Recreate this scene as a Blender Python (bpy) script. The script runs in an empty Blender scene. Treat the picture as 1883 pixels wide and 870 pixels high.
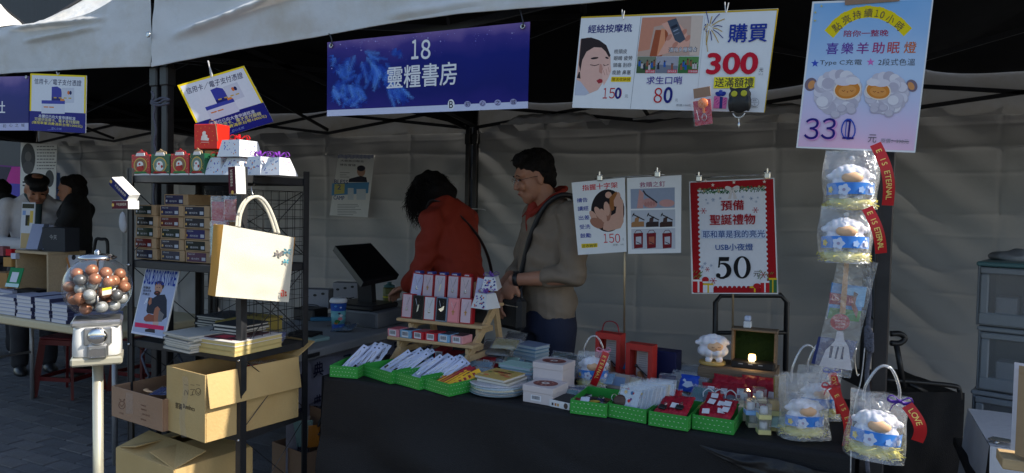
import bpy, bmesh, math, random
from mathutils import Vector as V, Matrix, noise as mnoise
random.seed(7); U = random.uniform
S = bpy.context.scene
COL = S.collection
# ------------------------------------------------ camera
FPX, YAW, PITCH, ROLL, EYE = 1305.0, math.radians(25.8), math.radians(2.2), math.radians(1.1), 1.42
_f = V((-math.sin(YAW)*math.cos(PITCH), math.cos(YAW)*math.cos(PITCH), -math.sin(PITCH)))
_r0 = V((math.cos(YAW), math.sin(YAW), 0)); _u0 = _r0.cross(_f)
_r = _r0*math.cos(ROLL) + _u0*math.sin(ROLL); _u = _u0*math.cos(ROLL) - _r0*math.sin(ROLL)
CAM = V((0, 0, EYE))
cd = bpy.data.cameras.new('camera'); cd.sensor_width = 36; cd.lens = FPX/1883*36; cd.clip_start = .05; cd.clip_end = 500
co = bpy.data.objects.new('camera', cd); COL.objects.link(co)
co.matrix_world = Matrix(((_r.x, _u.x, -_f.x, 0), (_r.y, _u.y, -_f.y, 0), (_r.z, _u.z, -_f.z, EYE), (0, 0, 0, 1)))
S.camera = co
# ------------------------------------------------ light
SUN_ELEV, SUN_AZ = math.radians(40), math.radians(8)     # azimuth from +x, negative towards the aisle
sdir = V((math.cos(SUN_ELEV)*math.cos(SUN_AZ), math.cos(SUN_ELEV)*math.sin(SUN_AZ), math.sin(SUN_ELEV)))
sl = bpy.data.lights.new('sun', 'SUN'); sl.energy = 5.0; sl.angle = math.radians(.5); sl.color = (1, .93, .80)
so = bpy.data.objects.new('sun', sl); COL.objects.link(so); so.rotation_euler = sdir.to_track_quat('Z', 'Y').to_euler()
so.location = (3, -3, 6)
w = bpy.data.worlds.new('World'); S.world = w; w.use_nodes = True
nt = w.node_tree; bg = nt.nodes['Background']; sky = nt.nodes.new('ShaderNodeTexSky')
sky.sky_type = 'NISHITA'; sky.sun_disc = False; sky.sun_elevation = SUN_ELEV
sky.sun_rotation = math.atan2(sdir.x, sdir.y)
nt.links.new(sky.outputs[0], bg.inputs[0]); bg.inputs[1].default_value = .15
S.view_settings.view_transform = 'Standard'; S.view_settings.look = 'None'; S.view_settings.gamma = 1
S.view_settings.exposure = 0.42
S.render.engine = 'CYCLES'
try:
    S.cycles.use_denoising = True; S.cycles.denoiser = 'OPENIMAGEDENOISE'
except Exception: pass
S.cycles.max_bounces = 7; S.cycles.transparent_max_bounces = 16; S.cycles.caustics_reflective = False; S.cycles.caustics_refractive = False

# ------------------------------------------------ pixel -> place (photograph pixels, 1883 x 870)
def ray(px, py): return _f + _r*((px-941.5)/FPX) - _u*((py-435)/FPX)
def on(px, py, x=None, y=None, z=None):
    d = ray(px, py)
    if x is not None: t = x/d.x
    elif y is not None: t = y/d.y
    else: t = (z-EYE)/d.z
    return CAM + d*t
def dep(px, py, D):                       # point at a given distance along the view axis
    return CAM + ray(px, py)*D
TZ = .75
def T(px, py, z=TZ): return on(px, py, z=z)

# ------------------------------------------------ materials
MATS = {}
def mat(name, c, rough=.6, var=.10, scale=40., bump=0., bscale=None, metal=0., spec=.4, emit=None, trans=0., sss=0., stretch=None, dirt=0., coat=0.):
    if name in MATS: return MATS[name]
    m = bpy.data.materials.new(name); m.use_nodes = True; n = m.node_tree.nodes; l = m.node_tree.links
    b = n['Principled BSDF']; out = n['Material Output']
    tc = n.new('ShaderNodeTexCoord'); mp = n.new('ShaderNodeMapping'); l.new(tc.outputs['Object'], mp.inputs[0])
    if stretch: mp.inputs['Scale'].default_value = stretch
    nz = n.new('ShaderNodeTexNoise'); nz.inputs['Scale'].default_value = scale; nz.inputs['Detail'].default_value = 5; l.new(mp.outputs[0], nz.inputs[0])
    mx = n.new('ShaderNodeMix'); mx.data_type = 'RGBA'
    c = tuple(c[:3])
    mx.inputs['A'].default_value = tuple(max(0, v*(1-var*1.4)) for v in c)+(1,); mx.inputs['B'].default_value = tuple(min(1, v*(1+var*1.4)) for v in c)+(1,)
    l.new(nz.outputs[0], mx.inputs['Factor']); src = mx.outputs['Result']
    if dirt:
        n2 = n.new('ShaderNodeTexNoise'); n2.inputs['Scale'].default_value = 3.1; n2.inputs['Detail'].default_value = 8; n2.inputs['Roughness'].default_value = .65
        l.new(tc.outputs['Object'], n2.inputs[0])
        cr = n.new('ShaderNodeValToRGB'); cr.color_ramp.elements[0].position = .45; cr.color_ramp.elements[1].position = .72
        l.new(n2.outputs[0], cr.inputs[0])
        m2 = n.new('ShaderNodeMix'); m2.data_type = 'RGBA'; l.new(src, m2.inputs['A']); m2.inputs['B'].default_value = tuple(v*(1-dirt)*k for v, k in zip(c, (1, .93, .82)))+(1,)
        l.new(cr.outputs[0], m2.inputs['Factor']); src = m2.outputs['Result']
    l.new(src, b.inputs['Base Color'])
    b.inputs['Roughness'].default_value = rough; b.inputs['Metallic'].default_value = metal; b.inputs['Specular IOR Level'].default_value = spec
    if coat: b.inputs['Coat Weight'].default_value = coat; b.inputs['Coat Roughness'].default_value = .08
    if bump:
        bn = n.new('ShaderNodeTexNoise'); bn.inputs['Scale'].default_value = bscale or scale*2; bn.inputs['Detail'].default_value = 6; l.new(mp.outputs[0], bn.inputs[0])
        bp = n.new('ShaderNodeBump'); bp.inputs['Strength'].default_value = min(1, bump); bp.inputs['Distance'].default_value = .02 if bump <= 1 else .02*bump
        l.new(bn.outputs[0], bp.inputs['Height']); l.new(bp.outputs[0], b.inputs['Normal'])
    if emit: b.inputs['Emission Color'].default_value = tuple(c)+(1,); b.inputs['Emission Strength'].default_value = emit
    if sss: b.inputs['Subsurface Weight'].default_value = sss; b.inputs['Subsurface Radius'].default_value = (.01, .005, .003)
    if trans:
        t = n.new('ShaderNodeBsdfTranslucent'); l.new(src, t.inputs[0]); ms = n.new('ShaderNodeMixShader'); ms.inputs[0].default_value = trans
        l.new(b.outputs[0], ms.inputs[1]); l.new(t.outputs[0], ms.inputs[2]); l.new(ms.outputs[0], out.inputs[0])
    MATS[name] = m
    return m
_pc = {}
def ink(c, rough=.55):                    # flat printed colour
    k = tuple(round(v, 3) for v in c)
    if k not in _pc: _pc[k] = mat('ink_%d' % len(_pc), k, rough, var=.04, scale=90, spec=.15)
    return _pc[k]
def srgb(r, g, b):
    f = lambda v: (v/255/12.92) if v/255 <= .04045 else ((v/255+.055)/1.055)**2.4
    return (f(r), f(g), f(b))
def film(name, tint=(1, 1, 1), gloss=.22, rough=.12, bscale=40, bump=.8, op=.0):
    """thin clear plastic: mostly see-through, glossy, crinkled"""
    if name in MATS: return MATS[name]
    m = bpy.data.materials.new(name); m.use_nodes = True; n = m.node_tree.nodes; l = m.node_tree.links
    n.remove(n['Principled BSDF']); out = n['Material Output']
    tr = n.new('ShaderNodeBsdfTransparent'); tr.inputs[0].default_value = (*tint, 1)
    gl = n.new('ShaderNodeBsdfGlossy'); gl.inputs['Roughness'].default_value = rough; gl.inputs[0].default_value = (.95, .97, 1, 1)
    df = n.new('ShaderNodeBsdfDiffuse'); df.inputs[0].default_value = (.8, .82, .85, 1)
    tc = n.new('ShaderNodeTexCoord'); nz = n.new('ShaderNodeTexNoise'); nz.inputs['Scale'].default_value = bscale; nz.inputs['Detail'].default_value = 4; nz.inputs['Distortion'].default_value = 1.2
    l.new(tc.outputs['Object'], nz.inputs[0]); bp = n.new('ShaderNodeBump'); bp.inputs['Strength'].default_value = bump; bp.inputs['Distance'].default_value = .005
    l.new(nz.outputs[0], bp.inputs['Height']); l.new(bp.outputs[0], gl.inputs['Normal'])
    lw = n.new('ShaderNodeLayerWeight'); l.new(bp.outputs[0], lw.inputs['Normal']); pw = n.new('ShaderNodeMath'); pw.operation = 'POWER'; pw.inputs[1].default_value = 3.; l.new(lw.outputs['Facing'], pw.inputs[0])
    fr = n.new('ShaderNodeMath'); fr.operation = 'MULTIPLY'; fr.inputs[1].default_value = .65; l.new(pw.outputs[0], fr.inputs[0])
    ad = n.new('ShaderNodeMath'); ad.operation = 'ADD'; ad.use_clamp = True; ad.inputs[1].default_value = gloss*.35; l.new(fr.outputs[0], ad.inputs[0])
    m0 = n.new('ShaderNodeMixShader'); m0.inputs[0].default_value = op; l.new(tr.outputs[0], m0.inputs[1]); l.new(df.outputs[0], m0.inputs[2])
    ms = n.new('ShaderNodeMixShader'); l.new(ad.outputs[0], ms.inputs[0]); l.new(m0.outputs[0], ms.inputs[1]); l.new(gl.outputs[0], ms.inputs[2]); l.new(ms.outputs[0], out.inputs[0])
    MATS[name] = m
    return m

# ------------------------------------------------ things and meshes
RM = {}                                    # object name -> its world matrix
def tag(o, label=None, cat=None, group=None, kind=None):
    if label: o['label'] = label
    if cat: o['category'] = cat
    if group: o['group'] = group
    if kind: o['kind'] = kind
    return o
def thing(name, label, cat, loc=(0, 0, 0), rz=0., group=None, M=None):
    o = bpy.data.objects.new(name, None); COL.objects.link(o); o.empty_display_size = .05
    mw = M if M is not None else Matrix.Translation(V(loc)) @ Matrix.Rotation(rz, 4, 'Z')
    o.matrix_world = mw; RM[o.name] = mw
    return tag(o, label, cat, group)
def Rz(a): return Matrix.Rotation(a, 4, 'Z')
def Rx(a): return Matrix.Rotation(a, 4, 'X')
def Ry(a): return Matrix.Rotation(a, 4, 'Y')
def Tr(*p): return Matrix.Translation(V(p if len(p) == 3 else p[0]))
I4 = Matrix.Identity(4)
def basis(e1, e2, e3, o): return Matrix(((e1.x, e2.x, e3.x, o.x), (e1.y, e2.y, e3.y, o.y), (e1.z, e2.z, e3.z, o.z), (0, 0, 0, 1)))

class MB:
    def __init__(s, M=None): s.v = []; s.f = []; s.m = []; s.mats = []; s.M = M or I4; s.sm = []
    def mi(s, m):
        if m not in s.mats: s.mats.append(m)
        return s.mats.index(m)
    def add(s, vs, fs, m, M=None, smooth=False):
        A = s.M @ M if M is not None else s.M; b = len(s.v); k = s.mi(m)
        s.v += [A @ V(p) for p in vs]
        for f in fs: s.f.append([i+b for i in f]); s.m.append(k); s.sm.append(smooth)
        return s
    def box(s, c, d, m, M=None, bev=0.):
        x, y, z = d[0]/2, d[1]/2, d[2]/2; cx, cy, cz = c
        if bev <= 0:
            vs = [(cx+a*x, cy+b*y, cz+e*z) for e in (-1, 1) for b in (-1, 1) for a in (-1, 1)]
            return s.add(vs, [(0, 2, 3, 1), (4, 5, 7, 6), (0, 1, 5, 4), (2, 6, 7, 3), (0, 4, 6, 2), (1, 3, 7, 5)], m, M)
        b = min(bev, x*.9, y*.9, z*.9); vs = []; idx = {}
        for i, sx in enumerate((-1, 1)):
            for j, sy in enumerate((-1, 1)):
                for k, sz in enumerate((-1, 1)):
                    for a in range(3):
                        q = [sx*(x-b), sy*(y-b), sz*(z-b)]; q[a] = (sx*x, sy*y, sz*z)[a]
                        idx[(i, j, k, a)] = len(vs); vs.append((cx+q[0], cy+q[1], cz+q[2]))
        fs = []
        for a in range(3):
            o1, o2 = (a+1) % 3, (a+2) % 3
            for t in (0, 1):
                q = []
                for p, r in ((0, 0), (1, 0), (1, 1), (0, 1)):
                    k = [0, 0, 0]; k[a] = t; k[o1] = p; k[o2] = r; q.append(idx[(*k, a)])
                fs.append(q if t else q[::-1])
            for p in (0, 1):
                for r in (0, 1):
                    k = [0, 0, 0]; k[o1] = p; k[o2] = r; k2 = list(k); k2[a] = 1
                    q = [idx[(*k, o1)], idx[(*k2, o1)], idx[(*k2, o2)], idx[(*k, o2)]]
                    fs.append(q if (p == r) else q[::-1])
        for i in (0, 1):
            for j in (0, 1):
                for k in (0, 1):
                    q = [idx[(i, j, k, 0)], idx[(i, j, k, 1)], idx[(i, j, k, 2)]]
                    fs.append(q if (i+j+k) % 2 else q[::-1])
        return s.add(vs, fs, m, M)
    def poly(s, pts, m, M=None): return s.add(pts, [tuple(range(len(pts)))], m, M)
    def prism(s, pts, n, m, M=None):       # extrude a polygon by vector n
        n = V(n); k = len(pts); vs = [V(p) for p in pts] + [V(p)+n for p in pts]
        fs = [tuple(range(k))[::-1], tuple(range(k, 2*k))] + [(i, (i+1) % k, k+(i+1) % k, k+i) for i in range(k)]
        return s.add(vs, fs, m, M)
    def tube(s, pts, r, m, seg=8, M=None, cap=True, closed=False, flat=1.):
        pts = [V(p) for p in pts]; n = len(pts); rs = r if isinstance(r, (list, tuple)) else [r]*n
        vs = []; fs = []; up = None
        for i, p in enumerate(pts):
            a = pts[(i-1) % n] if (closed or i) else pts[i]; b = pts[(i+1) % n] if (closed or i < n-1) else pts[i]
            d = (b-a).normalized() if (b-a).length > 1e-9 else V((0, 0, 1))
            if up is None: up = V((0, 0, 1)) if abs(d.z) < .9 else V((1, 0, 0))
            s1 = d.cross(up)
            if s1.length < 1e-5: s1 = d.cross(V((0, 1, 0)))
            s1.normalize(); s2 = s1.cross(d).normalized(); up = s2
            for k in range(seg):
                t = 2*math.pi*k/seg; vs.append(p + s1*math.cos(t)*rs[i] + s2*math.sin(t)*rs[i]*flat)
        for i in range(n if closed else n-1):
            for k in range(seg):
                a = i*seg+k; b = i*seg+(k+1) % seg; c = ((i+1) % n)*seg+(k+1) % seg; d = ((i+1) % n)*seg+k
                fs.append((a, d, c, b))
        if cap and not closed: fs += [tuple(range(seg)), tuple(range((n-1)*seg, n*seg))[::-1]]
        return s.add(vs, fs, m, M, smooth=seg > 5)
    def bar(s, a, b, w, h, m, up=(0, 0, 1)):   # rectangular bar between two points
        a, b = V(a), V(b); d = (b-a).normalized(); u = V(up)
        if abs(d.dot(u)) > .95: u = V((0, 1, 0))
        x = d.cross(u).normalized(); y = x.cross(d).normalized(); x *= w/2; y *= h/2
        vs = [a-x-y, a+x-y, a+x+y, a-x+y, b-x-y, b+x-y, b+x+y, b-x+y]
        return s.add(vs, [(0, 1, 2, 3), (7, 6, 5, 4), (0, 4, 5, 1), (1, 5, 6, 2), (2, 6, 7, 3), (3, 7, 4, 0)], m)
    def lathe(s, prof, m, seg=24, M=None, smooth=True):
        vs = []; fs = []; n = len(prof)
        for r, z in prof:
            for k in range(seg): t = 2*math.pi*k/seg; vs.append((r*math.cos(t), r*math.sin(t), z))
        for i in range(n-1):
            for k in range(seg): a = i*seg+k; b = i*seg+(k+1) % seg; fs.append((a, b, b+seg, a+seg))
        if prof[0][0] > 1e-6: fs.append(tuple(range(seg))[::-1])
        if prof[-1][0] > 1e-6: fs.append(tuple(range((n-1)*seg, n*seg)))
        return s.add(vs, fs, m, M, smooth)
    def ell(s, c, r, m, M=None, seg=16, rings=10):
        vs = [(c[0], c[1], c[2]-r[2])]; fs = []
        for i in range(1, rings):
            ph = -math.pi/2+math.pi*i/rings
            for k in range(seg):
                t = 2*math.pi*k/seg; vs.append((c[0]+r[0]*math.cos(ph)*math.cos(t), c[1]+r[1]*math.cos(ph)*math.sin(t), c[2]+r[2]*math.sin(ph)))
        vs.append((c[0], c[1], c[2]+r[2])); e = len(vs)-1
        for k in range(seg):
            k2 = (k+1) % seg; fs.append((0, 1+k2, 1+k)); fs.append((e, e-seg+k, e-seg+k2))
            for i in range(rings-2): a = 1+i*seg; fs.append((a+k, a+k2, a+seg+k2, a+seg+k))
        return s.add(vs, fs, m, M, True)
    def grid(s, fn, nu, nv, m, smooth=True, M=None):
        vs = [fn(i/nu, j/nv) for j in range(nv+1) for i in range(nu+1)]
        fs = [(j*(nu+1)+i, j*(nu+1)+i+1, (j+1)*(nu+1)+i+1, (j+1)*(nu+1)+i) for j in range(nv) for i in range(nu)]
        return s.add(vs, fs, m, M, smooth)
    def mesh(s, name):
        me = bpy.data.meshes.new(name); me.from_pydata([tuple(p) for p in s.v], [], s.f)
        for m in s.mats: me.materials.append(m)
        me.polygons.foreach_set('material_index', s.m); me.polygons.foreach_set('use_smooth', s.sm); me.update()
        return me
    def build(s, name, parent=None, local=False, **kw):
        """vertices are world coordinates unless local=True (then the parent's frame)"""
        if not s.v: return None
        if parent is not None and not local:
            inv = RM[parent.name].inverted(); s.v = [inv @ p for p in s.v]
        off = None
        if parent is None:
            xs = [p.x for p in s.v]; ys = [p.y for p in s.v]; zs = [p.z for p in s.v]
            off = V(((min(xs)+max(xs))/2, (min(ys)+max(ys))/2, min(zs))); s.v = [p-off for p in s.v]
        o = bpy.data.objects.new(name, s.mesh(name)); COL.objects.link(o)
        if parent is not None: o.parent = parent; RM[o.name] = RM[parent.name]
        else: o.location = off; RM[o.name] = Tr(off)
        if kw: tag(o, **kw)
        return o
def put(name, me, parent, M=None, **kw):       # place a shared mesh as a part, local matrix M
    o = bpy.data.objects.new(name, me); COL.objects.link(o); o.parent = parent
    if M is not None: o.matrix_local = M
    RM[o.name] = RM[parent.name] @ (M or I4)
    if kw: tag(o, **kw)
    return o
def kids(o): return [c for c in bpy.data.objects if c.parent == o]
def clone(root, M, label, children=None):
    c = root.copy(); COL.objects.link(c); c.matrix_world = M; RM[c.name] = M; c['label'] = label
    def rec(src, dst):
        for ch in kids(src):
            k = ch.copy(); COL.objects.link(k); k.parent = dst; k.matrix_local = ch.matrix_local.copy(); rec(ch, k)
    rec(root, c)
    return c

# ------------------------------------------------ lettering queue
TEXTS = []     # (parent obj, string, bold, origin, e1, e2, width or None, height or None, material)
def say(parent, s, o, e1, e2, m, w=None, h=None, bold=0., al=.5):
    TEXTS.append((parent, s, min(bold*.5, .03), V(o), V(e1).normalized(), V(e2).normalized(), w, h, m, al))
def flush_texts():
    cache = {}; objs = {}
    for t in TEXTS:
        k = t[1]
        if k in objs: continue
        c = bpy.data.curves.new('tmp', 'FONT'); c.body = t[1]; c.resolution_u = 4 if len(t[1]) < 5 and all(ord(q) < 128 or q in '０１２３４５６７８９' for q in t[1]) else 2; c.size = 1
        o = bpy.data.objects.new('tmp', c); COL.objects.link(o); objs[k] = o
    bpy.context.view_layer.update(); dg = bpy.context.evaluated_depsgraph_get()
    for k, o in objs.items():
        me = o.evaluated_get(dg).to_mesh(); cache[k] = ([tuple(v.co) for v in me.vertices], [tuple(p.vertices) for p in me.polygons]); o.evaluated_get(dg).to_mesh_clear()
    for o in objs.values():
        c = o.data; bpy.data.objects.remove(o); bpy.data.curves.remove(c)
    by = {}
    for t in TEXTS: by.setdefault(t[0], []).append(t)
    for par, ts in by.items():
        mb = MB()
        for _, s, bd, o, e1, e2, w, h, m, al in ts:
            vs, fs = cache[s]
            if not vs: continue
            x0 = min(p[0] for p in vs); x1 = max(p[0] for p in vs); y0 = min(p[1] for p in vs); y1 = max(p[1] for p in vs)
            sx = (w/(x1-x0)) if w else None; sy = (h/(y1-y0)) if h else None
            sx = sx or sy; sy = sy or sx
            n = e1.cross(e2)*.00003
            for q, (bx, by) in enumerate(((0, 0), (bd, 0), (-bd, 0), (0, bd), (0, -bd)) if bd > .001 else ((0, 0),)):
                mb.add([o+n*(1+q)+e1*((p[0]-x0-(x1-x0)*al+bx)*sx)+e2*((p[1]-(y0+y1)/2+by)*sy) for p in vs], fs, m)
        mb.build('lettering', par)

# ------------------------------------------------ printed boards drawn in the coordinates of a magnified crop of the photograph
class Panel:
    """a flat board in a plane; (zx,zy) crop coordinates -> ox+zx*k, oy+zy*k photo pixels -> point on the plane"""
    def __init__(s, name, label, cat, quad, y=None, P=None, N=None, crop=(0, 0, 1), thick=.004, back=None, face=None, group=None, root=None):
        s.ox, s.oy, s.k = crop
        s.N = V(N).normalized() if N else V((0, -1, 0)); s.P = V(P) if P is not None else V((0, y, 0))
        s.lay = 0; s.q = [s.px(*p) for p in quad]
        c = (s.q[0]+s.q[1]+s.q[2]+s.q[3])/4; s.c = c
        e1 = (s.q[1]-s.q[0]).normalized(); e3 = s.N; e2 = e3.cross(e1).normalized(); s.e1, s.e2 = e1, e2
        M = basis(e1, e2, e3, c)
        s.root = root or thing(name, label, cat, M=M, group=group)
        s.face = face or mat('print_paper', (.78, .79, .80), .45, var=.03)
        mb = MB(); n = s.N*thick; k = 4
        mb.add([p-n for p in s.q]+s.q, [(0, 1, 2, 3), (0, 4, 5, 1), (1, 5, 6, 2), (2, 6, 7, 3), (3, 7, 4, 0)], back or s.face)
        mb.add(s.q, [(3, 2, 1, 0)], s.face)
        mb.build('board' if thick > .0025 else 'sheet', s.root)
        s.mb = MB()
    def px(s, x, y, raw=False):
        d = ray(x, y); t = (s.P-CAM).dot(s.N)/d.dot(s.N); return CAM+d*t
    def p(s, zx, zy): return s.px(s.ox+zx*s.k, s.oy+zy*s.k)
    def uv(s, a, b):                         # a right, b down, 0..1
        return (s.q[0]*(1-a)+s.q[1]*a)*(1-b)+(s.q[3]*(1-a)+s.q[2]*a)*b
    def pts(s, L): return [s.p(*q) if not s.useuv else s.uv(*q) for q in L]
    useuv = False; lock = False
    def one(s, q): return s.uv(*q) if s.useuv else s.p(*q)
    def poly(s, L, c):
        if not s.lock: s.lay += 1
        n = s.N*(.000013*s.lay+.0002+(U(0, .00012) if s.lock else 0)); P = [s.one(q)+n for q in L]
        a = (P[1]-P[0]).cross(P[2]-P[1]); 
        s.mb.poly(P, c if isinstance(c, bpy.types.Material) else ink(c)); return s
    def rect(s, x0, y0, x1, y1, c): return s.poly([(x0, y0), (x0, y1), (x1, y1), (x1, y0)], c)
    def oval(s, cx, cy, rx, ry, c, n=24, rot=0, a0=0, a1=360, clip=None):
        L = []
        for i in range(n):
            t = math.radians(a0+(a1-a0)*i/(n if a1-a0 == 360 else n-1)); x, y = rx*math.cos(t), ry*math.sin(t)
            r = math.radians(rot); qx = cx+x*math.cos(r)-y*math.sin(r); qy = cy+x*math.sin(r)+y*math.cos(r)
            if clip: qx = min(max(qx, clip[0]), clip[1])
            L.append((qx, qy))
        return s.poly(L[::-1], c)
    def line(s, pts, w, c):                  # stroke with width in crop units
        for (a, b) in zip(pts[:-1], pts[1:]):
            dx, dy = b[0]-a[0], b[1]-a[1]; L = math.hypot(dx, dy) or 1; nx, ny = -dy/L*w/2, dx/L*w/2; ex, ey = dx/L*w*.3, dy/L*w*.3
            s.poly([(a[0]-nx-ex, a[1]-ny-ey), (a[0]+nx-ex, a[1]+ny-ey), (b[0]+nx+ex, b[1]+ny+ey), (b[0]-nx+ex, b[1]-ny+ey)], c)
        return s
    def star(s, cx, cy, r, c, n=5, inner=.42, rot=-90):
        L = []
        for i in range(2*n):
            t = math.radians(rot+i*180/n); q = r if i % 2 == 0 else r*inner; L.append((cx+q*math.cos(t), cy+q*math.sin(t)))
        return s.poly(L[::-1], c)
    def text(s, t, cx, cy, c, w=None, h=None, bold=0., rot=0.):
        if len(t) > 1 and all('０' <= ch <= '９' for ch in t):
            n = len(t)
            for i, ch in enumerate(t): s.text(ch, cx-w/2+w*(i+.5)/n, cy, c, w=w/n*(.62 if ch == '１' else .84), h=h, bold=bold)
            return s
        s.lay += 1
        o = s.one((cx, cy)); n = s.N*(.000013*s.lay+.0003); e = 1e-2 if s.useuv else 5
        ex = (s.one((cx+e, cy))-o)/e; ey = (s.one((cx, cy-e))-o)/e
        e1 = s.e1; e2 = s.e2
        if rot: r = math.radians(rot); e1, e2 = e1*math.cos(r)+e2*math.sin(r), e2*math.cos(r)-e1*math.sin(r)
        say(s.root, t, o+n, e1, e2, c if isinstance(c, bpy.types.Material) else ink(c), w=w*ex.length if w else None, h=h*ey.length if h else None, bold=bold)
        return s
    def done(s, name='print'): s.mb.build(name, s.root); return s.root

# ------------------------------------------------ soft bodies: primitives merged to one continuous surface
def blob(name, parent, prims, m, vox=.01, smooth=4, disp=0., dscale=8., M=None, local=True, wrinkle=None, **kw):
    mb = MB(M or I4)
    for q in prims:
        if q[0] == 'e':
            _, c, r, *rest = q; R = rest[0] if rest else I4
            mb.ell((0, 0, 0), r, m, M=Tr(c) @ R, seg=18, rings=12)
        elif q[0] == 'c':
            _, a, b, ra, rb = q; a, b = V(a), V(b); mb.ell(a, (ra,)*3, m, seg=14, rings=9); mb.ell(b, (rb,)*3, m, seg=14, rings=9)
            mb.tube([a, b], [ra, rb], m, seg=14)
        elif q[0] == 'l':                   # loft: list of (centre, half x, half y[, yaw])
            secs = q[1]; n = 20; vs = []; fs = []
            for sc in secs:
                c, rx, ry = sc[:3]; R = sc[3] if len(sc) > 3 else I4
                for k in range(n):
                    t = 2*math.pi*k/n; vs.append(V(c)+(R @ V((rx*math.cos(t), ry*math.sin(t), 0))))
            for i in range(len(secs)-1):
                for k in range(n): a = i*n+k; b = i*n+(k+1) % n; fs.append((a, b, b+n, a+n))
            fs += [tuple(range(n))[::-1], tuple(range((len(secs)-1)*n, len(secs)*n))]
            mb.add(vs, fs, m)
    me = mb.mesh('tmp'); o = bpy.data.objects.new('tmp', me); COL.objects.link(o)
    r = o.modifiers.new('r', 'REMESH'); r.mode = 'VOXEL'; r.voxel_size = vox; r.adaptivity = 0
    if smooth: sm = o.modifiers.new('s', 'SMOOTH'); sm.iterations = smooth; sm.factor = .5
    dg = bpy.context.evaluated_depsgraph_get(); dg.update()
    m2 = bpy.data.meshes.new_from_object(o.evaluated_get(dg)); bpy.data.objects.remove(o); bpy.data.meshes.remove(me)
    if disp or wrinkle:
        ns = [v.normal.copy() for v in m2.vertices]
        for v, nn in zip(m2.vertices, ns):
            d = disp*mnoise.noise(v.co*dscale) if disp else 0
            if wrinkle: d += wrinkle(v.co)
            v.co = v.co + nn*d
    for p in m2.polygons: p.use_smooth = True
    m2.materials.clear(); m2.materials.append(m)
    for p in m2.polygons: p.material_index = 0
    ob = bpy.data.objects.new(name, m2); m2.name = name; COL.objects.link(ob)
    if parent is not None: ob.parent = parent; RM[ob.name] = RM[parent.name]
    if kw: tag(ob, **kw)
    return ob
def curve_pts(P, n=8):                       # Catmull-Rom through points
    P = [V(p) for p in P]; out = []
    for i in range(len(P)-1):
        p0 = P[max(i-1, 0)]; p1 = P[i]; p2 = P[i+1]; p3 = P[min(i+2, len(P)-1)]
        for k in range(n):
            t = k/n; out.append(.5*((2*p1)+(p2-p0)*t+(2*p0-5*p1+4*p2-p3)*t*t+(3*p1-p0-3*p2+p3)*t**3))
    out.append(P[-1]); return out
# ================================================= SETTING
m_tarp = mat('tarp_white', (.70, .71, .71), .62, var=.06, scale=6, bump=.35, bscale=9, trans=.10, dirt=.16)
m_roof = mat('canopy_fabric', (.80, .80, .78), .55, var=.04, scale=5, bump=.5, bscale=14, trans=.05, dirt=.10)
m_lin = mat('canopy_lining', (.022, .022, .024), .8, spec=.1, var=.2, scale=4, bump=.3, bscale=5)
m_wall = mat('wall_tarp', (.40, .405, .41), .6, spec=.15, var=.05, scale=3, bump=.5, bscale=5, trans=.10, dirt=0)
m_steel = mat('dark_steel', (.035, .036, .04), .42, var=.2, scale=20, metal=.3)
m_post = mat('post_steel', (.03, .03, .034), .38, var=.25, scale=25, metal=.4)
m_pave = mat('paver_grey', (.13, .13, .14), .85, var=.22, scale=60, bump=.5, bscale=180, dirt=.25)
m_pave2 = mat('paver_light', (.165, .16, .165), .85, var=.22, scale=60, bump=.5, bscale=180, dirt=.25)
m_gr = mat('ground_base', (.07, .07, .072), .95, var=.25, scale=8, bump=.4, bscale=60)
m_blackcloth = mat('black_cloth', (.010, .010, .012), .7, var=.2, scale=60, bump=.25, bscale=300, spec=.3)
m_white = mat('white_plastic', (.75, .76, .78), .4, var=.03)
m_black = mat('black_plastic', (.018, .018, .02), .4, var=.15)
m_chrome = mat('chrome', (.75, .74, .72), .12, var=.05, metal=1.)
m_clip = mat('clip_steel', (.5, .5, .5), .25, metal=1.)
m_wood = mat('pine_wood', (.55, .38, .20), .55, var=.18, scale=14, stretch=(1, 8, 8), bump=.15)
m_wood2 = mat('plywood', (.46, .34, .20), .6, var=.14, scale=10, stretch=(1, 10, 10), bump=.15)
m_kraft = mat('kraft_board', (.38, .25, .135), .75, var=.10, scale=30, bump=.15, bscale=120)
m_carton = mat('carton_board', (.56, .39, .17), .75, var=.07, scale=25, bump=.12, bscale=90, dirt=.10)
m_carton2 = mat('carton_brown', (.36, .22, .14), .75, var=.08, scale=25, bump=.12, bscale=90, dirt=.10)
m_in = mat('carton_inside', (.30, .18, .09), .8, var=.08, scale=25)
m_clear = film('clear_film')
m_crisp = film('crinkled_film', gloss=.32, rough=.16, bscale=55, bump=1., op=.11)  # white diffuse share added to stand for bright reflections on the film
m_case = film('clear_case', gloss=.3, bscale=6, bump=.1, op=.08)
m_string = mat('string', (.6, .6, .6), .7)

g = MB(); g.poly([(-90, -60, 0), (60, -60, 0), (60, 90, 0), (-90, 90, 0)], m_gr)
ground = g.build('ground', kind='structure')
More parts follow.
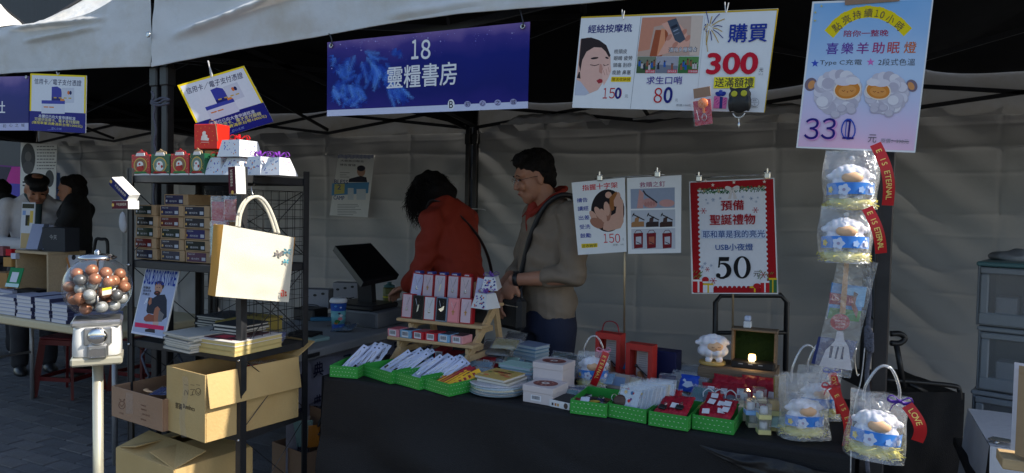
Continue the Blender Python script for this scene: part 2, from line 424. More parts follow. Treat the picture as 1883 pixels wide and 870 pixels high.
# pavers: rows along x, running bond; those in sight singly, the rest joined
pw, ph, gp = .20, .10, .006
pm = []
for k in range(6):
    b = MB(); b.box((0, 0, .011), (pw-gp, ph-gp, .022), m_pave if k % 3 else m_pave2, bev=.004); pm.append(b.mesh('paver'))
rest = MB(); near = []
for j in range(16, 62):
    for i in range(-46, 1):
        x = i*pw + (pw/2 if j % 2 else 0); y = j*ph
        d = V((x, y, 0)) - CAM; D = d.dot(_f)
        if D < .5: continue
        sx = 941.5+d.dot(_r)/D*FPX; sy = 435-d.dot(_u)/D*FPX
        vis = (-30 < sx < 245 and 600 < sy < 900) or (590 < sx < 660 and 780 < sy < 900)
        near.append((0 if vis else 1, D, x, y)) if sy < 1500 and -900 < sx < 2400 else None
near.sort(); M300 = near[:290]
for q, D, x, y in M300:
    put('paver', random.choice(pm), ground, Tr(x-ground.location.x, y-ground.location.y, U(.004, .0075)) @ Rz(U(-.008, .008)) @ Rx(U(-.01, .01)) @ Ry(U(-.006, .006)))
for q, D, x, y in near[290:]:
    rest.box((x, y, .014+U(-.001, .001)), (pw-gp, ph-gp, .022), random.choice((m_pave, m_pave, m_pave2)))
rest.build('paving', ground, kind='stuff')

# building behind the market
m_clad = mat('cladding', (.045, .047, .05), .6, var=.15, scale=3, stretch=(8, 8, .4))
bld = thing('building', 'dark grey building with vertical ribbed cladding rising behind the white canopies', 'building', (-9, 11, 0))
MB().box((-8, 12, 7), (30, 2, 14), m_clad).build('wall', bld)
rb = MB(); rb.box((0, 0, 0), (.12, .16, 13.9), m_clad, bev=.02); rbm = rb.mesh('cladding_rib')
for i in range(60): put('cladding_rib', rbm, bld, Tr(-15+i*.34-(-9), 10.94-11, 6.97))

# canopies
def eave(x, x0, x1, low):
    d = min(abs(x-x0), abs(x1-x)); return 2.315+low+.17*math.exp(-(d/.26)**1.3)-.01*math.sin(x*5)
def canopy(x0, x1, label, low=0., ridges=(), y0=2.25, y1=5.25, zb=None, peak=3.55, skip=(), seed=0):
    t = thing('canopy_tent', label, 'canopy tent', ((x0+x1)/2, (y0+y1)/2, 0), group='white market canopies side by side')
    yo = y0-.03
    def H(a, b, off=0.):
        x = x0+(x1-x0)*a; y = yo+(y1-yo)*b
        ea = eave(x, x0, x1, low) if True else 0; eb = eave(y, yo, y1, 0)
        A, B = abs(2*a-1), abs(2*b-1); m = max(A, B); e = ea if B >= A else eb
        z = e + (peak-e)*((1-m)**2.05) + .010*mnoise.noise(V((x*3, y*3, seed)))
        s = 1-m
        if s < .2: z += .012*math.sin(x*23+y*9+2*math.sin(x*7))*(s/.2)*(1-s/.2)*2
        return (x, y, z-off)
    MB().grid(lambda a, b: H(a, b), 90, 60, m_roof).build('roof', t)
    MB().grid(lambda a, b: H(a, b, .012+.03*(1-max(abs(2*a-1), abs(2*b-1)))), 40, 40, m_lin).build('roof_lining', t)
    zb = zb or (lambda x: 2.09)
    def val(a, b):
        x = x0+(x1-x0)*a; zt = eave(x, x0, x1, low)+.0; zl = zb(x); z = zl+(zt-zl)*b
        o = .012*math.sin(x*4.1+seed)*(1-b)+.010*mnoise.noise(V((x*2.2, z*5, seed)))+.004*mnoise.noise(V((x*9, z*14, seed)))
        for (ux, u2, z1, z2, am, wd) in ridges:
            if min(ux, u2)-.1 < x < max(ux, u2)+.1:
                tt = (x-ux)/(u2-ux); zc = z1+(z2-z1)*tt; fall = max(0, min(1, (tt+.1)*4, (1.15-tt)*4))
                dz = z-zc; o += am*fall*math.exp(-(dz/wd)**2)*(1+.35*mnoise.noise(V((x*22, z*9, 3))))
        return (x, yo-o, z)
    MB().grid(val, 220, 30, m_tarp).build('valance', t)
    MB().grid(lambda a, b: (val(a, 0)[0], val(a, 0)[1]-.003, val(a, 0)[2]+.001+.018*b), 120, 1, m_tarp).build('valance_hem', t)
    for xx in (x0, x1):
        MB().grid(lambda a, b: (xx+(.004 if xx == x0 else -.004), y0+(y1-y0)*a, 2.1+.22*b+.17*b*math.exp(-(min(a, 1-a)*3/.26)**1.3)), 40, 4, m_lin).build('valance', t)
    MB().grid(lambda a, b: (x0+(x1-x0)*a, y1+.01, 2.06+(eave(x0+(x1-x0)*a, x0, x1, low)-2.06)*b), 40, 4, m_tarp).build('valance', t)
    i = .025
    pm_ = MB(); pm_.box((0, 0, 1.17), (.040, .040, 2.34), m_post, bev=.004); pm_.box((0, 0, .06), (.075, .075, .012), m_steel); pm_.box((0, 0, 2.0), (.052, .052, .09), m_black, bev=.006); me = pm_.mesh('post')
    for k, (xx, yy) in enumerate(((x0+i, y0+.02), (x1-i, y0+.02), (x0+i, y1-.03), (x1-i, y1-.03))):
        if k in skip: continue
        put('post', me, t, Tr(xx-(x0+x1)/2, yy-(y0+y1)/2, 0))
    def truss(a, b):
        a, b = V(a), V(b); c = (a+b)/2
        for (p, q) in ((a, c), (c, b)):
            for z0, z1 in ((2.27, 2.09), (2.09, 2.27)):
                MB().bar((p.x, p.y, z0), (q.x, q.y, z1), .014, .026, m_steel).build('truss_bar', t)
    truss((x0+i, y0+.06, 0), (x1-i, y0+.06, 0)); truss((x0+.05, y0+.02, 0), (x0+.05, y1-.03, 0)); truss((x1-.05, y0+.02, 0), (x1-.05, y1-.03, 0)); truss((x0+i, y1-.06, 0), (x1-i, y1-.06, 0))
    cx, cy = (x0+x1)/2, (y0+y1)/2
    for a in ((x0+.05, cy), (x1-.05, cy), (cx, y0+.06), (cx, y1-.06)):
        MB().bar((a[0], a[1], 2.12), (cx, cy, 2.5), .014, .026, m_steel).build('roof_brace', t)
    MB().tube([(cx, cy, 2.45), (cx, cy, peak-.04)], .02, m_steel).build('centre_pole', t)
    for a in ((x0, yo), (x1, yo), (x0, y1), (x1, y1)):
        MB().tube([(a[0]+(cx-a[0])*.03, a[1]+(cy-a[1])*.03, 2.33), (a[0]+(cx-a[0])*.5, a[1]+(cy-a[1])*.5, 2.58), (cx, cy, peak-.1)], .012, m_steel, seg=6).build('rafter', t)
    return t
def zb_main(x):
    P = [(-3, 2.03), (-2.88, 2.035), (-2.4, 2.075), (-1.6, 2.105), (-1.3, 2.11), (0.2, 2.085)]
    for (a, za), (b, z2) in zip(P[:-1], P[1:]):
        if x <= b: return za+(z2-za)*max(0, (x-a)/(b-a))
    return P[-1][1]
t_main = canopy(-2.90, .10, 'white canopy with grimy valance above the numbered blue banner and the bookstall', -.03, [(-2.72, -1.95, 2.17, 2.30, .035, .018), (-1.6, -1.2, 2.13, 2.15, .014, .02)], zb=zb_main, seed=1)
canopy(-5.92, -2.92, 'white canopy left of the grommet seam, over the left stall with the stacked books', 0., [(-3.95, -3.30, 2.305, 2.29, .026, .012), (-3.85, -3.33, 2.235, 2.25, .022, .011), (-5.2, -4.1, 2.2, 2.27, .02, .03)], zb=lambda x: 2.085-.045*max(0, (x+4)/1.08), seed=2)
canopy(-8.94, -5.94, 'furthest left white canopy, only its bright sunlit slope in the top left corner', 0., seed=3)
canopy(.12, 3.12, 'dark canopy interior at the right edge, behind the lamb lamp poster', 0., seed=4, skip=(0, 2))
# seam with eyelet where the two valances meet
sm = thing('valance_lacing', 'metal eyelet holding the seam of the two white valances together', 'eyelet', on(274, 64, y=2.19))
c = on(274, 64, y=2.19)
MB(basis(V((1, 0, 0)), V((0, 0, 1)), V((0, -1, 0)), c)).lathe([(.006, 0), (.012, .0), (.014, .004), (.012, .008), (.006, .006)], m_clip, seg=16).build('ring', sm)
MB(basis(V((1, 0, 0)), V((0, 0, 1)), V((0, -1, 0)), c)).lathe([(0, .001), (.0065, .001), (.0065, .004), (0, .004)], m_black, seg=12).build('hole', sm)

# tarp walls behind the stalls
def tarpwall(x0, x1, label, seed, z1=2.12):
    def fn(a, b):
        x = x0+(x1-x0)*a; z = .03+(z1-.03)*b
        o = .03*mnoise.noise(V((x*1.1, z*1.3, seed)))+.014*mnoise.noise(V((x*3+z*2, z*2.6-x, seed+4)))
        for zc, am in ((1.88, .022), (1.46, .012), (1.12, .014), (.72, .01)):
            zz = zc+.02*math.sin(x*1.7+seed)+.012*mnoise.noise(V((x*2.5, zc, seed))); o += .5*am*math.exp(-abs(z-zz)/.02)
        for zc, am in ((1.70, .010), (1.30, -.010), (.93, .010), (.5, -.01), (2.0, -.012)):
            zz = zc+.012*math.sin(x*.9+seed*2)+.006*math.sin(x*5+zc); o += am*math.exp(-abs(z-zz)/.007)*(.35+.5*mnoise.noise(V((x*1.5, zc, seed))))
        for xc in (.22, .48, .8): o += .007*math.exp(-abs(a-xc)/.004)
        dx = min(x-x0, x1-x); o += .02*math.sin((z*1.2+dx)*16)*math.exp(-dx/.35)
        return (x, 5.27-o, z)
    return MB().grid(fn, 150, 240, m_wall).build('tarp_wall', label=label, cat='tarp wall', group='grey tarpaulin walls hung behind the stalls')
tarpwall(-2.93, .10, 'creased grey tarpaulin wall behind the man with crossed arms, right of the paired black posts', 1)
tarpwall(-5.9, -2.97, 'grey tarpaulin wall with a taped poster, behind the woman in the red top', 2)
tarpwall(-8.75, -5.94, 'shaded grey tarpaulin wall behind the woman dressed in black', 3)
tarpwall(.14, 3.15, 'shadowy grey tarpaulin wall behind the stacked storage bins', 4)
# pale strips added along the rear rail to stand for sunlight streaks
for xa, xb, lb in ((-2.6, -1.75, 'pale strip added as a sunlight streak on the rear rail, under the blue banner'), (-1.5, -.2, 'pale strip added as a sunlight streak on the rear rail, under the three-panel price board')):
    MB().grid(lambda a, b: (xa+(xb-xa)*a, 5.16-.05*math.sin(b*3.1)+.02*mnoise.noise(V((a*9, b*3, xa))), 2.10+.075*b*min(1, 6*a, 6*(1-a))+.012*mnoise.noise(V((a*14, b*2, 2)))), 60, 8, m_tarp).build('sun_streak_strip', label=lb, cat='sunlight streak')
# rope round the paired left posts
m_rope = mat('camo_rope', (.07, .075, .10), .8, var=.9, scale=220)
rp = thing('rope', 'dark flecked rope knotted round the paired posts above the boxed gifts', 'rope', (-2.91, 2.22, 1.3))
P1 = on(281, 165, y=2.19)
rp_pts = [on(x, y, y=2.17) for x, y in ((279, 168), (283, 178), (279, 188), (285, 196), (283, 215), (287, 240), (284, 262), (287, 285), (286, 320), (283, 360), (286, 400))]
MB().tube(curve_pts(rp_pts, 6), .0055, m_rope, seg=7).build('hanging_cord', rp)
MB().tube(curve_pts([on(x, y, y=2.17) for x, y in ((278, 186), (290, 190), (303, 184), (312, 184), (300, 180), (288, 184), (278, 190), (292, 194), (311, 190))], 6), .0055, m_rope, seg=7).build('knot', rp)

# ================================================= BOARDS AND BANNERS
WH = (.80, .81, .84); NAVY = srgb(25, 35, 120); RED = srgb(190, 20, 35); DK = (.03, .03, .05); YEL = srgb(245, 215, 30); BLU = srgb(35, 60, 160)
def grad(name, stops, axis='Y', lo=-.15, hi=.15, blot=None, blotc=None):
    m = bpy.data.materials.new(name); m.use_nodes = True; n = m.node_tree.nodes; l = m.node_tree.links; b = n['Principled BSDF']; b.inputs['Roughness'].default_value = .45; b.inputs['Specular IOR Level'].default_value = .12
    tc = n.new('ShaderNodeTexCoord'); sp = n.new('ShaderNodeSeparateXYZ'); l.new(tc.outputs['Object'], sp.inputs[0])
    mr = n.new('ShaderNodeMapRange'); mr.inputs[1].default_value = lo; mr.inputs[2].default_value = hi; l.new(sp.outputs[axis], mr.inputs[0])
    nz = n.new('ShaderNodeTexNoise'); nz.inputs['Scale'].default_value = 7; l.new(tc.outputs['Object'], nz.inputs[0])
    ad = n.new('ShaderNodeMath'); ad.operation = 'MULTIPLY_ADD'; l.new(nz.outputs[0], ad.inputs[0]); ad.inputs[1].default_value = .35; l.new(mr.outputs[0], ad.inputs[2])
    sb = n.new('ShaderNodeMath'); sb.operation = 'SUBTRACT'; sb.inputs[1].default_value = .175; l.new(ad.outputs[0], sb.inputs[0])
    cr = n.new('ShaderNodeValToRGB'); l.new(sb.outputs[0], cr.inputs[0]); e = cr.color_ramp.elements
    while len(e) < len(stops): e.new(.5)
    for k, (p, c) in enumerate(stops): e[k].position = p; e[k].color = (*c, 1)
    l.new(cr.outputs[0], b.inputs['Base Color']); return m
m_ban = grad('banner_print', [(0, (.030, .02, .22)), (.3, (.008, .012, .16)), (.65, (.008, .014, .19)), (.85, (.05, .035, .25)), (1, (.22, .14, .38))], 'Y', -.15, .15)
def grommet(p, nm='grommet', r=.009):
    pass
def hole(P, q, r=.009):
    c = P.p(*q) + P.N*.004
    mb = MB(basis(P.e1, P.N.cross(P.e1), P.N, c)); mb.lathe([(r*.55, 0), (r, 0), (r, .003), (r*.55, .003), (r*.55, 0)], m_clip, seg=18); mb.lathe([(0, .0005), (r*.56, .0005), (0, .0008)], m_black, seg=12)
    mb.build('grommet', P.root)
# banner 18
B = Panel('banner', 'blue night-sky banner reading 18 with white bookshop name and fir branches', 'banner', [(602, 78), (974, 40), (970, 199), (601, 214)], y=2.2, crop=(590, 30, .2299), face=m_ban)
random.seed(3)
def sprig(B, x, y, ang, L, c, wn=10):
    n = int(L/5); x0, y0, a0, cv = x, y, ang, U(-.5, .5)
    P = []; Q = []
    for i in range(n):
        t = i/n; a = a0+cv*t; dx, dy = math.cos(a), math.sin(a); x0 += dx*5; y0 += dy*5; s = wn*(1-t*.5)*(1+U(-.3, .3)); px_, py_ = x0, y0; a1 = a+.7+U(-.2, .2); a2 = a-.7+U(-.2, .2)
        if not (92 < px_ < 1640 and py_ < 740): continue
        dx *= .45; dy *= .45
        B.poly([(px_, py_), (px_+math.cos(a1)*s*2.6, py_+math.sin(a1)*s*2.6), (px_+dx*6, py_+dy*6)], c)
        B.poly([(px_, py_), (px_+dx*6, py_+dy*6), (px_+math.cos(a2)*s*2.6, py_+math.sin(a2)*s*2.6)][::1], c)
fc = [srgb(45, 90, 200), srgb(60, 115, 220), srgb(34, 66, 175), srgb(100, 155, 240)]
for (x, y, a, L) in ((70, 740, -1.9, 380), (120, 400, .9, 150), (170, 520, 1.9, 210), (230, 540, 1.3, 190), (150, 640, .6, 60), (280, 560, 1.15, 170), (200, 700, -.3, 150), (330, 360, 1.4, 200), (400, 380, 1.2, 170), (450, 400, 1.5, 180), (480, 380, .9, 130), (540, 520, .8, 170), (560, 560, 1.3, 150), (600, 600, .7, 130), (90, 560, 1.2, 150), (250, 330, 1.9, 190), (370, 300, .5, 150), (560, 420, 1.9, 120), (620, 260, 2.0, 70), (130, 330, 2.2, 130), (300, 450, 2.3, 130), (640, 560, 1.2, 140)):
    B.lay += 2; B.lock = True
    for k in range(6): sprig(B, x+U(-34, 34), y+U(-26, 26), a+U(-.35, .35), L*U(.6, 1.05), random.choice(fc), 17)
B.lay += 3
for i in range(110):
    x = U(60, 1650); y = 60+(1-x/1650)*110+abs(random.gauss(0, 80)); r = U(1.2, 2.6) if i % 9 else 5
    y = max(y, 208-(x-50)*.103)
    if y < 640: B.oval(x, y+12, r, r, random.choice((srgb(180, 180, 235), srgb(120, 120, 210))), n=6)
B.lock = False; B.lay += 5
B.poly([(51, 752), (49, 801), (1657, 736), (1658, 681)], srgb(205, 210, 235))
B.text('１８', 797, 265, WH, w=172, h=150, bold=.034).text('靈糧書房', 802, 474, WH, w=555, h=180, bold=.022)
B.oval(1043, 706, 27, 42, WH); B.text('B', 1043, 706, DK, w=30, h=56, bold=.02)
for ch, x, y in zip('初心之城', (1174, 1295, 1416, 1541), (704, 697, 692, 686)):
    B.oval(x, y, 27, 25, srgb(165, 165, 205)); B.text(ch, x, y, DK, w=36, h=38, bold=.012)
hole(B, (89, 237)); hole(B, (1620, 84)); B.done()
for (a, b) in (((610, 84), (604, 60)), ((963, 49), (956, 18))):
    p = on(*a, y=2.19); MB().tube(curve_pts([p, p+V((-.01, .01, .03)), on(*b, y=2.23)], 5), .0028, m_black, seg=6).build('tie', label='short black tie through the %s eyelet of the blue banner' % ('left' if a[0] < 700 else 'right'), cat='cable tie')
# neighbour banner
B2 = Panel('banner', 'purple-blue banner of the neighbouring stall cut off by the left edge', 'banner', [(-330, 148), (53, 140), (52.5, 240), (-330, 242)], y=2.2, crop=(0, 0, .3448), face=m_ban)
B2.poly([(-950, 672), (-950, 702), (152, 695), (152, 656)], srgb(190, 192, 225)); B2.text('社', 0, 572, WH, w=56, h=64, bold=.02)
for ch, x in zip('心之城', (58, 90, 122)): B2.text(ch, x, 668, DK, w=18, h=18)
B2.text('初', 24, 672, DK, w=18, h=18); hole(B2, (146, 412), .008); B2.done()

# payment notices
def paysign(P):
    P.useuv = True; m = .03
    P.poly([(0, 0), (0, 1), (1, 1), (1, 0)], YEL)
    P.poly([(m, m), (m, .66), (1-m, .66), (1-m, m)], srgb(225, 228, 235)); P.poly([(0, .655), (0, 1), (1, 1), (1, .655)], srgb(30, 30, 125))
    P.text('信用卡／電子支付憑證', .5, .135, srgb(20, 25, 80), w=.84, h=.10, bold=.012)
    P.poly([(.40, .22), (.40, .45), (.60, .45), (.57, .25), (.50, .21)], srgb(60, 65, 160)); P.poly([(.40, .40), (.40, .50), (.60, .50), (.60, .40)], srgb(30, 35, 110))
    P.poly([(.58, .23), (.58, .50), (.80, .48), (.80, .22)], srgb(205, 208, 220)); P.oval(.70, .31, .022, .035, srgb(220, 120, 60), 12); P.oval(.735, .31, .022, .035, srgb(30, 35, 90), 12)
    for x in (.44, .53, .62, .70): P.poly([(x, .395), (x, .415), (x+.05, .415), (x+.05, .395)], srgb(200, 170, 60))
    P.poly([(.22, .46), (.22, .69), (.64, .68), (.64, .45)], srgb(215, 218, 230)); P.poly([(.22, .46), (.22, .52), (.64, .51), (.64, .45)], srgb(60, 70, 165)); P.poly([(.56, .42), (.56, .46), (.64, .455), (.62, .42)], srgb(225, 140, 60))
    for x in (.26, .36): P.poly([(x, .565), (x, .585), (x+.085, .585), (x+.085, .565)], srgb(220, 130, 50))
    P.text('本攤位已向大會申請核准', .5, .745, WH, w=.66, h=.058, bold=.015).text('可提供信用卡、電子支付服務', .5, .805, srgb(235, 225, 150), w=.80, h=.058, bold=.015).text('(僅限單筆消費滿新台幣1000元)', .5, .87, srgb(240, 220, 90), w=.90, h=.058, bold=.015)
    P.text('初心之城', .5, .945, srgb(150, 160, 220), w=.18, h=.04); P.line([(.34, .975), (.44, .965)], .006, srgb(120, 130, 210)); P.done()
G = 'notices about card payment hung from the valances'
paysign(Panel('notice_board', 'straight-hanging yellow and navy card payment notice beside the purple banner', 'notice board', [(56, 135), (158.6, 139), (157, 245), (53.8, 240)], y=2.19, group=G))
P = Panel('notice_board', 'card payment notice hanging askew on a string above the red gift box', 'notice board', [(326, 157), (448.6, 121), (503, 224), (378, 263)], P=on(410, 190, y=2.185), N=(.42, -.90, .06), group=G); paysign(P)
# strings
def string(pts, y, label, r=.0016, m=None, cat='string'):
    return MB().tube(curve_pts([on(a, b, y=y) for a, b in pts], 5), r, m or m_string, seg=5).build('string', label=label, cat=cat)
string([(382, 112), (385, 122), (390, 137), (388, 142), (386, 128), (383, 112)], 2.13, 'white string tying the askew payment notice to the valance', .0025)
string([(104, 132), (106, 138), (109, 134)], 2.17, 'wire loop holding the straight payment notice under the valance', .002)
string([(1144, 18), (1145, 36), (1148, 20)], 2.12, 'white string at the left hanger of the three-panel price board')
string([(1333, 4), (1335, 24), (1340, 5)], 2.12, 'white string at the right hanger of the three-panel price board')

# three panel price board
K = .2759
B = Panel('price_board', 'wide white three-panel price board with 150, 80 and a big red 300', 'price board', [(1069, 31), (1431, 15.5), (1406, 207), (1052, 198)], y=2.14, crop=(1040, 0, K), back=mat('yellow_board', srgb(210, 170, 50)))
B.poly([(106, 112), (104, 122), (1410, 70), (1417, 58)], srgb(200, 165, 40)); B.poly([(1408, 70), (1322, 750), (1328, 750), (1417, 60)], srgb(200, 165, 40))
GR = (.25, .26, .28)
B.line([(503, 112), (432, 724)], 2.5, GR); B.line([(930, 100), (868, 735)], 2, (.5, .5, .5))
B.text('經絡按摩梳', 295, 190, NAVY, w=292, h=54, bold=.03)
SK = srgb(225, 180, 165); SK2 = srgb(200, 145, 130); HR = srgb(50, 40, 42)
# first picture: a woman's face resting on her hand
B.poly([(100, 262), (62, 636), (130, 636), (215, 600), (270, 520), (300, 440), (300, 380), (270, 300), (190, 256), (150, 250)], SK)
B.poly([(104, 258), (88, 430), (98, 480), (112, 400), (140, 345), (190, 315), (240, 318), (268, 345), (290, 385), (300, 370), (272, 302), (225, 268), (170, 250)], HR)
B.poly([(88, 480), (75, 520), (100, 525), (96, 480)], HR); B.poly([(62, 600), (60, 636), (130, 636), (160, 622), (100, 545), (70, 530)], srgb(190, 195, 210))
B.oval(194, 388, 26, 7, HR, rot=-8); B.oval(276, 386, 12, 6, HR, rot=20); B.line([(165, 432), (195, 438), (222, 430)], 5, HR); B.line([(252, 432), (268, 440), (285, 430)], 5, HR)
B.poly([(228, 425), (222, 480), (238, 492), (255, 480), (240, 430)], SK2); B.poly([(205, 538), (228, 525), (252, 532), (242, 552), (220, 558)], srgb(165, 50, 60))
B.poly([(245, 470), (262, 440), (300, 430), (304, 470), (285, 520), (255, 570), (245, 530)], srgb(235, 190, 175)); B.line([(252, 470), (262, 500)], 4, SK2); B.line([(270, 460), (278, 500)], 4, SK2); B.line([(285, 450), (292, 480)], 4, SK2)
for s, x, y, wd in (('梳頭皮', 367, 343, 86), ('眼睛 疲勞', 384, 388, 122), ('頭痛 刮痧', 378, 434, 122), ('痠臉 鼻塞', 373, 483, 124)): B.text(s, x, y, DK, w=wd, h=30)
B.poly([(306, 512), (302, 546), (434, 546), (438, 512)], YEL); B.text('贈送收納袋', 370, 529, srgb(120, 60, 20), w=124, h=24, bold=.01)
B.text('１５０', 310, 622, RED, w=136, h=70); B.text('0', 350, 622, NAVY, w=38, h=72, bold=.05); B.text('元', 406, 642, GR, w=22, h=22)
# second: whistle
B.poly([(512, 118), (478, 376), (890, 372), (918, 104)], srgb(195, 165, 150))
B.poly([(512, 118), (482, 345), (560, 330), (590, 180), (720, 150), (740, 112)], srgb(205, 140, 115)); B.poly([(600, 200), (560, 376), (640, 376), (690, 300), (680, 200)], srgb(165, 85, 55)); B.poly([(640, 190), (608, 370), (630, 370), (665, 290), (662, 195)], srgb(225, 150, 110))
B.poly([(640, 160), (700, 140), (760, 160), (800, 205), (830, 270), (820, 330), (700, 350), (610, 374), (660, 290), (690, 230)], srgb(225, 170, 150))
for a in ((690, 250), (730, 300), (790, 215), (815, 255)): B.oval(a[0], a[1], 26, 14, srgb(200, 135, 115), rot=-50, n=12)
B.poly([(678, 140), (738, 122), (800, 262), (762, 288), (730, 270)], srgb(75, 85, 100)); B.poly([(700, 180), (742, 160), (750, 176), (708, 196)], srgb(40, 45, 60)); B.line([(720, 210), (750, 196)], 7, srgb(150, 160, 180)); B.line([(728, 230), (758, 218)], 6, srgb(120, 130, 150))
B.poly([(840, 104), (826, 370), (890, 372), (918, 104)], srgb(215, 195, 180))
B.text('適用多種場合', 782, 331, srgb(60, 50, 60), w=190, h=34, bold=.06); B.text('適用多種場合', 782, 331, WH, w=182, h=30, bold=.01)
for k, (x0, x1, c1, c2) in enumerate(((480, 605, srgb(70, 95, 60), srgb(120, 130, 110)), (608, 752, srgb(120, 125, 140), srgb(165, 165, 175)), (756, 890, srgb(60, 110, 60), srgb(90, 140, 80)))):
    B.poly([(x0, 378), (x0-9, 488), (x1-9, 488), (x1, 378)], c2); B.poly([(x0-3, 430), (x0-9, 488), (x1-9, 488), (x1-4, 440)], c1)
    for q in range(7 if k != 1 else 3):
        x = x0+14+q*(16 if k != 1 else 42)+U(-4, 4); y = U(415, 450); c_ = random.choice((srgb(40, 45, 60), srgb(200, 190, 190), srgb(150, 90, 70), srgb(40, 90, 170)))
        B.oval(x, y-20, 5, 7, srgb(60, 45, 40), n=8); B.poly([(x-6, y-14), (x-8, y+18), (x+8, y+18), (x+6, y-14)], c_); B.line([(x, y-8), (x+12, y-30+U(-5, 20))], 4, c_)
    B.poly([(x1-72, 466), (x1-74, 488), (x1-10, 488), (x1-8, 466)], srgb(205, 60, 80)); B.text(('健行出遊', '野外求生', '行李掛飾')[k], x1-41, 477, WH, w=58, h=14)
B.text('求生口哨', 658, 536, srgb(70, 55, 150), w=236, h=52, bold=.012)
B.text('８０', 650, 636, RED, w=132, h=100); B.text('0', 684, 634, NAVY, w=56, h=104, bold=.03); B.text('元', 740, 668, GR, w=18, h=18); B.text('原價:100元', 786, 702, GR, w=98, h=16)
# third
for i in range(16):
    a = 2*math.pi*i/16+.2; r0, r1 = 22+7*(i % 2), (120 if i % 3 else 85)*(1 if math.sin(a) < .3 else .9); cx, cy = 960, 182
    if cx+math.cos(a)*r1 < 935: r1 = max(r0+8, 30)
    B.line([(cx+math.cos(a)*r0, cy+math.sin(a)*r0), (cx+math.cos(a)*(r0+r1)/2, cy+math.sin(a)*(r0+r1)/2), (cx+math.cos(a)*r1, cy+math.sin(a)*r1+12)], 5, NAVY if i % 2 else srgb(190, 150, 50))
for i in range(14): a = U(0, 6.28); B.oval(958+14*math.cos(a), 182+14*math.sin(a), 2.4, 2.4, srgb(190, 150, 50), n=6)
B.line([(940, 215), (938, 270), (948, 345)], 4, srgb(190, 150, 50))
B.text('購買', 1215, 220, srgb(30, 55, 150), w=258, h=122, bold=.028)
B.text('300', 1110, 424, srgb(200, 25, 50), w=330, h=134, bold=.06); B.text('元', 1304, 467, DK, w=28, h=26); B.text('以上', 1303, 495, GR, w=32, h=14)
B.poly([(992, 515), (986, 590), (1258, 586), (1263, 512)], srgb(240, 225, 50)); B.text('送滿額禮', 1124, 550, DK, w=256, h=62, bold=.02)
B.poly([(992, 640), (985, 722), (1070, 726), (1080, 652)], srgb(225, 120, 175)); B.poly([(1030, 645), (1024, 724), (1044, 725), (1050, 648)], srgb(50, 60, 130))
for k in range(3): B.line([(994+k*8, 670+k*14), (1010+k*8, 655+k*14)], 5, srgb(180, 70, 140)); B.line([(1055, 668+k*16), (1070, 655+k*16)], 5, srgb(180, 70, 140))
B.oval(1018, 628, 20, 14, srgb(40, 60, 150), rot=30, n=12); B.oval(1052, 626, 20, 14, srgb(40, 60, 150), rot=-30, n=12); B.oval(1035, 614, 14, 14, srgb(60, 80, 170), n=12)
for r_, c_ in ((29, GR), (26.5, (.74, .75, .77))): B.oval(1261, 683, r_, r_, c_)
B.line([(1240, 683), (1282, 683)], 2.5, GR); B.text('福氣', 1261, 670, GR, w=26, h=14); B.text('主', 1261, 696, GR, w=14, h=14); B.text('Blessing', 1258, 716, GR, w=48, h=7)
B.text('●', 384, 128, m_clip, w=9, h=9); B.done()

# lamb lamp poster
K = 1/3
m_sky_p = grad('poster_sky', [(0, srgb(235, 190, 215)), (.22, srgb(215, 200, 230)), (.5, srgb(190, 212, 240)), (1, srgb(125, 180, 230))], 'Y', -.21, .21)
B = Panel('price_poster', 'tall pastel lamb night lamp poster priced 330 on the right front post', 'price poster', [(1494, 3), (1717, -5), (1683, 281), (1464, 272)], y=2.12, crop=(1440, 0, K))
B.poly([(172, 20), (82, 808), (722, 832), (822, -5)], m_sky_p)
yl = srgb(235, 210, 20)
A = [(265, 175), (300, 135), (345, 100), (405, 74), (470, 64), (535, 72), (590, 95), (640, 130), (675, 165)]
for a, b in zip(A[:-1], A[1:]): B.line([a, b], 64, yl)
GB = srgb(110, 90, 70)
for ch, x, y, r in (('點', 297, 150, 38), ('亮', 350, 108, 26), ('持', 408, 82, 13), ('續', 470, 72, 2), ('１', 518, 74, -5), ('0', 548, 82, -12), ('小', 592, 106, -24), ('時', 642, 145, -36)):
    B.text(ch, x, y, GB, w=20 if ch == '１' else 46 if len(ch.encode()) > 1 else 22, h=48 if len(ch.encode()) > 1 and ch != '１' else 38, rot=r, bold=.008)
B.text('陪你一整晚', 457, 184, srgb(165, 45, 90), w=245, h=36, bold=.02)
for ch, x, y, c_ in zip('喜樂羊助眠燈', (271, 355, 440, 526, 610, 702), (268, 267, 266, 264, 264, 262), (srgb(95, 65, 165), srgb(110, 65, 160), srgb(135, 60, 140), srgb(170, 65, 120), srgb(195, 85, 90), srgb(205, 110, 60))): B.text(ch, x, y, c_, w=66, h=62, bold=.022)
B.star(176, 350, 23, srgb(60, 85, 190)); B.star(483, 343, 23, srgb(210, 115, 190)); B.text('Type C充電', 318, 346, (.08, .08, .1), w=232, h=36); B.text('2段式色溫', 626, 343, (.08, .08, .1), w=204, h=38)
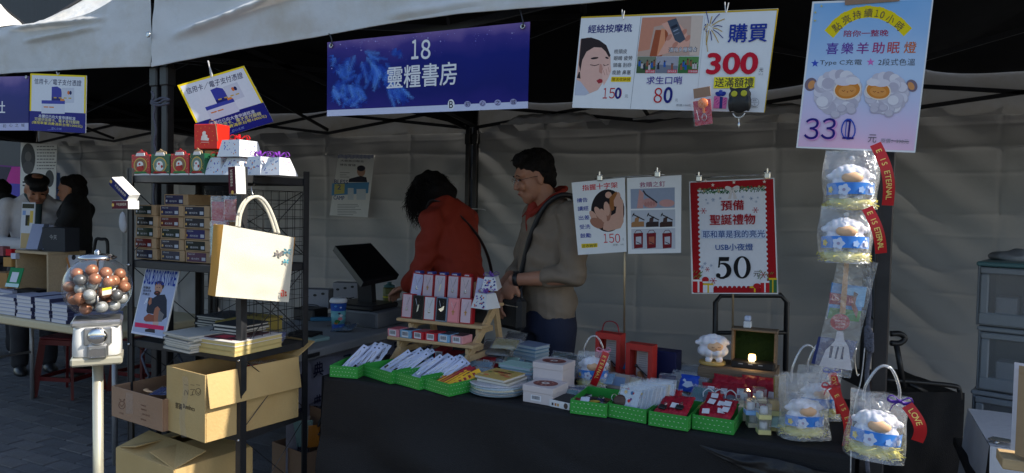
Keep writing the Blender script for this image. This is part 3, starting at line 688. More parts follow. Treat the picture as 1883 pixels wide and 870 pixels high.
def lamb(cx, cy, s, flip, seedv):
    random.seed(seedv); f = -1 if flip else 1
    B.oval(cx-f*150*s, cy-42*s, 32*s, 38*s, srgb(125, 110, 125), rot=30*f); B.oval(cx-f*146*s, cy-40*s, 18*s, 26*s, srgb(215, 150, 95), rot=30*f)
    cc = [srgb(205, 200, 212), srgb(220, 215, 225), srgb(190, 184, 198), srgb(228, 224, 230)]
    B.oval(cx, cy, 130*s, 122*s, cc[0], n=40)
    for i in range(18):
        a = 2*math.pi*i/18; rr = 38*s*U(.85, 1.1); x, y = cx+math.cos(a)*100*s, cy+math.sin(a)*95*s
        B.oval(x, y+4*s, rr, rr*.92, srgb(192, 187, 200)); B.oval(x-3*s, y-1*s, rr*.93, rr*.86, cc[i % 4])
    for i in range(8): x, y = cx-f*U(20, 90)*s, cy+U(-60, 70)*s; B.oval(x, y+3*s, 36*s, 32*s, srgb(198, 193, 206)); B.oval(x-2*s, y, 33*s, 29*s, cc[i % 4])
    fx, fy = cx+f*52*s, cy-12*s
    B.oval(fx, fy, 78*s, 56*s, srgb(240, 225, 205), rot=-8*f); B.oval(fx, fy, 70*s, 49*s, srgb(215, 135, 55), rot=-8*f); B.oval(fx, fy+6*s, 50*s, 30*s, srgb(228, 155, 80), rot=-8*f)
    B.oval(fx-f*20*s, fy-46*s, 52*s, 24*s, cc[1]); B.oval(fx+f*30*s, fy-50*s, 40*s, 22*s, cc[3])
    for dx in (-22, 24): B.line([((fx+(dx-8)*s), fy+4*s), (fx+dx*s, fy+9*s), (fx+(dx+8)*s, fy+4*s)], 3, srgb(140, 60, 30))
    B.oval(fx, fy+12*s, 5*s, 3*s, srgb(170, 70, 40), n=8)
    for dx, dy in ((20, 92), (70, 80), (74, 102), (-14, 125)): B.oval(cx+f*dx*s, cy+dy*s, 27*s, 22*s, srgb(180, 174, 190)); B.oval(cx+f*dx*s-2, cy+dy*s-3, 24*s, 18*s, srgb(200, 194, 206))
lamb(303, 508, 1., False, 4); lamb(572, 512, .92, True, 9); random.seed(11)
B.text('３３', 212, 716, srgb(215, 150, 205), w=186, h=116, bold=.03); B.text('３３', 205, 711, srgb(40, 30, 120), w=186, h=116, bold=.008)
B.text('１', 364, 712, srgb(40, 30, 120), w=62, h=112, bold=.0); B.line([(360+37*math.cos(k*.35)*(1-.12*math.sin(k*.35)*-1), 713+55*math.sin(k*.35)) for k in range(19)], 7, srgb(40, 80, 185)); B.line([(350, 672), (343, 745), (350, 762)], 5, srgb(40, 80, 185))
B.text('元', 492, 765, (.08, .08, .1), w=46, h=44); B.text('原價：390元', 615, 779, GR, w=155, h=24); B.line([(597, 777), (694, 782)], 3, DK)
for q in ((178, 70), (176, 115), (212, 35)): B.star(q[0], q[1], 9, srgb(200, 190, 120), n=4)
B.poly([(340, -10), (342, 30), (642, 8), (640, -30)], mat('tape_brown', srgb(150, 115, 90), .3)); B.done()

# small posters on the table stands
K = .23
B = Panel('price_poster', 'small white poster of a fist holding a wooden cross, priced 150', 'price poster', [(1051, 336), (1149, 326.5), (1152, 463), (1063, 469)], y=2.72, crop=(1040, 300, K), thick=.002)
B.text('指握十字架', 273, 186, srgb(205, 30, 45), w=282, h=46, bold=.03)
for s, x, y in (('禱告', 133, 296), ('讀經', 140, 363), ('出差', 148, 436), ('受洗', 155, 509), ('鼓勵', 161, 579)): B.text(s, x, y, srgb(30, 50, 150), w=86, h=36, bold=.025)
B.oval(338, 380, 134, 170, srgb(30, 25, 28), n=36, clip=(200, 470))
H1, H2 = srgb(205, 160, 140), srgb(165, 115, 95)
B.poly([(330, 440), (400, 400), (420, 260), (460, 300), (464, 470), (440, 520), (340, 545), (300, 530), (300, 480)], H1)
for x, y, a in ((228, 430, -35), (265, 400, -30), (330, 365, -8)): B.oval(x+10, y+30, 26, 70, H2, rot=a+10, n=16); B.oval(x, y, 24, 58, H1, rot=a, n=16)
B.oval(343, 255, 26, 26, H1, n=16); B.oval(410, 290, 28, 60, H1, rot=12, n=16); B.poly([(352, 275), (405, 225), (415, 240), (385, 300), (390, 370), (370, 385), (352, 340)], srgb(150, 95, 50)); B.oval(250, 480, 60, 36, H2, rot=30, n=16); B.oval(300, 420, 26, 58, H1, rot=-18, n=16)
B.text('１５０', 368, 601, srgb(205, 30, 45), w=144, h=72); B.text('元', 462, 610, GR, w=14, h=20); B.text('原價：180', 422, 652, GR, w=86, h=16)
B.poly([(126, 646), (128, 680), (256, 672), (256, 640)], YEL); B.text('送收納袋', 190, 660, DK, w=120, h=28, bold=.02); B.done()
B = Panel('price_poster', 'small white poster with pictures of nails on wooden blocks and red boxes', 'price poster', [(1153, 327.5), (1253, 322), (1252, 465), (1155, 467)], y=2.72, crop=(1040, 300, K), thick=.002)
B.text('救贖之釘', 694, 170, srgb(155, 35, 95), w=205, h=44, bold=.006)
B.poly([(520, 208), (522, 366), (873, 356), (873, 194)], srgb(150, 160, 180)); B.poly([(590, 210), (570, 362), (620, 362), (625, 240)], srgb(200, 150, 145)); B.oval(675, 320, 60, 38, srgb(195, 145, 140), rot=10); B.oval(810, 320, 62, 30, srgb(200, 150, 145)); B.line([(622, 222), (640, 250), (730, 315)], 12, srgb(60, 55, 65))
for q in range(4): B.oval(640+q*22, 330-q*3, 11, 20, srgb(180, 125, 120), n=10)
B.poly([(522, 378), (524, 515), (876, 508), (876, 370)], srgb(185, 190, 200))
for x, cA, cB in ((578, srgb(165, 120, 80), srgb(165, 120, 80)), (695, srgb(55, 45, 45), srgb(70, 55, 55)), (805, srgb(65, 45, 40), srgb(75, 55, 50))):
    B.poly([(x-52, 480), (x-52, 512), (x+50, 508), (x+50, 466), (x-40, 470)], cA); B.poly([(x-22, 440), (x-28, 475), (x+5, 475), (x+12, 425)], cB); B.line([(x-38, 410), (x+50, 455)], 9, srgb(35, 30, 35)); B.line([(x-42, 425), (x-30, 400)], 7, srgb(35, 30, 35))
B.poly([(526, 528), (530, 690), (878, 684), (876, 520)], srgb(190, 194, 204))
for x in (582, 686, 812):
    B.poly([(x-38, 562), (x-34, 684), (x+36, 676), (x+38, 556)], srgb(120, 30, 40)); B.poly([(x-20, 590), (x-20, 650), (x+24, 648), (x+24, 586)], srgb(190, 190, 200) if x != 686 else srgb(170, 100, 80)); B.line([(x-14, 630), (x+18, 645)], 6, DK)
    B.line([(x-30, 562), (x-15, 538), (x+15, 536), (x+30, 556)], 4, srgb(90, 25, 30))
B.done()
K = .2873
B = Panel('price_poster', 'red-bordered Christmas poster for a USB night light priced 50', 'price poster', [(1267, 334), (1424, 327), (1431, 541), (1272, 540)], y=2.78, crop=(1250, 310, K), thick=.002)
B.poly([(66, 90), (88, 796), (622, 796), (598, 66)], srgb(165, 20, 30))
B.poly([(122, 140), (136, 762), (560, 764), (545, 118)], srgb(225, 226, 232))
for i in range(22):
    t = i/21; B.oval(121+14*t, 140+620*t, 9, 9, srgb(225, 226, 232), n=10); B.oval(545+15*t, 120+640*t, 9, 9, srgb(225, 226, 232), n=10)
for i in range(15): B.oval(140+i*30, 760, 12, 9, srgb(165, 20, 30), n=10)
B.lock = True; B.lay += 1
for i in range(170):
    x = U(125, 545); y = 142-(x-125)*.05+U(-18, 18)*(1-.3*abs(x-335)/210); a = U(0, 3.14); B.line([(x, y), (x+14*math.cos(a), y+14*math.sin(a))], 4, random.choice((srgb(40, 95, 60), srgb(70, 130, 75), srgb(25, 65, 45))))
B.lock = False; B.lay += 5
for x, y in ((130, 132), (155, 146), (508, 116), (538, 118), (250, 146), (425, 130)): B.oval(x, y, 8, 8, srgb(190, 170, 130), n=10)
bw = srgb(215, 208, 205)
B.oval(312, 128, 24, 14, bw, rot=20); B.oval(360, 125, 24, 14, bw, rot=-20); B.poly([(330, 130), (308, 195), (328, 195), (338, 140)], bw); B.poly([(338, 140), (345, 198), (368, 192), (344, 130)], bw); B.oval(336, 130, 9, 9, srgb(185, 178, 175), n=10)
for x, y in ((212, 106), (347, 88), (542, 84), (165, 78)): B.star(x, y, 13, srgb(230, 215, 200))
def flake(x, y, r, c_):
    for k in range(3): a = math.pi*k/3; B.line([(x-r*math.cos(a), y-r*math.sin(a)), (x+r*math.cos(a), y+r*math.sin(a))], r*.2, c_)
    for k in range(6): a = math.pi*k/3; B.oval(x+r*math.cos(a), y+r*math.sin(a), r*.2, r*.2, c_, n=6)
for x, y, r in ((152, 271, 17), (485, 266, 17), (215, 718, 18), (535, 680, 18), (177, 645, 13)): flake(x, y, r, srgb(175, 50, 70))
for x, y, r in ((214, 200, 11), (260, 190, 8), (458, 192, 11), (170, 200, 6), (500, 186, 6), (145, 632, 11), (162, 608, 9), (202, 620, 8), (404, 182, 8), (180, 222, 7), (490, 212, 7)): flake(x, y, r, srgb(110, 135, 170))
B.text('預備', 337, 235, srgb(165, 20, 40), w=146, h=64, bold=.035).text('聖誕禮物', 336, 326, srgb(165, 20, 40), w=290, h=66, bold=.035)
B.rect(138, 392, 548, 448, srgb(205, 215, 235)); B.text('耶和華是我的亮光', 343, 419, srgb(20, 70, 140), w=396, h=46, bold=.02).text('USB小夜燈', 348, 502, srgb(20, 80, 155), w=240, h=44, bold=.015)
# figures with thick and thin strokes
bk = (.01, .01, .012)
B.poly([(252, 566), (246, 640), (256, 640), (260, 590), (314, 590), (318, 566)], bk)
B.oval(282, 652, 50, 50, bk, n=30); B.oval(268, 653, 33, 40, srgb(225, 226, 232), n=24); B.poly([(222, 600), (222, 672), (246, 672), (250, 634), (256, 628), (256, 600)], srgb(225, 226, 232)); B.poly([(252, 566), (245, 636), (257, 632), (260, 592), (314, 592), (318, 566)], bk); B.oval(247, 684, 15, 15, bk, n=14); B.line([(240, 690), (262, 702), (285, 702)], 8, bk)
B.oval(400, 632, 55, 72, bk, n=34); B.oval(400, 632, 27, 62, srgb(225, 226, 232), n=30)
B.text('元', 493, 674, (.06, .06, .07), w=40, h=36)
for x0, y0, w_, h_, c1, c2 in ((84, 716, 74, 76, srgb(190, 25, 35), srgb(235, 225, 225)), (150, 740, 66, 54, srgb(225, 226, 232), srgb(215, 185, 40)), (570, 706, 52, 88, srgb(60, 110, 70), srgb(225, 190, 40)), (518, 725, 56, 68, srgb(190, 30, 40), srgb(230, 230, 235)), (448, 758, 66, 34, srgb(160, 25, 35), srgb(215, 180, 40))):
    B.rect(x0, y0, x0+w_, y0+h_, c1); B.rect(x0+w_*.42, y0, x0+w_*.58, y0+h_, c2); B.rect(x0, y0-6, x0+w_, y0+6, c2)
B.oval(165, 712, 22, 20, srgb(180, 30, 40)); B.oval(495, 752, 24, 18, srgb(180, 30, 40)); B.rect(148, 722, 184, 732, srgb(230, 230, 235))
for i in range(26): x = random.choice((U(84, 140), U(500, 610))); y = U(660, 710); B.line([(x, y), (x+8, y-12)], 4, srgb(110, 130, 60))
B.done()
# poles, rails and clips that carry the small posters
def standpole(a, b, y, label, base=None):
    t = thing('poster_stand', label, 'poster stand', on(b[0], b[1], y=y))
    p, q = on(*a, y=y), on(*b, y=y); q.z = TZ
    MB().tube([p, q], .0042, mat('brass_rod', (.35, .28, .18), .35, metal=.7), seg=8).build('pole', t)
    MB(Tr(q)).lathe([(.05, 0), (.05, .008), (.012, .014), (.006, .03)], m_black, seg=20).build('base', t)
    return t
st = standpole((1149, 330), (1149, 640), 2.735, 'thin brass poster stand carrying the pair of small white posters')
MB().tube([on(1094, 329, y=2.735), on(1222, 321, y=2.735)], .0028, m_clip, seg=6).build('crossbar', st)
st2 = standpole((1350, 330), (1349, 625), 2.795, 'thin brass poster stand carrying the red-bordered Christmas poster')
MB().tube([on(1284, 327, y=2.795), on(1412, 321, y=2.795)], .0028, m_clip, seg=6).build('crossbar', st2)
for (x, y, yy, s_) in ((1103, 325, 2.715, st), (1209, 318, 2.715, st), (1285, 326, 2.775, st2), (1411, 320, 2.775, st2)):
    c = on(x, y, y=yy); b = MB(Tr(c)); b.box((0, 0, -.006), (.022, .010, .022), m_clip, bev=.003); b.box((0, .002, .012), (.006, .02, .02), m_clip, bev=.002); b.tube([(-.012, 0, .006), (.012, 0, .006)], .005, m_clip); b.build('clip', s_)

# poster taped on the far tarp
B = Panel('wall_poster', 'pale event poster with a smiling person, taped to the tarp above the screen', 'poster', [(622, 284), (689, 286), (676, 400), (606, 396)], y=5.18, crop=(540, 250, .4481), thick=.002)
B.poly([(158, 195), (155, 245), (305, 235), (310, 190)], srgb(90, 150, 200)); B.oval(277, 145, 17, 22, srgb(190, 150, 130)); B.poly([(228, 176), (225, 190), (302, 190), (298, 170), (275, 164)], DK); B.oval(277, 133, 17, 12, DK)
B.poly([(168, 198), (166, 240), (208, 236), (210, 196)], srgb(200, 195, 120)); B.rect(222, 214, 246, 262, srgb(205, 215, 225)); B.rect(258, 218, 296, 262, srgb(205, 215, 225))
for i in range(26): B.rect(182+i*5.6, 76+U(0, 3), 186+i*5.6, 92+U(-3, 3), srgb(130, 140, 180))
B.text('大齋首日聯合', 240, 103, DK, w=96, h=9).text('禱告會議', 222, 119, DK, w=66, h=9).text('BLESS', 195, 188, srgb(60, 80, 130), w=56, h=16, bold=.03).text('CAMP', 186, 254, srgb(60, 90, 150), w=44, h=16, bold=.03).text('2', 187, 210, srgb(60, 90, 150), w=14, h=20, bold=.02)
for k in range(7): B.rect(180, 280+k*7, 180+U(60, 100), 282+k*7, GR)
for k in range(3): B.rect(190, 150+k*9, 215+U(0, 15), 152+k*9, GR)
B.done()
# far left: exhibition board and magenta banner
B = Panel('exhibition_board', 'pale exhibition board with dark oval picture and text rows behind the man in the cap', 'exhibition board', [(38, 262), (105, 266), (100, 420), (36, 420)], y=4.9, crop=(0, 250, .2529))
B.oval(205, 165, 52, 112, srgb(60, 60, 66), n=30); B.oval(205, 150, 24, 36, srgb(110, 105, 105)); B.oval(205, 230, 40, 48, srgb(85, 85, 90))
for k in range(8):
    x = 268
    while x < 395: w_ = U(8, 24); B.rect(x, 74+k*23, x+w_, 81+k*23, srgb(115, 115, 125)); x += w_+U(3, 6)
B.oval(360, 310, 32, 62, srgb(70, 72, 76)); B.rect(165, 330, 200, 342, DK); B.rect(165, 355, 210, 365, DK); B.done()
B = Panel('banner', 'magenta and blue banner far at the left edge behind the head', 'banner', [(-60, 300), (37, 306), (37, 400), (-60, 400)], y=5.1, crop=(0, 250, .2529), face=ink(srgb(120, 45, 130)))
B.poly([(-200, 200), (-200, 320), (50, 330), (85, 230)], srgb(60, 55, 75)); B.poly([(85, 225), (40, 345), (148, 400), (148, 225)], srgb(215, 50, 160)); B.poly([(-100, 330), (-100, 600), (148, 600), (148, 350)], srgb(90, 80, 190)); B.poly([(-200, 320), (-200, 345), (45, 350), (50, 325)], srgb(220, 60, 170)); B.done()
B = Panel('banner', 'narrow light blue upright strip beside the dark rear post', 'banner', [(104, 318), (110, 318), (109, 375), (103, 375)], y=5.0, crop=(0, 250, .2529), face=ink(srgb(110, 140, 200))); B.done()
# ================================================= RACK AND WHAT IT CARRIES
def fbox(name, label, cat, pl, pr, z, group=None, yv=None, dz=0.):
    """a thing whose local x runs from photo point pl to pr (both at height z), y away, z up; returns (root, width)"""
    L, R = T(*pl, z), T(*pr, z)
    if z > 1.4:
        yv = yv or 2.01; L, R = on(*pl, y=yv), on(*pr, y=yv); L.z = R.z = z
    e1 = (R-L); w = e1.length; e1.normalize(); e2 = V((0, 0, 1)).cross(e1)
    return thing(name, label, cat, M=basis(e1, e2, V((0, 0, 1)), L+V((0, 0, dz))), group=group), w
def rack_shelf(t, z, th=.03):
    x0, x1, y0, y1 = RX0, RX1, RY0, RY1
    b = MB(); b.box(((x0+x1)/2, (y0+y1)/2, z-.006), (x1-x0-.01, y1-y0-.01, .008), m_steel)
    for yy in (y0+.006, y1-.006): b.box(((x0+x1)/2, yy, z-th/2), (x1-x0, .012, th), m_steel, bev=.002)
    for xx in (x0+.007, x1-.007): b.box((xx, (y0+y1)/2, z-th/2), (.012, y1-y0, th), m_steel, bev=.002)
    return b.build('shelf', t)
RX0, RX1, RY0, RY1 = -2.70, -2.07, 1.955, 2.30
rack = thing('storage_rack', 'black metal shelving rack with wire mesh side at the left end of the stall', 'shelving rack', ((RX0+RX1)/2, (RY0+RY1)/2, 0))
SH = [1.53, 1.18, .85, .546, .20]
for z in SH: rack_shelf(rack, z)
for xx in (RX0, RX1):
    for yy in (RY0, RY1):
        sx = 1 if xx == RX0 else -1; sy = 1 if yy == RY0 else -1
        b = MB(); b.box((xx+sx*.002-sx*.006, yy+sy*.011-sy*.006, .78), (.004, .030, 1.56), m_steel); b.box((xx+sx*.013-sx*.006, yy-sy*.006, .7805), (.028, .004, 1.56), m_steel)
        b.box((xx+sx*.006, yy+sy*.006, .0), (.036, .036, .02), m_black); b.build('post', rack)
        if yy == RY0 or xx == RX1:
            for z in SH[1:]:
                MB(Tr(xx+sx*.004, yy-.009, z-.02) @ Rx(math.pi/2)).lathe([(0, .006), (.004, .005), (.006, .002), (.006, 0)], m_clip, seg=10).build('screw', rack)
def wire(a, b, r=.0014): return MB().tube([a, b], r, m_black, seg=5).build('wire', rack)
for (z0, z1) in ((1.215, 1.475), (.88, 1.15)):
    x = RX1-.004
    for k in range(8): y = RY0+.02+k*(RY1-RY0-.04)/7; wire((x, y, z0), (x, y, z1))
    n = 8
    for k in range(n): z = z0+(z1-z0)*k/(n-1); wire((x+.001, RY0+.01, z), (x+.001, RY1-.01, z))
    for s_ in ((z0, z1), (z1, z0)): wire((x+.004, RY0+.01, s_[0]), (x+.004, RY1-.01, s_[1]), .0022)
    x = RX0+.004
    for s_ in ((z0, z1), (z1, z0)): wire((x, RY0+.01, s_[0]), (x, RY1-.01, s_[1]), .002)
    y = RY1-.004
    for k in range(15): xx = RX0+.03+k*(RX1-RX0-.06)/14; wire((xx, y, z0), (xx, y, z1), .001)
    for k in range(6): z = z0+(z1-z0)*k/5; wire((RX0+.02, y+.001, z), (RX1-.02, y+.001, z), .001)
    for s_ in ((z0, z1), (z1, z0)): wire((RX0+.02, y, s_[0]), (RX1-.02, y, s_[1]), .002)
for (z0, z1) in ((.57, .83), (.22, .52)):
    for xx in (RX1+.004, RX0): 
        for s_ in ((z0, z1), (z1, z0)): wire((xx, RY0+.01, s_[0]), (xx, RY1-.01, s_[1]), .0018)

# gift boxes on top
Z1 = 1.531
g_red = mat('box_red', srgb(185, 25, 30), .4, var=.08); g_green = mat('box_green', srgb(25, 85, 55), .4, var=.10); g_white = mat('box_white', (.68, .70, .74), .4, var=.03)
def house_box(px0, px1, y, main, label, k):
    t, w = fbox('gift_box', label, 'gift box', (px0, y), (px1, y), Z1, group='small Christmas house boxes on the rack')
    h = .088; d = w*.95
    b = MB(RM[t.name]); b.box((w/2, d/2, h/2), (w, d, h), main, bev=.002); b.build('body', t)
    b = MB(RM[t.name]); f = -.0008
    def disc(cx, cz, rx, rz, m, yy): b.poly([(cx+rx*math.cos(a*.2618), yy, cz+rz*math.sin(a*.2618)) for a in range(24)][::1], m)
    gold = ink(srgb(215, 180, 90)); wh = ink(srgb(235, 230, 225))
    disc(w/2, h*.5, w*.36, h*.36, gold, f); disc(w/2, h*.5, w*.31, h*.31, ink(srgb(150, 110, 80) if main == g_red else srgb(120, 140, 125)), f*1.5)
    disc(w/2, h*.52, w*.17, h*.16, wh, f*2); disc(w*.5, h*.34, w*.20, h*.12, wh if k else ink(srgb(190, 60, 50)), f*2.4); disc(w*.47, h*.55, w*.05, h*.05, ink(srgb(200, 60, 50)), f*3); disc(w*.62, h*.42, w*.05, h*.07, ink(srgb(170, 40, 40)), f*3)
    b.poly([(w*.12, f*1.2, h*.10), (w*.88, f*1.2, h*.10), (w*.80, f*1.2, h*.20), (w*.20, f*1.2, h*.20)], ink(srgb(60, 130, 70) if main == g_red else srgb(170, 40, 40)))
    b.poly([(0, f*1.1, 0), (w, f*1.1, 0), (w, f*1.1, h*.08), (w*.7, f*1.1, h*.11), (w*.3, f*1.1, h*.07), (0, f*1.1, h*.1)], wh)
    for q in range(16): x, z = U(.05, .95)*w, U(.72, .97)*h if q % 2 else U(.15, .9)*h; x = x if q % 2 else random.choice((U(.03, .12), U(.88, .97)))*w; disc(x, z, .0014, .0014, gold, f*1.6)
    b.build('print', t)
    b = MB(RM[t.name]); top = [(w*.22, h), (w*.30, h+.012), (w*.42, h+.014), (w*.5, h+.022), (w*.6, h+.015), (w*.78, h+.010), (w*.82, h)]
    b.prism([(x, .002, z) for x, z in top], (0, .003, 0), g_red if main == g_red else ink(srgb(190, 160, 120))); b.prism([(w*.25, -.0012, h-.006), (w*.75, -.0012, h-.006), (w*.7, -.0012, h+.007), (w*.3, -.0012, h+.007)], (0, .002, 0), wh); b.build('handle', t)
    return t
house_box(241.5, 275.5, 321, g_red, 'red Christmas gift box at the left corner of the rack top', 0)
house_box(277, 311.5, 321, g_green, 'green snowman gift box second from the left on the rack top', 1)
house_box(313.5, 347, 320.5, g_red, 'red Christmas gift box in the middle of the four house boxes', 0)
house_box(348.5, 376, 320.5, g_green, 'green snowman gift box right of the middle red one, beside the white boxes', 1)
# box behind + red carry box
t, w = fbox('gift_box', 'plain green and gold gift box behind the white faceted boxes on the rack', 'gift box', (374, 312), (400, 311), Z1, yv=2.12)
b = MB(RM[t.name]); b.box((w/2, .05, .055), (w, .09, .11), mat('box_gold', srgb(190, 150, 60), .4), bev=.003); b.build('body', t)
b = MB(RM[t.name]); b.lathe([(0, 0), (.022, 0), (.022, .07), (.018, .075), (0, .075)], g_green, M=Tr(w*.9, .03, .01)); b.build('tin', t)
Pq = on(356, 274, y=2.03); 
t = thing('gift_box', 'bright red gift box with white snowman print and cord handle, on top of the others', 'gift box', M=basis(V((.985, .17, 0)), V((-.17, .985, 0)), V((0, 0, 1)), Pq))
b = MB(RM[t.name]); rr = mat('box_scarlet', srgb(215, 40, 25), .45, var=.05); W_, H_ = .112, .100; b.box((W_/2, .04, H_/2), (W_, .075, H_), rr, bev=.002); b.build('body', t)
b = MB(RM[t.name]); wh = ink(srgb(235, 225, 215))
def dd(b, cx, cz, rx, rz, m, yy, n=20): b.poly([(cx+rx*math.cos(a*2*math.pi/n), yy, cz+rz*math.sin(a*2*math.pi/n)) for a in range(n)], m)
b.poly([(.035, -.0005, .035), (.072, -.0005, .033), (.075, -.0005, .042), (.066, -.0005, .045), (.067, -.0005, .055), (.058, -.0005, .058), (.06, -.0005, .068), (.05, -.0005, .072), (.042, -.0005, .066), (.043, -.0005, .055), (.038, -.0005, .05)], wh)
for q in range(12): dd(b, .055+.04*math.cos(q*.52), .052+.036*math.sin(q*.52), .0016, .0016, ink(srgb(235, 180, 60)), -.0006, 6)
b.poly([(.035, -.0007, .026), (.075, -.0007, .026), (.075, -.0007, .0275), (.035, -.0007, .0275)], wh); b.build('print', t)
b = MB(RM[t.name]); b.tube(curve_pts([(.075, -.002, H_), (.085, -.006, H_+.012), (.105, -.004, H_+.004), (.114, -.004, .06), (.117, -.003, .03)], 6), .0018, mat('cord_brown', srgb(150, 110, 80), .7), seg=6); b.build('handle', t)
# faceted white boxes (truncated pyramids)
def facet(px0, px1, y, z, h, label, rib=None, yv=None, sp=.55, group='white faceted gift boxes on the rack'):
    t, w = fbox('gift_box', label, 'gift box', (px0, y), (px1, y), z, group=group, yv=yv)
    b = MB(RM[t.name]); d = w; i = w*(1-sp)/2
    vs = [(0, 0, 0), (w, 0, 0), (w, d, 0), (0, d, 0), (i, i, h), (w-i, i, h), (w-i, d-i, h), (i, d-i, h)]
    b.add(vs, [(3, 2, 1, 0), (4, 5, 6, 7), (0, 1, 5, 4), (1, 2, 6, 5), (2, 3, 7, 6), (3, 0, 4, 7)], g_white); b.build('body', t)
    b = MB(RM[t.name]); cc = [ink(srgb(60, 80, 170)), ink(srgb(120, 90, 170)), ink(srgb(200, 120, 80)), ink(srgb(90, 140, 190))]
    for q in range(16):
        a = U(.12, .88); s_ = U(.1, .85); x0 = i*s_; x = x0+(w-2*x0)*a; r = U(.0015, .004)
        b.poly([(x-r, x0-.0006, h*s_-r*.7), (x+r, x0-.0006, h*s_-r*.7), (x+r*.6, x0+r*.4-.0006, h*s_+r*1.2), (x-r*.6, x0+r*.4-.0006, h*s_+r*1.2)], random.choice(cc))
        b.poly([(w-x0+.0006, x-r, h*s_-r), (w-x0+.0006, x+r, h*s_-r), (w-x0-r*.4+.0006, x+r, h*s_+r), (w-x0-r*.4+.0006, x-r, h*s_+r)], random.choice(cc))
    b.build('print', t)
    if rib:
        b = MB(RM[t.name]); m = ink(rib, .35)
        for q in range(5):
            a = q*1.256+.4; c, s_ = math.cos(a), math.sin(a); p0 = V((w/2, w/2, h)); 
            pts = curve_pts([p0, p0+V((c*.028, s_*.028, .022)), p0+V((c*.040, s_*.040, .008)), p0+V((c*.018, s_*.018, .002)), p0], 5)
            b.tube(pts, .0045, m, seg=6, flat=.25)
        b.build('ribbon', t)
    return t
facet(371, 405, 319, Z1, .072, 'white faceted gift box beside the green boxes, lower left of the white pyramid', srgb(200, 25, 35))
facet(400, 440, 318.5, Z1, .070, 'white faceted gift box with red ribbon loop, middle of the lower row on the rack', srgb(200, 25, 35))
facet(447, 479, 321, Z1, .072, 'white faceted gift box with purple ribbon, right of the tilted sample box', srgb(130, 60, 170), sp=.7)
facet(478, 514, 322, Z1, .068, 'blue-patterned faceted gift box at the right end of the rack top', srgb(130, 60, 170))
facet(399, 440, 291, Z1+.073, .066, 'white faceted gift box crowned by a red bow, stacked above the lower ones', srgb(210, 30, 35), sp=.78)

# sample boxes tied to the posts
def sample(c, e1, e3, w, h, d, col, label, star=True):
    e1 = V(e1).normalized(); e3 = V(e3).normalized(); e2 = e3.cross(e1).normalized(); e3 = e1.cross(e2)
    t = thing('sample_box', label, 'sample box', M=basis(e1, e2, e3, c)); M = RM[t.name]
    MB(M).box((0, 0, 0), (w, h, d), mat('card_white', (.82, .82, .80), .45, var=.02), bev=.001).build('body', t)
    b = MB(M); m = ink(col); b.poly([(-w/2+.001, -h/2+.001, d/2+.0006), (w/2-.001, -h/2+.001, d/2+.0006), (w/2-.001, h/2-.001, d/2+.0006), (-w/2+.001, h/2-.001, d/2+.0006)], m)
    b.poly([(-w/2+.006+.007*math.cos(a*.4), .007*math.sin(a*.4), d/2+.0009) for a in range(16)], ink(srgb(220, 180, 90))); b.build('print', t)
    say(t, '平安喜樂恩典', M @ V((.008, .002, d/2+.001)), e1, e2, ink(srgb(230, 215, 190)), w=w*.62, h=h*.34)
    return t
sample(on(229, 348, y=1.90), (.78, .1, -.62), (.05, -.97, -.1), .115, .036, .05, srgb(25, 35, 95), 'white-edged sample box with navy label tied slanting to the left rack post')
sample(on(231, 377, y=1.90), (1, .05, .02), (.0, -1, 0), .092, .034, .05, srgb(90, 25, 40), 'white-edged sample box with maroon label tied level to the left rack post')
sample(on(436, 332, y=1.90), (-.06, 0, 1), (-.02, -1, 0), .100, .038, .045, srgb(85, 25, 40), 'white-edged sample box with maroon label standing upright at the right rack post')
# rack kraft boxes
cols = [srgb(30, 45, 40), srgb(28, 32, 70), srgb(25, 30, 50), srgb(20, 20, 24), srgb(80, 22, 28), srgb(30, 30, 40), srgb(18, 40, 30), srgb(18, 34, 28), srgb(40, 38, 90), srgb(95, 30, 28), srgb(55, 52, 60), srgb(24, 30, 30), srgb(40, 42, 60), srgb(60, 60, 74), srgb(90, 60, 80), srgb(28, 32, 75)]
cn = ['grey-green', 'navy', 'dark blue', 'black', 'dark red', 'charcoal', 'dark green', 'bottle green', 'violet-blue', 'brick red', 'grey', 'green-black', 'slate blue', 'steel grey', 'plum', 'navy']
rown = ['top', 'second', 'third', 'fourth', 'bottom']; coln = ['left', 'middle', 'right']
def kraft(pl, pr, z, k, label, h=.0455):
    t, w = fbox('kraft_box', label, 'kraft box', pl, pr, z, group='kraft boxes stacked on the second shelf'); M = RM[t.name]
    MB(M).box((w/2, .085, h/2), (w, .17, h-.001), m_kraft, bev=.0015).build('body', t)
    b = MB(M); m = ink(cols[k], .35); x0 = w*.05; x1 = w*.80
    b.poly([(x0, -.0006, h*.10), (x1, -.0006, h*.10), (x1, -.0006, h*.90), (x0, -.0006, h*.90)], m)
    b.poly([(x1-.024, -.0009, h*.22), (x1-.004, -.0009, h*.22), (x1-.004, -.0009, h*.50), (x1-.024, -.0009, h*.50)], ink(srgb(170, 175, 185)))
    b.poly([(x0+.008+.005*math.cos(a*.5), -.0009, h*.38+.005*math.sin(a*.5)) for a in range(12)], ink(srgb(200, 160, 90) if k % 3 else srgb(190, 190, 195)))
    b.build('label', t)
    e1 = V((M[0][0], M[1][0], M[2][0])); say(t, '聖經金句拼圖', M @ V((x0+.026, -.0012, h*.76)), e1, (0, 0, 1), ink(srgb(190, 190, 190)), w=.036, h=.006)
    say(t, '經文系列', M @ V(((x0+x1-.024)/2+.006, -.0012, h*.36)), e1, (0, 0, 1), ink(srgb(200, 200, 205)), w=(x1-x0)*.4, h=.008)
    return t
zb_ = 1.181
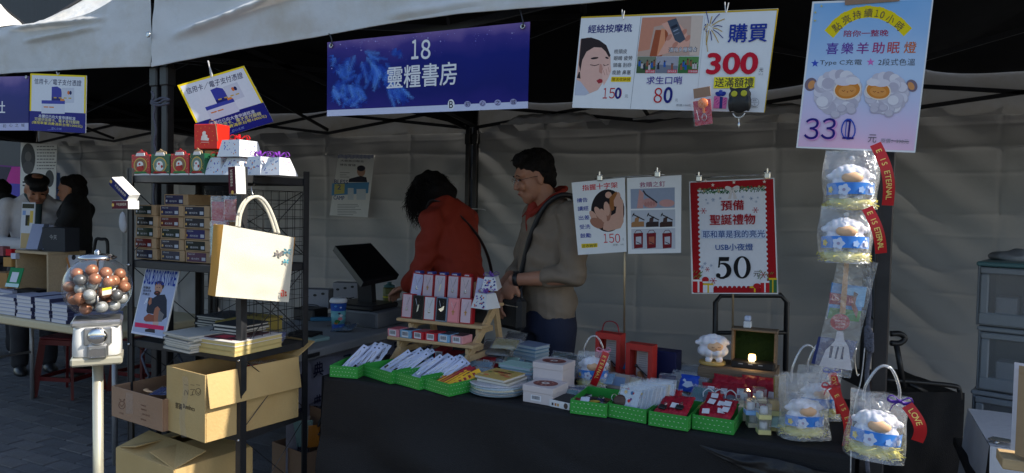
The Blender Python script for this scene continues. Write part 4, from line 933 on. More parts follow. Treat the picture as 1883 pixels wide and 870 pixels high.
for r_ in range(5):
    z = zb_+(4-r_)*.0458
    for c_ in range(3):
        k = r_*3+c_; xo = U(-2, 2)
        pl = (248+c_*44.5+xo+(0, 0, 0)[c_], 478); pr = (287.5+c_*47+xo, 480)
        L = on(248.5+c_*45.5+xo, 470, y=2.0+U(-.006, .006)); R = on(288+c_*49.5+xo, 470, y=2.0+U(-.006, .006))
        # keep the footprint, set the height directly
        e1 = (V((R.x, R.y, 0))-V((L.x, L.y, 0))); w = e1.length
        t = kraft((0, 0), (1, 0), 1, k, '') if False else None
        p0 = V((L.x, L.y, z)); e1.normalize(); e2 = V((0, 0, 1)).cross(e1)
        _fb = fbox
        def fbox(name, label, cat, pl, pr, z, group=None, _M=basis(e1, e2, V((0, 0, 1)), p0), _w=w): return thing(name, label, cat, M=_M, group=group), _w
        kraft(None, None, z, k, 'kraft box with %s label, %s row of the %s column on the second shelf' % (cn[k], rown[r_], coln[c_]))
        fbox = _fb
L = on(302, 366, y=2.03); R = on(346, 366, y=2.03); e1 = V((R.x-L.x, R.y-L.y, 0)); w = e1.length; e1.normalize()
_fb = fbox
def fbox(name, label, cat, pl, pr, z, group=None, _M=basis(e1, V((0, 0, 1)).cross(e1), V((0, 0, 1)), V((L.x, L.y, zb_+5*.0458))), _w=w): return thing(name, label, cat, M=_M, group=group), _w
kraft(None, None, 0, 15, 'kraft box with navy label lying alone on top of the middle column')
fbox = _fb

# crinkled bags: a pillow of clear film with printed card inside
def packet(c, e1, e2, w, h, inner, label, film_m=None, name='plastic_packet', cat='packet', th=.012, group=None, txt=None, tc=WH):
    """c centre, e1 width direction, e2 height direction"""
    e1 = V(e1).normalized(); e2 = V(e2); e2 = (e2-e1*e2.dot(e1)).normalized(); e3 = e1.cross(e2)
    t = thing(name, label, cat, M=basis(e1, e2, e3, V(c)), group=group); M = RM[t.name]; b = MB(M)
    b.box((0, -h*.04, 0), (w*.86, h*.8, th*.45), inner if isinstance(inner, bpy.types.Material) else ink(inner), bev=.001); b.build('card', t)
    sd = U(0, 99); b = MB(M)
    for s_ in (1, -1):
        b.grid(lambda a, c_: ((a-.5)*w*(1+.03*math.sin(c_*9+sd)), (c_-.5)*h, s_*th*(.55*(min(1, 8*a, 8*(1-a), 8*c_, 8*(1-c_)))+.35*mnoise.noise(V((a*5+sd, c_*5, s_))))), 10, 10, film_m or m_crisp)
    b.build('wrap', t)
    if txt: say(t, txt, M @ V((0, h*.1, th*.3)), e1, e2, ink(tc), w=w*.6)
    return t
packet(on(405, 398, y=2.0), (1, .2, 0), (0, 0, 1), .085, .16, srgb(190, 50, 75), 'red card in a clear packet hanging beside the kraft boxes')
packet(on(401, 440, y=1.98), (1, .2, 0), (0, 0, 1), .075, .14, srgb(170, 200, 190), 'pale green card in a clear packet hanging behind the canvas tote')
packet(on(424, 384, y=1.99), (1, .2, 0), (0, 0, 1), .06, .10, srgb(180, 60, 70), 'small red packet between the hanging red card and the right post')
blob('small_bag', None, [('e', (0, 0, 0), (.022, .012, .045)), ('e', (.01, 0, -.02), (.018, .012, .03))], mat('grey_cloth', (.45, .45, .47), .7), vox=.006, smooth=3)
o = bpy.data.objects['small_bag']; o.location = on(226, 408, y=2.02); tag(o, 'small pale cloth pouch hanging outside the left rack post', 'pouch'); RM[o.name] = Tr(o.location)

# canvas tote hanging on the rack side
m_canvas = mat('canvas', (.70, .66, .55), .85, var=.05, scale=200, bump=.3, bscale=500); m_jute = mat('jute_side', srgb(205, 150, 70), .85, var=.08, scale=150)
tb = on(462, 480, y=1.915); N = V((.93, -.37, 0)).normalized()
def tp(x, y, off=0.):
    d = ray(x, y); t_ = (tb-CAM).dot(N)/d.dot(N); return CAM+d*t_ - N*off
tote = thing('tote_bag', 'cream canvas tote bag with jute sides hanging on the right rack post', 'tote bag', M=basis(V((-N.y, N.x, 0))*1, V((0, 0, 1)).cross(V((-N.y, N.x, 0))), V((0, 0, 1)), tp(463, 552)))
def tf(a, b_, off=0.):
    TL, TR, BR, BL = (411, 413), (541, 437), (531, 556), (396, 545)
    x = (TL[0]*(1-a)+TR[0]*a)*(1-b_)+(BL[0]*(1-a)+BR[0]*a)*b_; y = (TL[1]*(1-a)+TR[1]*a)*(1-b_)+(BL[1]*(1-a)+BR[1]*a)*b_
    bul = .006*math.sin(math.pi*a)*math.sin(math.pi*min(1, b_*1.1))+.004*mnoise.noise(V((a*4, b_*4, 1)))
    return tp(x, y, off-bul if off == 0 else off+bul)
MB().grid(lambda a, b_: tf(a, b_), 24, 24, m_canvas).build('front', tote)
MB().grid(lambda a, b_: tf(a, b_, .075), 12, 12, m_canvas).build('back', tote)
for a0, sgn in ((0, -1), (1, 1)):
    MB().grid(lambda a, b_: tf(a0, b_, 0)*(1-a)+tf(a0, b_, .075)*a + V((-N.y, N.x, 0))*(-sgn)*(-.020*math.sin(math.pi*a)*(1-b_*.7)), 8, 12, m_jute).build('gusset', tote)
MB().grid(lambda a, b_: tf(a, 1, 0)*(1-b_)+tf(a, 1, .075)*b_, 12, 3, m_jute).build('base', tote)
for off in (.002, .07):
    pts = curve_pts([tp(x, y, off) for x, y in ((440, 418), (443, 395), (452, 374), (466, 363), (480, 364), (493, 378), (504, 402), (513, 430))], 6)
    pts = [p+V((0, 0, .0)) + (N*-.0 if off < .01 else V((0.004, 0, .004))) for p in pts]
    MB().tube([p+(V((.0, .018, -.004)) if off > .01 else V((0, 0, 0))) for p in pts], .0062, m_canvas, seg=10, flat=.6).build('handle', tote)
b = MB()
def tq(L, c, o_=-.0125): b.poly([tp(220+x*.2988, 380+y*.2988, o_) for x, y in L], ink(c))
def butterfly(cx, cy, s_, c, r_=0):
    for a in (35, 145, 215, 325):
        t_ = math.radians(a+r_); L = 26*s_ if a in (35, 325, 145, 215) else 20; ux, uy = math.cos(t_), math.sin(t_)
        tq([(cx, cy), (cx+ux*L*.6-uy*9*s_, cy+uy*L*.6+ux*9*s_), (cx+ux*L*1.15, cy+uy*L*1.15), (cx+ux*L*.6+uy*9*s_, cy+uy*L*.6-ux*9*s_)], c)
butterfly(970, 288, 1., srgb(125, 118, 118), 20); butterfly(1022, 275, 1., srgb(80, 120, 135), 5); butterfly(1015, 335, .75, srgb(85, 150, 165), 10)
for (x0, y0, x1, y1) in ((985, 512, 1003, 518), (998, 518, 1004, 546), (984, 528, 990, 548), (984, 546, 1002, 551), (1008, 520, 1018, 534), (1008, 538, 1020, 550)): tq([(x0, y0), (x1, y0), (x1, y1), (x0, y1)], srgb(190, 70, 50))
b.build('print', tote)
MB().tube([tp(474, 366, .035), tp(474, 345, .06), V((RX1, 2.02, 1.50))], .0022, m_clip, seg=6).build('hook', tote)

# bookstore sign leaning on the third shelf
K = 1/6
c0 = on(272, 617, y=1.935)
B = Panel('shop_sign', 'tall leaning sign with blue bookstore lettering above a crouching model', 'sign', [(269, 491), (331, 497), (302.5, 623), (241, 612.5)], P=c0, N=(.05, -.97, .22), crop=(235, 485, K), thick=.005)
B.poly([(212, 45), (45, 760), (398, 818), (568, 82)], srgb(170, 180, 208))
for s_, x0, x1, yt, yb, sl in (('SQL', 195, 275, 60, 222, -14), ('BOOKSTORE', 280, 545, 75, 245, -24)):
    n_ = len(s_)
    for i, ch in enumerate(s_):
        x = x0+(x1-x0)*(i+.5)/n_; yy = 140+(x-200)*.09; B.text(ch, x-8, yy, srgb(30, 60, 150), w=(x1-x0)/n_*.82, h=150, bold=.045)
sk = srgb(170, 110, 85)
B.poly([(230, 370), (205, 520), (215, 545), (300, 560), (300, 640), (360, 640), (430, 590), (432, 400), (410, 340), (330, 345), (280, 380)], srgb(45, 48, 62))
B.oval(352, 240, 52, 52, srgb(75, 55, 48)); B.oval(340, 275, 42, 58, srgb(185, 140, 115)); B.oval(325, 325, 36, 26, srgb(70, 45, 38)); B.oval(322, 318, 14, 6, srgb(150, 70, 60)); B.oval(325, 262, 8, 4, DK, n=8); B.oval(352, 264, 8, 4, DK, n=8)
B.poly([(300, 490), (330, 470), (358, 500), (340, 640), (285, 650), (270, 610)], sk); B.poly([(180, 590), (230, 550), (290, 570), (290, 640), (200, 640), (176, 620)], srgb(150, 85, 65)); B.poly([(225, 430), (250, 370), (265, 375), (262, 440), (240, 460)], sk); B.poly([(345, 510), (400, 560), (375, 640), (330, 640)], srgb(120, 115, 115))
B.poly([(275, 640), (345, 640), (335, 680), (280, 690)], srgb(200, 170, 160)); B.poly([(190, 725), (300, 700), (300, 765), (190, 750)], srgb(60, 55, 60))
B.poly([(82, 645), (78, 695), (395, 735), (402, 690)], srgb(215, 45, 95))
B.text('用聲音', 212, 265, DK, w=80, h=30, bold=.02).text('看見世界', 215, 300, DK, w=90, h=26, bold=.02).text('的書店', 205, 335, DK, w=78, h=26, bold=.02)
B.line([(185, 440), (215, 385)], 9, srgb(225, 230, 240)); B.line([(205, 430), (222, 390)], 7, srgb(225, 230, 240))
B.poly([(48, 745), (38, 765), (400, 825), (404, 806)], srgb(215, 218, 235)); B.done()
# stacks on the third shelf
def stack(name, cat, label, pl, pr, z, n, th, d, cmat, page, group=None, jit=.01, part='book', top=None):
    t, w = fbox(name, label, cat, pl, pr, z, group=group); M = RM[t.name]
    for i in range(n):
        a = U(-jit, jit)*2; q = M @ Tr(U(-jit, jit)+w/2, U(-jit, jit)+d/2, th*(i+.5)) @ Rz(a); b = MB(q)
        c_ = cmat[i % len(cmat)] if i < n-1 or top is None else top
        b.box((0, 0, th*.40), (w, d, th*.14), c_); b.box((0, 0, -th*.40), (w, d, th*.14), c_); b.box((.001, 0, 0), (w-.006, d-.004, th*.64), page); b.box((-w/2+.001, 0, 0), (.002, d, th*.9), c_)
        b.build(part, t)
    return t
m_page = mat('pages', (.62, .60, .55), .8, var=.12, scale=300, stretch=(.2, .2, 8)); m_mag = ink(srgb(185, 185, 180)); m_card = ink(srgb(200, 180, 120))
stack('magazine_stack', 'magazine stack', 'pile of worn magazines in plastic beside the leaning sign', (304, 640), (352, 651), .85, 7, .009, .22, [m_mag, ink(srgb(150, 150, 150)), ink(srgb(200, 195, 180))], m_page, part='magazine')
stack('magazine_stack', 'magazine stack', 'flat wide pile of grey plastic sleeves behind the maroon book', (362, 600), (440, 610), .86, 5, .010, .20, [ink(srgb(90, 95, 100)), ink(srgb(70, 75, 80))], m_page, part='sleeve')
t = stack('book_stack', 'book stack', 'cream cartonned books topped by a maroon cover with red label', (346, 644), (432, 657), .852, 3, .018, .24, [m_card], mat('cream_card', srgb(205, 185, 125), .7), jit=.002, top=ink(srgb(225, 220, 215)))
M = RM[t.name]; b = MB(M); b.box((.13, .12, .0555), (.15, .19, .003), mat('maroon', srgb(75, 20, 40), .4)); b.poly([(.10, .035, .0575), (.165, .035, .0575), (.165, .085, .0575), (.10, .085, .0575)], ink(srgb(205, 70, 85))); b.build('cover', t)
stack('book_stack', 'book stack', 'yellow-sided book boxes behind the wire mesh, right end of the shelf', (448, 627), (520, 610), .853, 1, .075, .15, [mat('yellow_card', srgb(195, 175, 95), .7)], mat('yellow_card2', srgb(190, 170, 90), .7), part='box', jit=.001)
packet(T(500, 622, .86), (1, .3, 0), (.1, .6, .4), .12, .10, srgb(110, 115, 170), 'violet booklet in film at the right end of the third shelf')
stack('magazine_stack', 'magazine stack', 'dark plastic-wrapped books on the third shelf behind the tote bag', (390, 612), (440, 618), .905, 3, .012, .16, [ink(srgb(60, 65, 72))], m_page, part='book')

# cartons
def carton(name, label, M, w, d, h, m, flaps, th=.005, group=None):
    """local x width, y depth; flaps: list of (side, angle from closed, length)"""
    t = thing(name, label, 'carton', M=M, group=group)
    for nm, c, s_ in (('side', (w/2, th/2, h/2), (w, th, h)), ('side', (w/2, d-th/2, h/2), (w, th, h)), ('side', (th/2, d/2, h/2), (th, d-2*th-.001, h)), ('side', (w-th/2, d/2, h/2), (th, d-2*th-.001, h))):
        MB(M).box(c, s_, m, bev=.0015).build(nm, t)
    MB(M).box((w/2, d/2, .004), (w-2*th-.001, d-2*th-.001, .006), m_in).build('bottom', t)
    for (side, ang, L) in flaps:
        a = math.radians(ang)
        q = {'f': Tr(0, 0, h) @ Rx(-a) if False else None}
        if side == 'x+': A = M @ Tr(w, 0, h+.001) @ Ry(a) ; MB(A).box((L/2, d/2, 0), (L, d-.01, .004), m, bev=.001).build('flap', t)
        if side == 'x-': A = M @ Tr(0, 0, h+.001) @ Ry(-a); MB(A).box((-L/2, d/2, 0), (L, d-.01, .004), m, bev=.001).build('flap', t)
        if side == 'y-': A = M @ Tr(0, 0, h+.001) @ Rx(a); MB(A).box((w/2, -L/2, 0), (w-.01, L, .004), m, bev=.001).build('flap', t)
        if side == 'y+': A = M @ Tr(0, d, h+.001) @ Rx(-a); MB(A).box((w/2, L/2, 0), (w-.01, L, .004), m, bev=.001).build('flap', t)
    return t
z4 = .5465
A0 = T(377, 815.5, z4); B0 = T(306, 791, z4); e = (A0-B0); cw = e.length; e.normalize(); e2 = V((0, 0, 1)).cross(e)
CM = basis(e, e2, V((0, 0, 1)), B0)
big = carton('carton', 'large open yellow-brown carton with upside-down printed name on the fourth shelf', CM, cw, .42, .250, m_carton, [('x+', 80, .125), ('y+', -30, .10)])
# big carton: print on the front
K = .2874
def cpt(x, y): # crop zoom6 coordinates -> front face point
    px_, py_ = 200+x*K, 620+y*K; d_ = ray(px_, py_); n_ = -e2; return CAM+d_*((B0-CAM).dot(n_)/d_.dot(n_)) + n_*.0006
up = V((0, 0, 1))
say(big, 'coupang 酷澎', cpt(488, 450), -e, -up, ink(srgb(45, 35, 30)), w=.128, h=.026, bold=.03)
b = MB()
dk = ink(srgb(60, 48, 40))
for cx in (497, 536, 573):
    for rr in (1,):
        pts = [cpt(cx+17*math.cos(a*.35), 350+22*math.sin(a*.35)) for a in range(18)] if cx == 573 else [cpt(cx-12, 372), cpt(cx-9, 340), cpt(cx+2, 345), cpt(cx+10, 370), cpt(cx+12, 338)] if cx == 497 else [cpt(cx-14, 335), cpt(cx+14, 335), cpt(cx, 352), cpt(cx, 368), cpt(cx-12, 372), cpt(cx+12, 368)]
        b.tube(pts, .0009, dk, seg=4, closed=cx == 573)
    b.tube([cpt(cx-12, 304), cpt(cx+12, 308)], .0007, dk, seg=4)
b.tube([cpt(562, 345), cpt(573, 365), cpt(585, 345)], .0009, dk, seg=4)
b.build('print', big)
tp_m = film('packing_tape', gloss=.03, bscale=15, bump=.2, rough=.25, op=.04)
b = MB(); n_ = -e2
b.grid(lambda a, c_: cpt(470+a*36+10*math.sin(c_*7)-c_*10, 250+c_*390)+n_*(.001+.0008*mnoise.noise(V((a*3, c_*20, 0)))), 3, 20, tp_m); b.build('tape', big)
packet(CM @ V((cw*.62, .30, .19)), (.8, .5, .1), (-.2, .6, .6), .12, .12, srgb(190, 20, 35), 'red wrapped card showing inside the large yellow-brown carton')
# small brown carton left
A1 = T(299, 795, z4); B1 = T(205, 765, z4); e_ = A1-B1; w1 = e_.length; e_.normalize()
SM = basis(e_, V((0, 0, 1)).cross(e_), V((0, 0, 1)), B1)
sc = carton('carton', 'low brown carton of booklets jutting out left of the large carton', SM, w1, .26, .125, m_carton2, [])
def spt(x, y):
    n_ = -(V((0, 0, 1)).cross(e_)); d_ = ray(200+x*K, 620+y*K); return CAM+d_*((B1-CAM).dot(n_)/d_.dot(n_))+n_*.0006
db = ink(srgb(95, 55, 45)); up = V((0, 0, 1))
b = MB(); b.tube([spt(85+20*math.cos(a*.4), 435+24*math.sin(a*.4)) for a in range(16)], .0009, db, seg=4, closed=True); b.tube([spt(72, 430), spt(85, 445), spt(98, 425)], .0009, db, seg=4); b.tube([spt(75, 410), spt(70, 395), spt(82, 405)], .0008, db, seg=4); b.tube([spt(92, 405), spt(102, 395), spt(98, 412)], .0008, db, seg=4); b.build('print', sc)
for s_, x, y, w_ in (('HANDLE', 222, 438, .035), ('PREMIUM', 225, 465, .037), ('CHARACTER GIFT', 238, 498, .055), ('MADE IN KOREA', 222, 528, .036), ('CUTE PET', 82, 487, .032)): say(sc, s_, spt(x, y), e_, up, db, w=w_, h=.006)
b = MB(); b.grid(lambda a, c_: spt(112+a*44, 355+c_*135)+V((.0, -.001, 0)), 2, 6, tp_m); b.build('tape', sc)
for i, (c_, lb) in enumerate(((srgb(60, 70, 150), 'blue booklet lying in the low brown carton'), (srgb(120, 120, 180), 'lilac booklet lying slanted on the blue one in the low brown carton'), (srgb(200, 195, 190), 'white booklet at the back of the low brown carton'))):
    packet(SM @ V((w1*(.55+.12*i), .12+.03*i, .11+.007*i)), (.9, .3, .05), (-.3, .9, .1), .12, .10, c_, lb, th=.006)
blob('paper_scrap', None, [('e', (0, 0, 0), (.026, .008, .004)), ('e', (-.02, .004, .003), (.012, .012, .004))], ink(srgb(220, 180, 140)), vox=.003, smooth=2)
o = bpy.data.objects['paper_scrap']; o.location = SM @ V((w1*.55, .04, .124)); tag(o, 'small tan paper tab on the edge of the low brown carton', 'paper scrap'); RM[o.name] = Tr(o.location)
# lower carton with crossed flaps on the bottom shelf
z5 = .2015
LM = basis(e, e2, V((0, 0, 1)), V((-2.66, 1.86, z5)))
carton('carton', 'closed-up carton with interleaved flaps on the lowest shelf', LM, .42, .34, .225, m_carton, [('x-', -168, .15), ('x+', -12 if False else -170, .18), ('y-', 165 if False else -165, .14)])
# things behind the rack on the ground
def floorbox(pl, pr, zt, d, label, m, flaps=()):
    L, R = on(*pl, z=zt), on(*pr, z=zt); e1 = R-L; w_ = e1.length; e1.normalize(); e2_ = V((0, 0, 1)).cross(e1); L.z = 0
    return carton('carton', label, basis(e1, e2_, V((0, 0, 1)), L), w_, d, zt, m, flaps)
floorbox((556, 741), (612, 760), .46, .34, 'dark brown open carton on the ground right of the rack, papers on top', m_carton2, [('y+', -60, .1)])
packet(on(600, 738, z=.47), (.9, .2, 0), (-.2, .9, .1), .17, .14, srgb(120, 120, 135), 'crumpled grey printed paper lying on the dark carton beside the rack', film_m=m_clear, th=.008)
floorbox((500, 812), (560, 835), .30, .24, 'small shadowed carton with a pale green sleeve poking out, right of the rack', m_carton2)
packet(on(556, 795, z=.36), (.7, .6, 0), (.2, 0, 1), .11, .16, srgb(130, 165, 165), 'pale green folder standing in the shadowed carton', th=.01, film_m=m_clear)
packet(on(577, 800, z=.36), (.6, .7, 0), (.3, 0, 1), .06, .14, srgb(205, 130, 50), 'orange folder standing in the shadowed carton', th=.01, film_m=m_clear)
MB().tube(curve_pts([on(586, 800, z=.38), on(600, 778, z=.42), on(592, 768, z=.44), on(585, 785, z=.40)], 6), .006, m_black).build('bag_handle', label='black loop handle rising from the shadowed carton', cat='handle')

# ================================================= GUMBALL MACHINE
gx, gy = on(180, 670, y=1.56).x, 1.56
m_dch = mat('dull_chrome', (.5, .5, .5), .3, var=.1, metal=.9)
m_pole = mat('cream_metal', srgb(205, 200, 180), .32, var=.05, metal=.55)
gm = thing('gumball_machine', 'white and chrome capsule vending machine on a single steel pole, globe full of balls', 'capsule machine', (gx, gy, 0), math.radians(53)); GMX = RM[gm.name]
MB(GMX).tube([(0, 0, .01), (0, 0,   .87)], .0165, m_pole, seg=20).build('pole', gm)
MB(GMX).lathe([(0, 0), (.17, 0), (.17, .012), (.12, .03), (.03, .04), (.02, .05)], m_chrome, seg=32).build('foot', gm)
m_enam = mat('white_enamel', (.80, .79, .76), .22, var=.02, coat=.5)
b = MB(GMX); b.box((0, 0, .885), (.152, .152, .028), m_pole, bev=.006); b.box((0, 0, 1.012), (  .150, .150, .022), m_dch, bev=.007); b.build('trim_plate', gm)
prof = [(.070, .900), (.074, .905), (.073, .95), (.070, .99), (.068, 1.001)]
b = MB(GMX); n = 32
vs = []; fs = []
for r_, z in prof:
    for k in range(n):
        a = 2*math.pi*k/n; c_, s_ = math.cos(a), math.sin(a); q = (abs(c_)**5+abs(s_)**5)**(-1/5); vs.append((r_*q*c_, r_*q*s_, z))
for i in range(len(prof)-1):
    for k in range(n): a_ = i*n+k; c_ = i*n+(k+1) % n; fs.append((a_, c_, c_+n, a_+n))
fs += [tuple(range(n))[::-1], tuple(range((len(prof)-1)*n, len(prof)*n))]
b.add(vs, fs, m_enam, smooth=True); b.build('body', gm)
b = MB(GMX); b.box((.004, -.074, .970), (.082, .014, .058), m_dch, bev=.004); b.build('coin_plate', gm)
b = MB(GMX @ Tr(.004, -.084, .972) @ Rx(math.pi/2)); b.lathe([(.0, .012), (.020, .012), (.026, .009), (.028, .004), (.030, 0)], m_chrome, seg=28); b.box((0, 0, .017), (.046, .010, .014), m_chrome, bev=.004); b.build('coin_knob', gm)
b = MB(GMX); b.box((.004, -.080, .922), (.062, .020, .046), m_dch, bev=.006); b.box((.004, -.0915, .918), (.046, .003, .028), m_chrome, bev=.001); b.build('dispensing_door', gm)
m_glass = film('globe_glass', gloss=.05, bscale=2, bump=0., rough=.03)
zc = 1.127; R_ = .106
b = MB(GMX @ Tr(0, 0, zc)); b.lathe([(R_*math.sin(math.pi*k/24), -R_*math.cos(math.pi*k/24)) for k in range(3, 22)], m_glass, seg=40); b.build('globe', gm)
b = MB(GMX @ Tr(0, 0, zc+R_*.955)); b.lathe([(0, .014), (.02, .014), (.046, .010), (.058, .003), (.058, -.004), (.045, -.006), (0, -.006)], m_chrome, seg=32); b.lathe([(.0, .028), (.006, .027), (.010, .02), (.010, .013)], m_chrome, seg=16); b.build('lid', gm)
MB(GMX).tube([(0, 0, 1.04), (0, 0, 1.23)], .004, m_chrome, seg=8).build('centre_rod', gm)
m_cop = mat('copper_ball', srgb(165, 112, 85), .33, var=.08, metal=.3); m_sil = mat('silver_ball', (.42, .43, .42), .33, var=.08, metal=.35); m_gun = mat('gunmetal_ball', (.16, .16, .16), .3, metal=.5)
ball_me = []
for m in (m_cop, m_sil, m_gun):
    b = MB(); b.ell((0, 0, 0), (.0195,)*3, m, seg=20, rings=14); b.lathe([(.0196, -.0008), (.0198, 0), (.0196, .0008)], m, seg=24); ball_me.append(b.mesh('capsule_ball'))
random.seed(5); pl = []
for att in range(9000):
    r_ = (R_-.022)*U(.25, 1)**.5; a = U(0, 6.28); z = U(-.083, .045-.02*math.sin(a)); 
    if math.hypot(r_*math.cos(a), r_*math.sin(a)) < .021: continue
    p = V((r_*math.cos(a), r_*math.sin(a), z))
    if p.length > R_-.021: continue
    if all((p-q).length > .0365 for q in pl): pl.append(p)
for i, p in enumerate(pl): put('capsule_ball', ball_me[0 if i % 9 in (0, 2, 3, 5, 7) else 1 if i % 9 in (1, 4, 6) else 2], gm, Tr(0, 0, zc) @ Tr(p) @ Rx(U(0, 3)) @ Ry(U(0, 3)))
b = MB(GMX @ Tr(0, 0, zc)); a0 = math.radians(-80)
for z0, z1, m in ((-.018, -.002, ink(srgb(225, 220, 205))), (-.002, .006, ink(srgb(225, 205, 50)))):
    b.grid(lambda a, c_: ((R_+.0012)*math.cos(a0+a*.26)*math.sqrt(1-((z0+(z1-z0)*c_)/R_)**2), (R_+.0012)*math.sin(a0+a*.26)*math.sqrt(1-((z0+(z1-z0)*c_)/R_)**2), z0+(z1-z0)*c_+a*.004), 6, 2, m)
b.build('price_sticker', gm)

o = blob('backpack', None, [('e', (0, 0, 0), (.10, .08, .09)), ('e', (.03, 0, -.08), (.09, .07, .06))], m_blackcloth, vox=.012, disp=.01, dscale=14); o.location = on(405, 345, y=3.0); tag(o, 'dark rounded bag seen over the kraft boxes through the rack', 'bag'); RM[o.name] = Tr(o.location)
# ================================================= SALES TABLE
TX0, TX1, TY0, TY1 = -1.87, .02, 2.19, 2.86
tb_ = thing('folding_table', 'long sales table hidden under the black cloth', 'table', ((TX0+TX1)/2, (TY0+TY1)/2, 0))
MB().box(((TX0+TX1)/2, (TY0+TY1)/2+.003, .724), (TX1-TX0-.04, TY1-TY0-.02, .036), m_white, bev=.006).build('table_top', tb_)
for x in (TX0+.12, TX1-.12):
    for y in (TY0+.08, TY1-.08): MB().tube([(x, y, 0), (x, y, .706)], .014, m_steel).build('leg', tb_)
def cloth(a, b):
    x = TX0+(TX1-TX0)*a
    if b < .5:
        s = b*2; y = TY1-(TY1-TY0)*s; return (x, y, TZ-.0015+.0012*mnoise.noise(V((x*4, y*4, 0))))
    s = (b-.5)*2; z = TZ-.0015-(TZ-.02)*s
    o = .018*s*math.sin(x*11-5*s)+.06*s*mnoise.noise(V((x*2.6-s*2.2, s*1.0, 5)))+.030*min(1, s*3)*abs(mnoise.noise(V((x*3.2-s*3.4, s*2.6+x, 9))))+.03*s
    rnd = .008*(1-min(1, s*12))
    return (x+.02*s*(a-.5), TY0-.004-max(0, o)+rnd*0, z)
MB().grid(cloth, 160, 90, m_blackcloth).build('tablecloth', label='black tablecloth draped over the sales table down to the ground', cat='tablecloth')
for xs, sg in ((TX0, -1), (TX1, 1)):
    pass
MB().grid(lambda a, b: (TX1+.012+.012*math.sin(a*17)*b, TY0-.01+(TY1-TY0+.01)*a, .748-.73*b), 40, 12, m_blackcloth).build('side_drape', label='side drop of the black tablecloth by the right front post', cat='tablecloth')
MB().grid(lambda a, b: (TX0-.006-.02*b+.014*math.sin(a*15)*b, TY0-.01+(TY1-TY0+.01)*a, .748-.73*b), 40, 12, m_blackcloth).build('side_drape', label='side drop of the black tablecloth facing the floor cartons', cat='tablecloth')
# glossy black sheet added for the highlight on the cloth front
m_highlight = mat('black_highlight', (.012, .012, .014), .42, var=.2, bump=.3, bscale=30)
MB().grid(lambda a, b: (-.40+.41*a, TY0-.036-(.012*math.sin(b*3.1)+.012*mnoise.noise(V((a*7+b*3, b*4, 1))))*min(1, a*3), .722-.004*math.sin(a*9)-.10*b*min(1, .05+a*1.3)-.02*a), 60, 10, m_highlight).build('highlight_sheet', label='glossy black sheet added for the highlight on the table front at the right end', cat='highlight sheet')

# green spotted trays
m_tray = mat('tray_green', srgb(50, 150, 60), .45, var=.06); m_trayin = mat('tray_inside', srgb(30, 110, 50), .5); dotm = ink(srgb(185, 215, 185))
def tray(pl, pr, label, d=.20, h=.046, z=TZ):
    t, w = fbox('green_tray', label, 'tray', pl, pr, z, group='green spotted card trays along the table front'); M = RM[t.name]; th = .0025
    for nm, c, s_ in (('side', (w/2, th/2, h/2), (w, th, h)), ('side', (w/2, d-th/2, h/2), (w, th, h)), ('side', (th/2, d/2, h/2), (th, d-2*th, h)), ('side', (w-th/2, d/2, h/2), (th, d-2*th, h))):
        MB(M).box(c, s_, m_tray, bev=.001).build(nm, t)
    MB(M).box((w/2, d/2, .002), (w-2*th, d-2*th, .003), m_trayin).build('bottom', t)
    b = MB(M)
    for face in range(2):
        L = w if face == 0 else d
        for q in range(int(L/.0135)):
            for r_ in range(3):
                x = .008+q*.0135+(r_ % 2)*.006; z_ = .009+r_*.014+U(-.001, .001)
                if x > L-.006: continue
                a = U(-.5, .5); rx, rz = .0026, .0011
                P = [(x+rx*math.cos(k*.785)*math.cos(a)-rz*math.sin(k*.785)*math.sin(a), z_+rx*math.cos(k*.785)*math.sin(a)+rz*math.sin(k*.785)*math.cos(a)) for k in range(8)]
                b.poly([(p[0], -.0004, p[1]) if face == 0 else (w+.0004, p[0], p[1]) for p in P], dotm)
    b.build('print', t)
    return t, M, w, d, h
trays = []
for i, (pl, pr, lb) in enumerate((((606, 693), (657, 697), 'green tray at the left end of the row, full of white key ring cards'), ((666, 690), (718, 707), 'green tray second from the left holding white key ring cards'), ((720, 703.5), (771, 718), 'green tray third from the left holding white key ring cards'), ((773, 714), (826, 730), 'green tray of yellow and red striped bookmarks'), ((1048, 760), (1115, 769), 'green tray of dark key rings left of the sticker packs'), ((1118, 767), (1188, 780), 'green tray of upright sticker packs and a round brown charm'), ((1192, 782), (1265, 794), 'green tray of red pouches with black tags'), ((1272, 789), (1349, 801), 'green tray of red pouches with white price labels, right end of the row'))):
    trays.append(tray(pl, pr, lb))
m_cardw = mat('card_tag', srgb(200, 208, 235), .5, var=.04)
def keycard(M, label, h=.135, w=.026, m=None, kind=0, group=None):
    t = thing('key_ring_card', label, 'key ring card', M=M, group=group); b = MB(M)
    b.box((0, 0, h/2), (w, .0012, h), m or m_cardw); b.box((0, -.0012, h*.93), (.006, .001, .006), ink(srgb(60, 60, 70))); b.build('card', t)
    b = MB(M); b.tube(curve_pts([(0, -.003, h*.8), (.005, -.004, h*.66), (0, -.004, h*.55), (-.004, -.004, h*.66), (0, -.003, h*.8)], 3), .0007, m_clip, seg=4)
    b.tube([(0, -.004, h*.55), (0, -.004, h*.35)], .0016, m_clip, seg=5); b.box((0, -.004, h*.25), (.012, .003, .018), [m_chrome, m_dch, m_clip][kind % 3], bev=.001); b.build('charm', t)
    return t
def film_card(): pass
